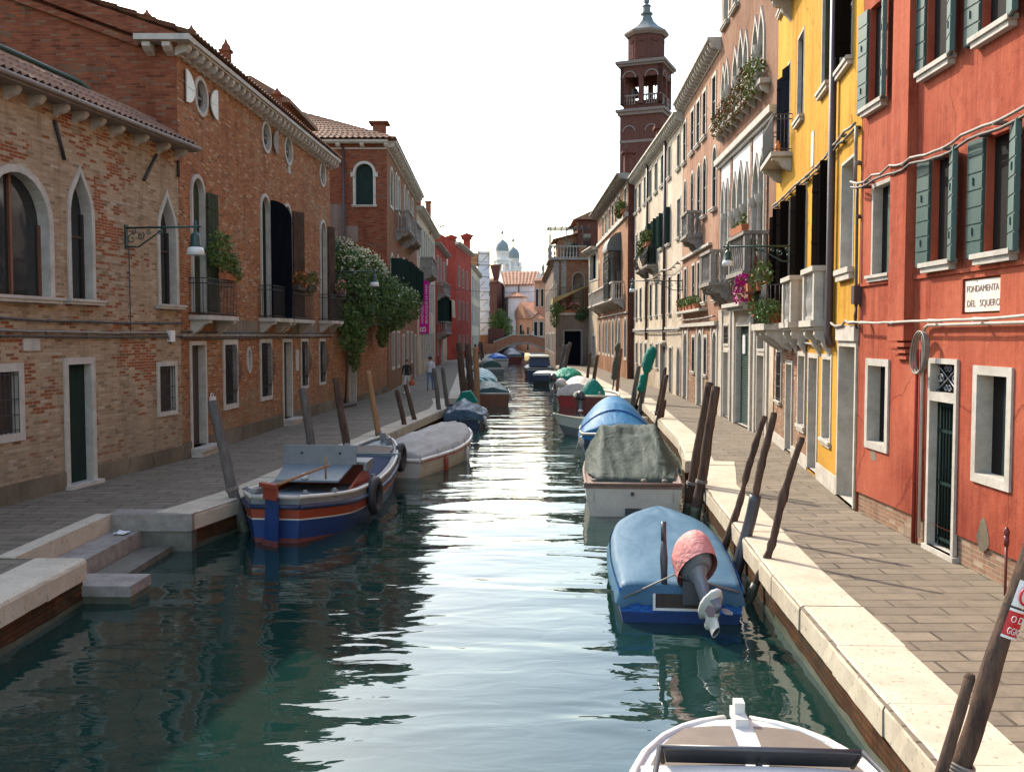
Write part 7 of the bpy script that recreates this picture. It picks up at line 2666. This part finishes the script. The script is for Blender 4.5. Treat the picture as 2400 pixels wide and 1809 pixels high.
# blue covered boat with tilted outboard
b = Boat('motor_boat', 'small boat under a taut blue cover with its outboard tilted up', (2.05, 11.75), (2.42, 16.2), .83, .43, .56, .9, 3.6, .45, .42, e=.62)
b.hull([(.3, .97, 'tarp_royal'), (None, .84, 'hull_blue')], rake=.2)
b.cover('tarp_blue', lambda f, q: .02 + .075 * min(1, f * 4 + .25) * (1 - abs(q) ** 5) + .02 * max(0, sin(f * 9)) * (1 - q * q), .0, 1.0, .2, 1.03, .012, 12)
mb = MB()
mb.box(b.P(0, -.3, .2) - b.t * .035, b.r * .5, b.t * .02, (0, 0, .17))
mb.build('transom_well', 'wood_dark', b.root)
mb = MB()
mb.box(b.P(0, -.34, .17) - b.t * .045, b.r * .56, b.t * .04, (0, 0, .03))
mb.box(b.P(0, -.34, .2) - b.t * .045, b.r * .03, b.t * .04, (0, 0, .17))
mb.build('well_edge', 'gelcoat', b.root)
mo, hd = outboard(b, .12, .56, 48, 'alloy', 'alloy', 1.02, 'tarp_pink', yaw=16)
mb = MB()
p = b.P(.01, -.2, .42)
mb.tube([p, p + V((0, 0, .35)) + b.t * .1, p + V((0, 0, .62)) + b.t * .16], [.035, .05, .03], 8)
mb.tube([p + V((0, 0, .55)) + b.t * .14, p + V((0, 0, .78)) + b.t * .2], .035, 8)
mb.build('tiller_arm', 'plastic_dark', mo)
mb = MB()
mb.tube([b.P(0, .7, .4), b.P(-.03, .25, .55), b.P(-.02, -.1, .62), b.P(0, -.7, .3)], .012, 5)
mb.build('rope', 'cable', b.root)

# white boat with grey green tarp
b = Boat('motor_boat', 'white wooden boat under a crumpled grey green tarpaulin', (2.33, 18.7), (2.85, 24.8), .97, .62, .95, .93, 2.3, .4, .6, e=.75)
b.hull([(.03, 1.02, 'wood_rim'), (.34, .98, 'hull_white'), (None, .86, 'hull_white')], rake=.3, rrake=.06)
b.rim(.035, 'wood_rim', -.02)
mb = MB()
for q in (-1, 1):
    mb.grid([[b.P(f, q, b.Z(f) + .04, w_) for w_ in (.84, 1.0)] for f in b.FS[:-1]], 0, True)
    mb.grid([[b.P(f, q, z_, .84) for z_ in (.3, b.Z(f) + .04)] for f in b.FS[:-1]], 0, True)
mb.box(b.P(0, -.95, .55), b.r * 1.9, b.t * .16, (0, 0, .1))
mb.build('side_deck', 'wood_rim', b.root)
b.deck(.02, .9, .36, 'deck_brown', 'floor', .86)
mb = MB()
nq, nf = 36, 34
rows = []
for i in range(nf + 1):
    f = i / nf
    row_ = []
    for j in range(nq + 1):
        q = -1 + 2 * j / nq
        # slope from the stern sill up to the ridge bar, then forward over the cabin
        yy = .35 + 2.5 * min(1, f / .62) + (f - .62) / .38 * 2.0 * (f > .62)
        zt = .68 + .82 * min(1, f / .62) ** .85
        if f > .62:
            zt = 1.5 - .25 * ((f - .62) / .38) ** 2
        flat_ = .62
        wz = .80 + .16 * min(1, f * 3)
        aq = abs(q)
        z = zt if aq < flat_ else zt - (zt - .72) * ((aq - flat_) / (1 - flat_)) ** 1.15
        z -= .1 * sin(pi * min(1, f / .62)) * (1 - (q / .7) ** 2 if aq < .7 else 0) if f < .62 else 0
        if .5 < f < .68:
            z -= .11 * max(0, 1 - ((q - .12) / .42) ** 2) * (1 - abs(f - .59) / .09 if abs(f - .59) < .09 else 0)
        x = q * wz
        fo = .014 * sin(q * 24 + 2.5 * nz(f * 2, q * 3, 1) * 3 + f * 4) * (.3 + aq) + .03 * nz(q * 4, f * 5, 2)
        row_.append(b.o + b.t * (yy + .03 * nz(q * 5, f * 4, 5)) + b.r * (x + .02 * nz(q * 6, f * 12, 3)) + V((0, 0, z + fo)))
    rows.append(row_)
rows.insert(0, [p + V((0, 0, -.14 + .05 * nz(k * .5, 1, 1))) - b.t * .04 for k, p in enumerate(rows[0])])
mb.grid(rows, 0, True)
mb.build('tarpaulin', 'tarp_green', b.root)
mb = MB()
mb.box(b.P(0, -.16, .0) - b.t * .07, b.r * .32, b.t * .05, (0, 0, .18))
mb.box(b.P(0, -.05, .42) - b.t * .03, b.r * .06, b.t * .03, (0, 0, .07))
mb.build('transom_plate', 'plastic_dark', b.root)
for q in (-.75, .6, .2):
    mb = MB()
    mb.sphere(b.P(.015, q, .7), .06, .05, .035, 8, 6)
    mb.build('rope_knot', 'cable', b.root)

# azure canopy boat
b = Boat('motor_boat', 'boat under a rounded azure canopy with white fenders', (2.95, 27.6), (3.4, 33.2), 1.05, .7, .9, .9, 2.6, .4, .62, e=.7)
b.hull([(.05, 1.0, 'hull_cream'), (.35, .97, 'hull_navy'), (None, .8, 'hull_navy')])
b.rim(.04, 'hull_cream')
b.cover('tarp_canopy', lambda f, q: .02 + (.84 * min(1, .25 + f * 2.4) * (1 - max(0, f - .7) * 2.6)) * max(0, 1 - q * q), .0, .98, .16, 1.05, .015, 14)
mb = MB()
mb.tube([b.P(.2, q, b.Z(.2) + .045 + .84 * .73 * max(0, 1 - q * q), 1.06) for q in [-1 + 2 * i / 24 for i in range(25)]], .02, 6)
mb.build('canopy_seam', 'tarp_royal', b.root)
b.fender(.01, -.96, .05, 'fender_white', .08, .3)
b.fender(.015, -.7, .08, 'fender_white', .08, .28)
mb = MB()
mb.tube([b.P(.0, -1.0, .75), b.P(-.03, -1.12, .3), b.P(-.05, -1.2, -.1)], .015, 5)
mb.build('rope', 'cable', b.root)

# ivory dinghy lying across
b = Boat('dinghy', 'ivory dinghy lying crosswise with its bow to the canal', (4.6, 35.2), (1.42, 33.9), .62, .56, .78, .85, 2.0)
b.hull([(.05, 1.02, 'hull_cream'), (.36, .95, 'hull_white'), (None, .8, 'hull_grey')], rake=.35)
b.rim(.035, 'hull_cream')
b.deck(.55, .98, .04, 'hull_cream', 'foredeck', .97)
b.deck(.02, .56, .3, 'gelcoat', 'floor', .95)
mb = MB()
mb.tube([b.P(.42, -.3, .5), b.P(.42, -.3, .95), b.P(.42, .1, .95), b.P(.42, .1, .5)], .02, 6)
mb.build('grab_rail', 'hull_cream', b.root)

# maroon boat
b = Boat('motor_boat', 'maroon hulled boat with a white interior and a tall transom', (3.4, 39.6), (3.95, 45.2), .95, 1.02, 1.0, .92, 2.4)
b.hull([(.05, 1.02, 'hull_cream'), (.75, .93, 'hull_maroon'), (None, .8, 'hull_maroon')])
b.rim(.05, 'hull_cream')
b.deck(.02, .97, .08, 'gelcoat', 'floor', .96)
mb = MB()
mb.tube([b.P(.05, .15, .95), b.P(.05, .15, 1.2)], .05, 8)
mb.build('bollard', 'hull_grey', b.root)
outboard(b, -.62, .78, 8, 'plastic_dark', 'alloy', .95)
mb = MB()
pr = [(.52, 0), (.5, .12), (.4, .34), (.22, .55), (.06, .68), (.0, .69)]
rows = [[b.P(.22, -.15, 1.0) + b.r * (r_ * cos(t) * (1 + .1 * nz(3 * cos(t), 3 * sin(t), z))) + b.t * (r_ * .8 * sin(t)) + V((0, 0, z)) for t in [2 * pi * i / 14 for i in range(14)]] for r_, z in pr]
mb.grid(rows, 0, True, True)
mb.build('motor_cover', 'fabric_teal', b.root)

# red hull with cream cover
b = Boat('motor_boat', 'red hulled boat under a loose cream cover beyond the maroon boat', (3.1, 47.6), (3.95, 54), 1.0, .72, .95, .9, 2.4)
b.hull([(.07, 1.02, 'hull_white'), (.4, .96, 'hull_red'), (None, .8, 'hull_red')])
b.cover('tarp_cream', lambda f, q: .08 + .62 * sin(pi * min(1, f * .85 + .18)) * (1 - abs(q) ** 1.8), -.01, .98, .16, 1.06, .08, 16)
mb = MB()
mb.sphere(b.P(.05, -.75, 1.15), .28, .3, .24)
mb.build('bundle', 'tarp_cream', b.root)
mb = MB()
mb.tube([b.P(f, 1, b.Z(f) + .12, 1.08) for f in (.05, .3, .55, .8, .95)], .05, 6)
mb.build('red_edging', 'hull_red', b.root)

# emerald tarp boat
b = Boat('motor_boat', 'ivory boat half hidden by a bright emerald tarpaulin', (3.0, 57.6), (4.0, 63.5), .95, .62, .85, .85, 2.3)
b.hull([(.08, 1.02, 'hull_cream'), (.4, .95, 'hull_cream'), (None, .8, 'hull_grey')])
b.deck(.02, .97, .1, 'hull_cream', 'deck', .96)
b.cover('tarp_emerald', lambda f, q: .06 + .85 * min(1, f * 3.2 + .3) * (1 - max(0, f - .5) * 1.5) * max(0, 1 - abs(q) ** 2.6), .04, .9, .25, 1.08, .07, 18)
outboard(b, -.55, .62, 20, 'plastic_dark', 'alloy', 1.2)
mb = MB()
mb.tube([b.P(-.05, -.2, .05), b.P(0, .05, .75), b.P(.02, .35, .7)], .09, 8)
mb.build('fender', 'hull_cream', b.root)

# dark work pontoon and cabin boat
b = Boat('work_float', 'dark square work float with a pale top in front of the cabin boat', (2.2, 67.5), (2.6, 72.5), .75, .85, .85, 1.0, 8, .5)
b.hull([(.12, 1.05, 'gelcoat'), (.5, 1.0, 'hull_navy'), (None, .95, 'black')])
b.deck(.0, .99, -.01, 'gelcoat', 'top', 1.04)
b = Boat('cabin_boat', 'navy cabin boat with a cream roof moored by the corner house', (2.3, 78.2), (2.1, 86.5), 1.2, .9, 1.15, .9, 2.3)
b.hull([(.06, 1.02, 'hull_white'), (.14, 1.02, 'hull_navy'), (.22, 1.0, 'hull_white'), (None, .85, 'hull_navy')])
b.deck(.02, .97, .03, 'hull_navy', 'deck', .97)
mb = MB()
A_ = [b.P(f, q, .95) for f, q in ((.22, -.85), (.22, .85), (.62, .8), (.72, 0), (.62, -.8))]
B_ = [p + V((0, 0, .72)) + (b.P(.45, 0, 0) - V((p.x, p.y, 0))) * .12 for p in A_]
mb.ring(A_, B_)
mb.build('cabin', 'hull_navy', b.root)
mb = MB()
mb.prism([p + (V((p.x, p.y, 0)) - b.P(.45, 0, 0)) * .12 for p in B_], (0, 0, .14))
mb.build('cabin_roof', 'hull_cream', b.root)
mb = MB()
for q in (-1, 1):
    mb.prism([b.P(.3, q * .86, 1.2), b.P(.55, q * .82, 1.2), b.P(.53, q * .78, 1.5), b.P(.32, q * .8, 1.5)], b.r * q * .02)
mb.build('window', 'glass', b.root)


# ---------------------------------------------------------------- people
def person(label, loc, yaw, height, cols, stride=.18, arm=.1, hair_long=False, sit=False):
    """one continuous skinned body; cols = (skin, hair, top, trousers, shoes)"""
    k = height / 1.72
    root = thing('person', label, 'person', loc)
    cz, sz_ = cos(yaw), sin(yaw)

    def w(x, y, z):
        return V((x * cz - y * sz_, x * sz_ + y * cz, z)) * k
    J = [((0, 0, .95), .135), ((0, 0, 1.08), .12), ((0, .01, 1.24), .145), ((0, .0, 1.4), .12), ((0, .0, 1.49), .055), ((0, .015, 1.56), .075), ((0, .02, 1.65), .092), ((0, .01, 1.71), .06)]
    E_ = [(i, i + 1) for i in range(7)]
    for s_ in (-1, 1):
        o = len(J)
        st = stride * s_
        J += [((s_ * .09, .0, .88), .105), ((s_ * .1, st * .55 + .02, .5), .066), ((s_ * .1, st * 1.0 - .03, .1), .045), ((s_ * .105, st + .1, .04), .042), ((s_ * .105, st + .17, .03), .03)]
        E_ += [(0, o), (o, o + 1), (o + 1, o + 2), (o + 2, o + 3), (o + 3, o + 4)]
        o = len(J)
        a_ = -arm * s_
        J += [((s_ * .17, 0, 1.41), .062), ((s_ * .225, a_ * .5 - .02, 1.15), .045), ((s_ * .235, a_ + .06, .92), .035), ((s_ * .235, a_ + .09, .84), .036)]
        E_ += [(3, o), (o, o + 1), (o + 1, o + 2), (o + 2, o + 3)]
    me = bpy.data.meshes.new('body')
    me.from_pydata([w(*p) for p, r_ in J], E_, [])
    ob = bpy.data.objects.new('body_skin', me)
    COL.objects.link(ob)
    md = ob.modifiers.new('s', 'SKIN')
    for i, (p, r_) in enumerate(J):
        sv = me.skin_vertices[0].data[i]
        sv.radius = (r_ * k, r_ * k * (.78 if i in (0, 1, 2, 3) else 1))
        sv.use_root = (i == 0)
    ob.modifiers.new('u', 'SUBSURF').levels = 2
    bpy.context.view_layer.update()
    m2 = bpy.data.meshes.new_from_object(ob.evaluated_get(bpy.context.evaluated_depsgraph_get()))
    bpy.data.objects.remove(ob)
    mb = MB()
    mb.v = [v.co.copy() for v in m2.vertices]
    inv = Matrix.Rotation(-yaw, 3, 'Z')
    for p in m2.polygons:
        c = (inv @ p.center) / k
        if c.z > 1.5:
            m_ = 0
        elif abs(c.x) > .15 and c.z < (.98 if arm < .5 else 1.2):
            m_ = 0
        elif c.z > .93 or (abs(c.x) > .17):
            m_ = 1
        elif c.z > .07:
            m_ = 2
        else:
            m_ = 3
        mb.f.append(list(p.vertices))
        mb.mi.append(m_)
        mb.sm.append(True)
    for s_ in (-1, 1):      # fingers and thumbs, slightly curled
        a_ = -arm * s_
        for i in range(4):
            x = s_ * .235 + (i - 1.5) * .0
            y = a_ + .065 + i * .018
            l = (.06, .075, .07, .055)[i]
            mb.tube([w(x, y, .83), w(x - s_ * .008, y, .83 - l * .5), w(x - s_ * .022, y, .83 - l)], [.009 * k, .0085 * k, .007 * k], 5, 0)
        mb.tube([w(s_ * .225, a_ + .06, .86), w(s_ * .205, a_ + .045, .82), w(s_ * .2, a_ + .05, .79)], [.011 * k, .009 * k, .007 * k], 5, 0)
    # nose, ears
    mb.sphere(w(0, .115, 1.635), .016 * k, .02 * k, .022 * k, 6, 5, 0)
    for s_ in (-1, 1):
        mb.sphere(w(s_ * .085, .015, 1.64), .012 * k, .02 * k, .03 * k, 6, 5, 0)
    mb.v = [v + V(loc) for v in mb.v]
    bd = mb.build('body', [cols[0], cols[2], cols[3], cols[4]], root)
    mb = MB()
    rows = []
    for i in range(9):
        t = pi * .62 * i / 8
        rows.append([w(.103 * sin(t) * cos(u), .005 + .108 * sin(t) * sin(u) - .012, 1.655 + .1 * cos(t) - (.1 * (i / 8) ** 2 * (1 if hair_long else .25) if sin(u) < .35 else -.03 * (i / 8))) + V(loc) for u in [2 * pi * j / 14 for j in range(14)]])
    mb.grid(rows, 0, True, True)
    mb.build('hair', cols[1], root)
    for s_ in (-1, 1):
        mb = MB()
        mb.sphere(w(s_ * .034, .1, 1.655) + V(loc), .009 * k, .006 * k, .007 * k, 6, 4)
        mb.build('eye', 'hair', root)
    mb = MB()
    mb.sphere(w(0, .106, 1.585) + V(loc), .024 * k, .006 * k, .007 * k, 8, 4)
    mb.build('mouth', 'petal_pink', root)
    return root, w


rt, w = person('person in a dark top and white trousers walking towards the canal bend with a bag', (-5.25, 49, .59), pi, 1.66, ('skin', 'hair', 'top_black', 'trouser_white', 'sign_white'), .14, .1, True)
bg = thing('handbag', 'orange handbag held by the person in white trousers', 'bag', V((-5.25, 49, .59)) + w(-.28, .1, .5))
mb = MB()
c = V((-5.25, 49, .59)) + w(-.26, .09, .62)
rows = [[c + V((rx * cos(t), ry * sin(t), z)) for t in [2 * pi * i / 12 for i in range(12)]] for z, rx, ry in ((-.2, .1, .07), (-.17, .15, .09), (-.02, .13, .08), (.06, .09, .05))]
mb.grid(rows, 0, True, True)
mb.poly(rows[0])
mb.build('bag_body', 'bag_orange', bg)
mb = MB()
mb.tube([c + V((-.07, 0, .05)), c + V((-.03, 0, .2)), c + V((.03, 0, .2)), c + V((.07, 0, .05))], .01, 5)
mb.build('strap', 'bag_orange', bg)
person('person in a white shirt and blue jeans walking away along the quay', (-4.3, 51.6, .59), -.12, 1.76, ('skin', 'hair', 'shirt_white', 'jeans', 'trouser_dark'), .2, .16)
person('person in an orange shirt far along the left quay', (-4.85, 93, .59), pi, 1.72, ('skin', 'hair', 'shirt_orange', 'trouser_dark', 'trouser_dark'), .15, .1)
person('person in a red shirt beside the far left boats', (-3.95, 115, .59), .3, 1.72, ('skin', 'hair', 'shirt_red', 'trouser_dark', 'trouser_dark'), .1, .08)
person('person in dark clothes standing on the bridge', (1.75, 153.2, 2.6), pi, 1.72, ('skin', 'hair', 'top_black', 'trouser_dark', 'trouser_dark'), .1, .08)
person('person in a pale shirt standing on the bridge', (3.25, 153.2, 2.6), 1.2, 1.72, ('skin', 'hair', 'shirt_grey', 'trouser_dark', 'trouser_dark'), .1, .08)
mb = MB()
mb.tube([(-6.75, 38.6, .68), (-6.5, 40.6, .68)], .09, 8)
tag(mb.build('log', 'wood_grey'), 'short grey log lying at the foot of the left wall', 'log')
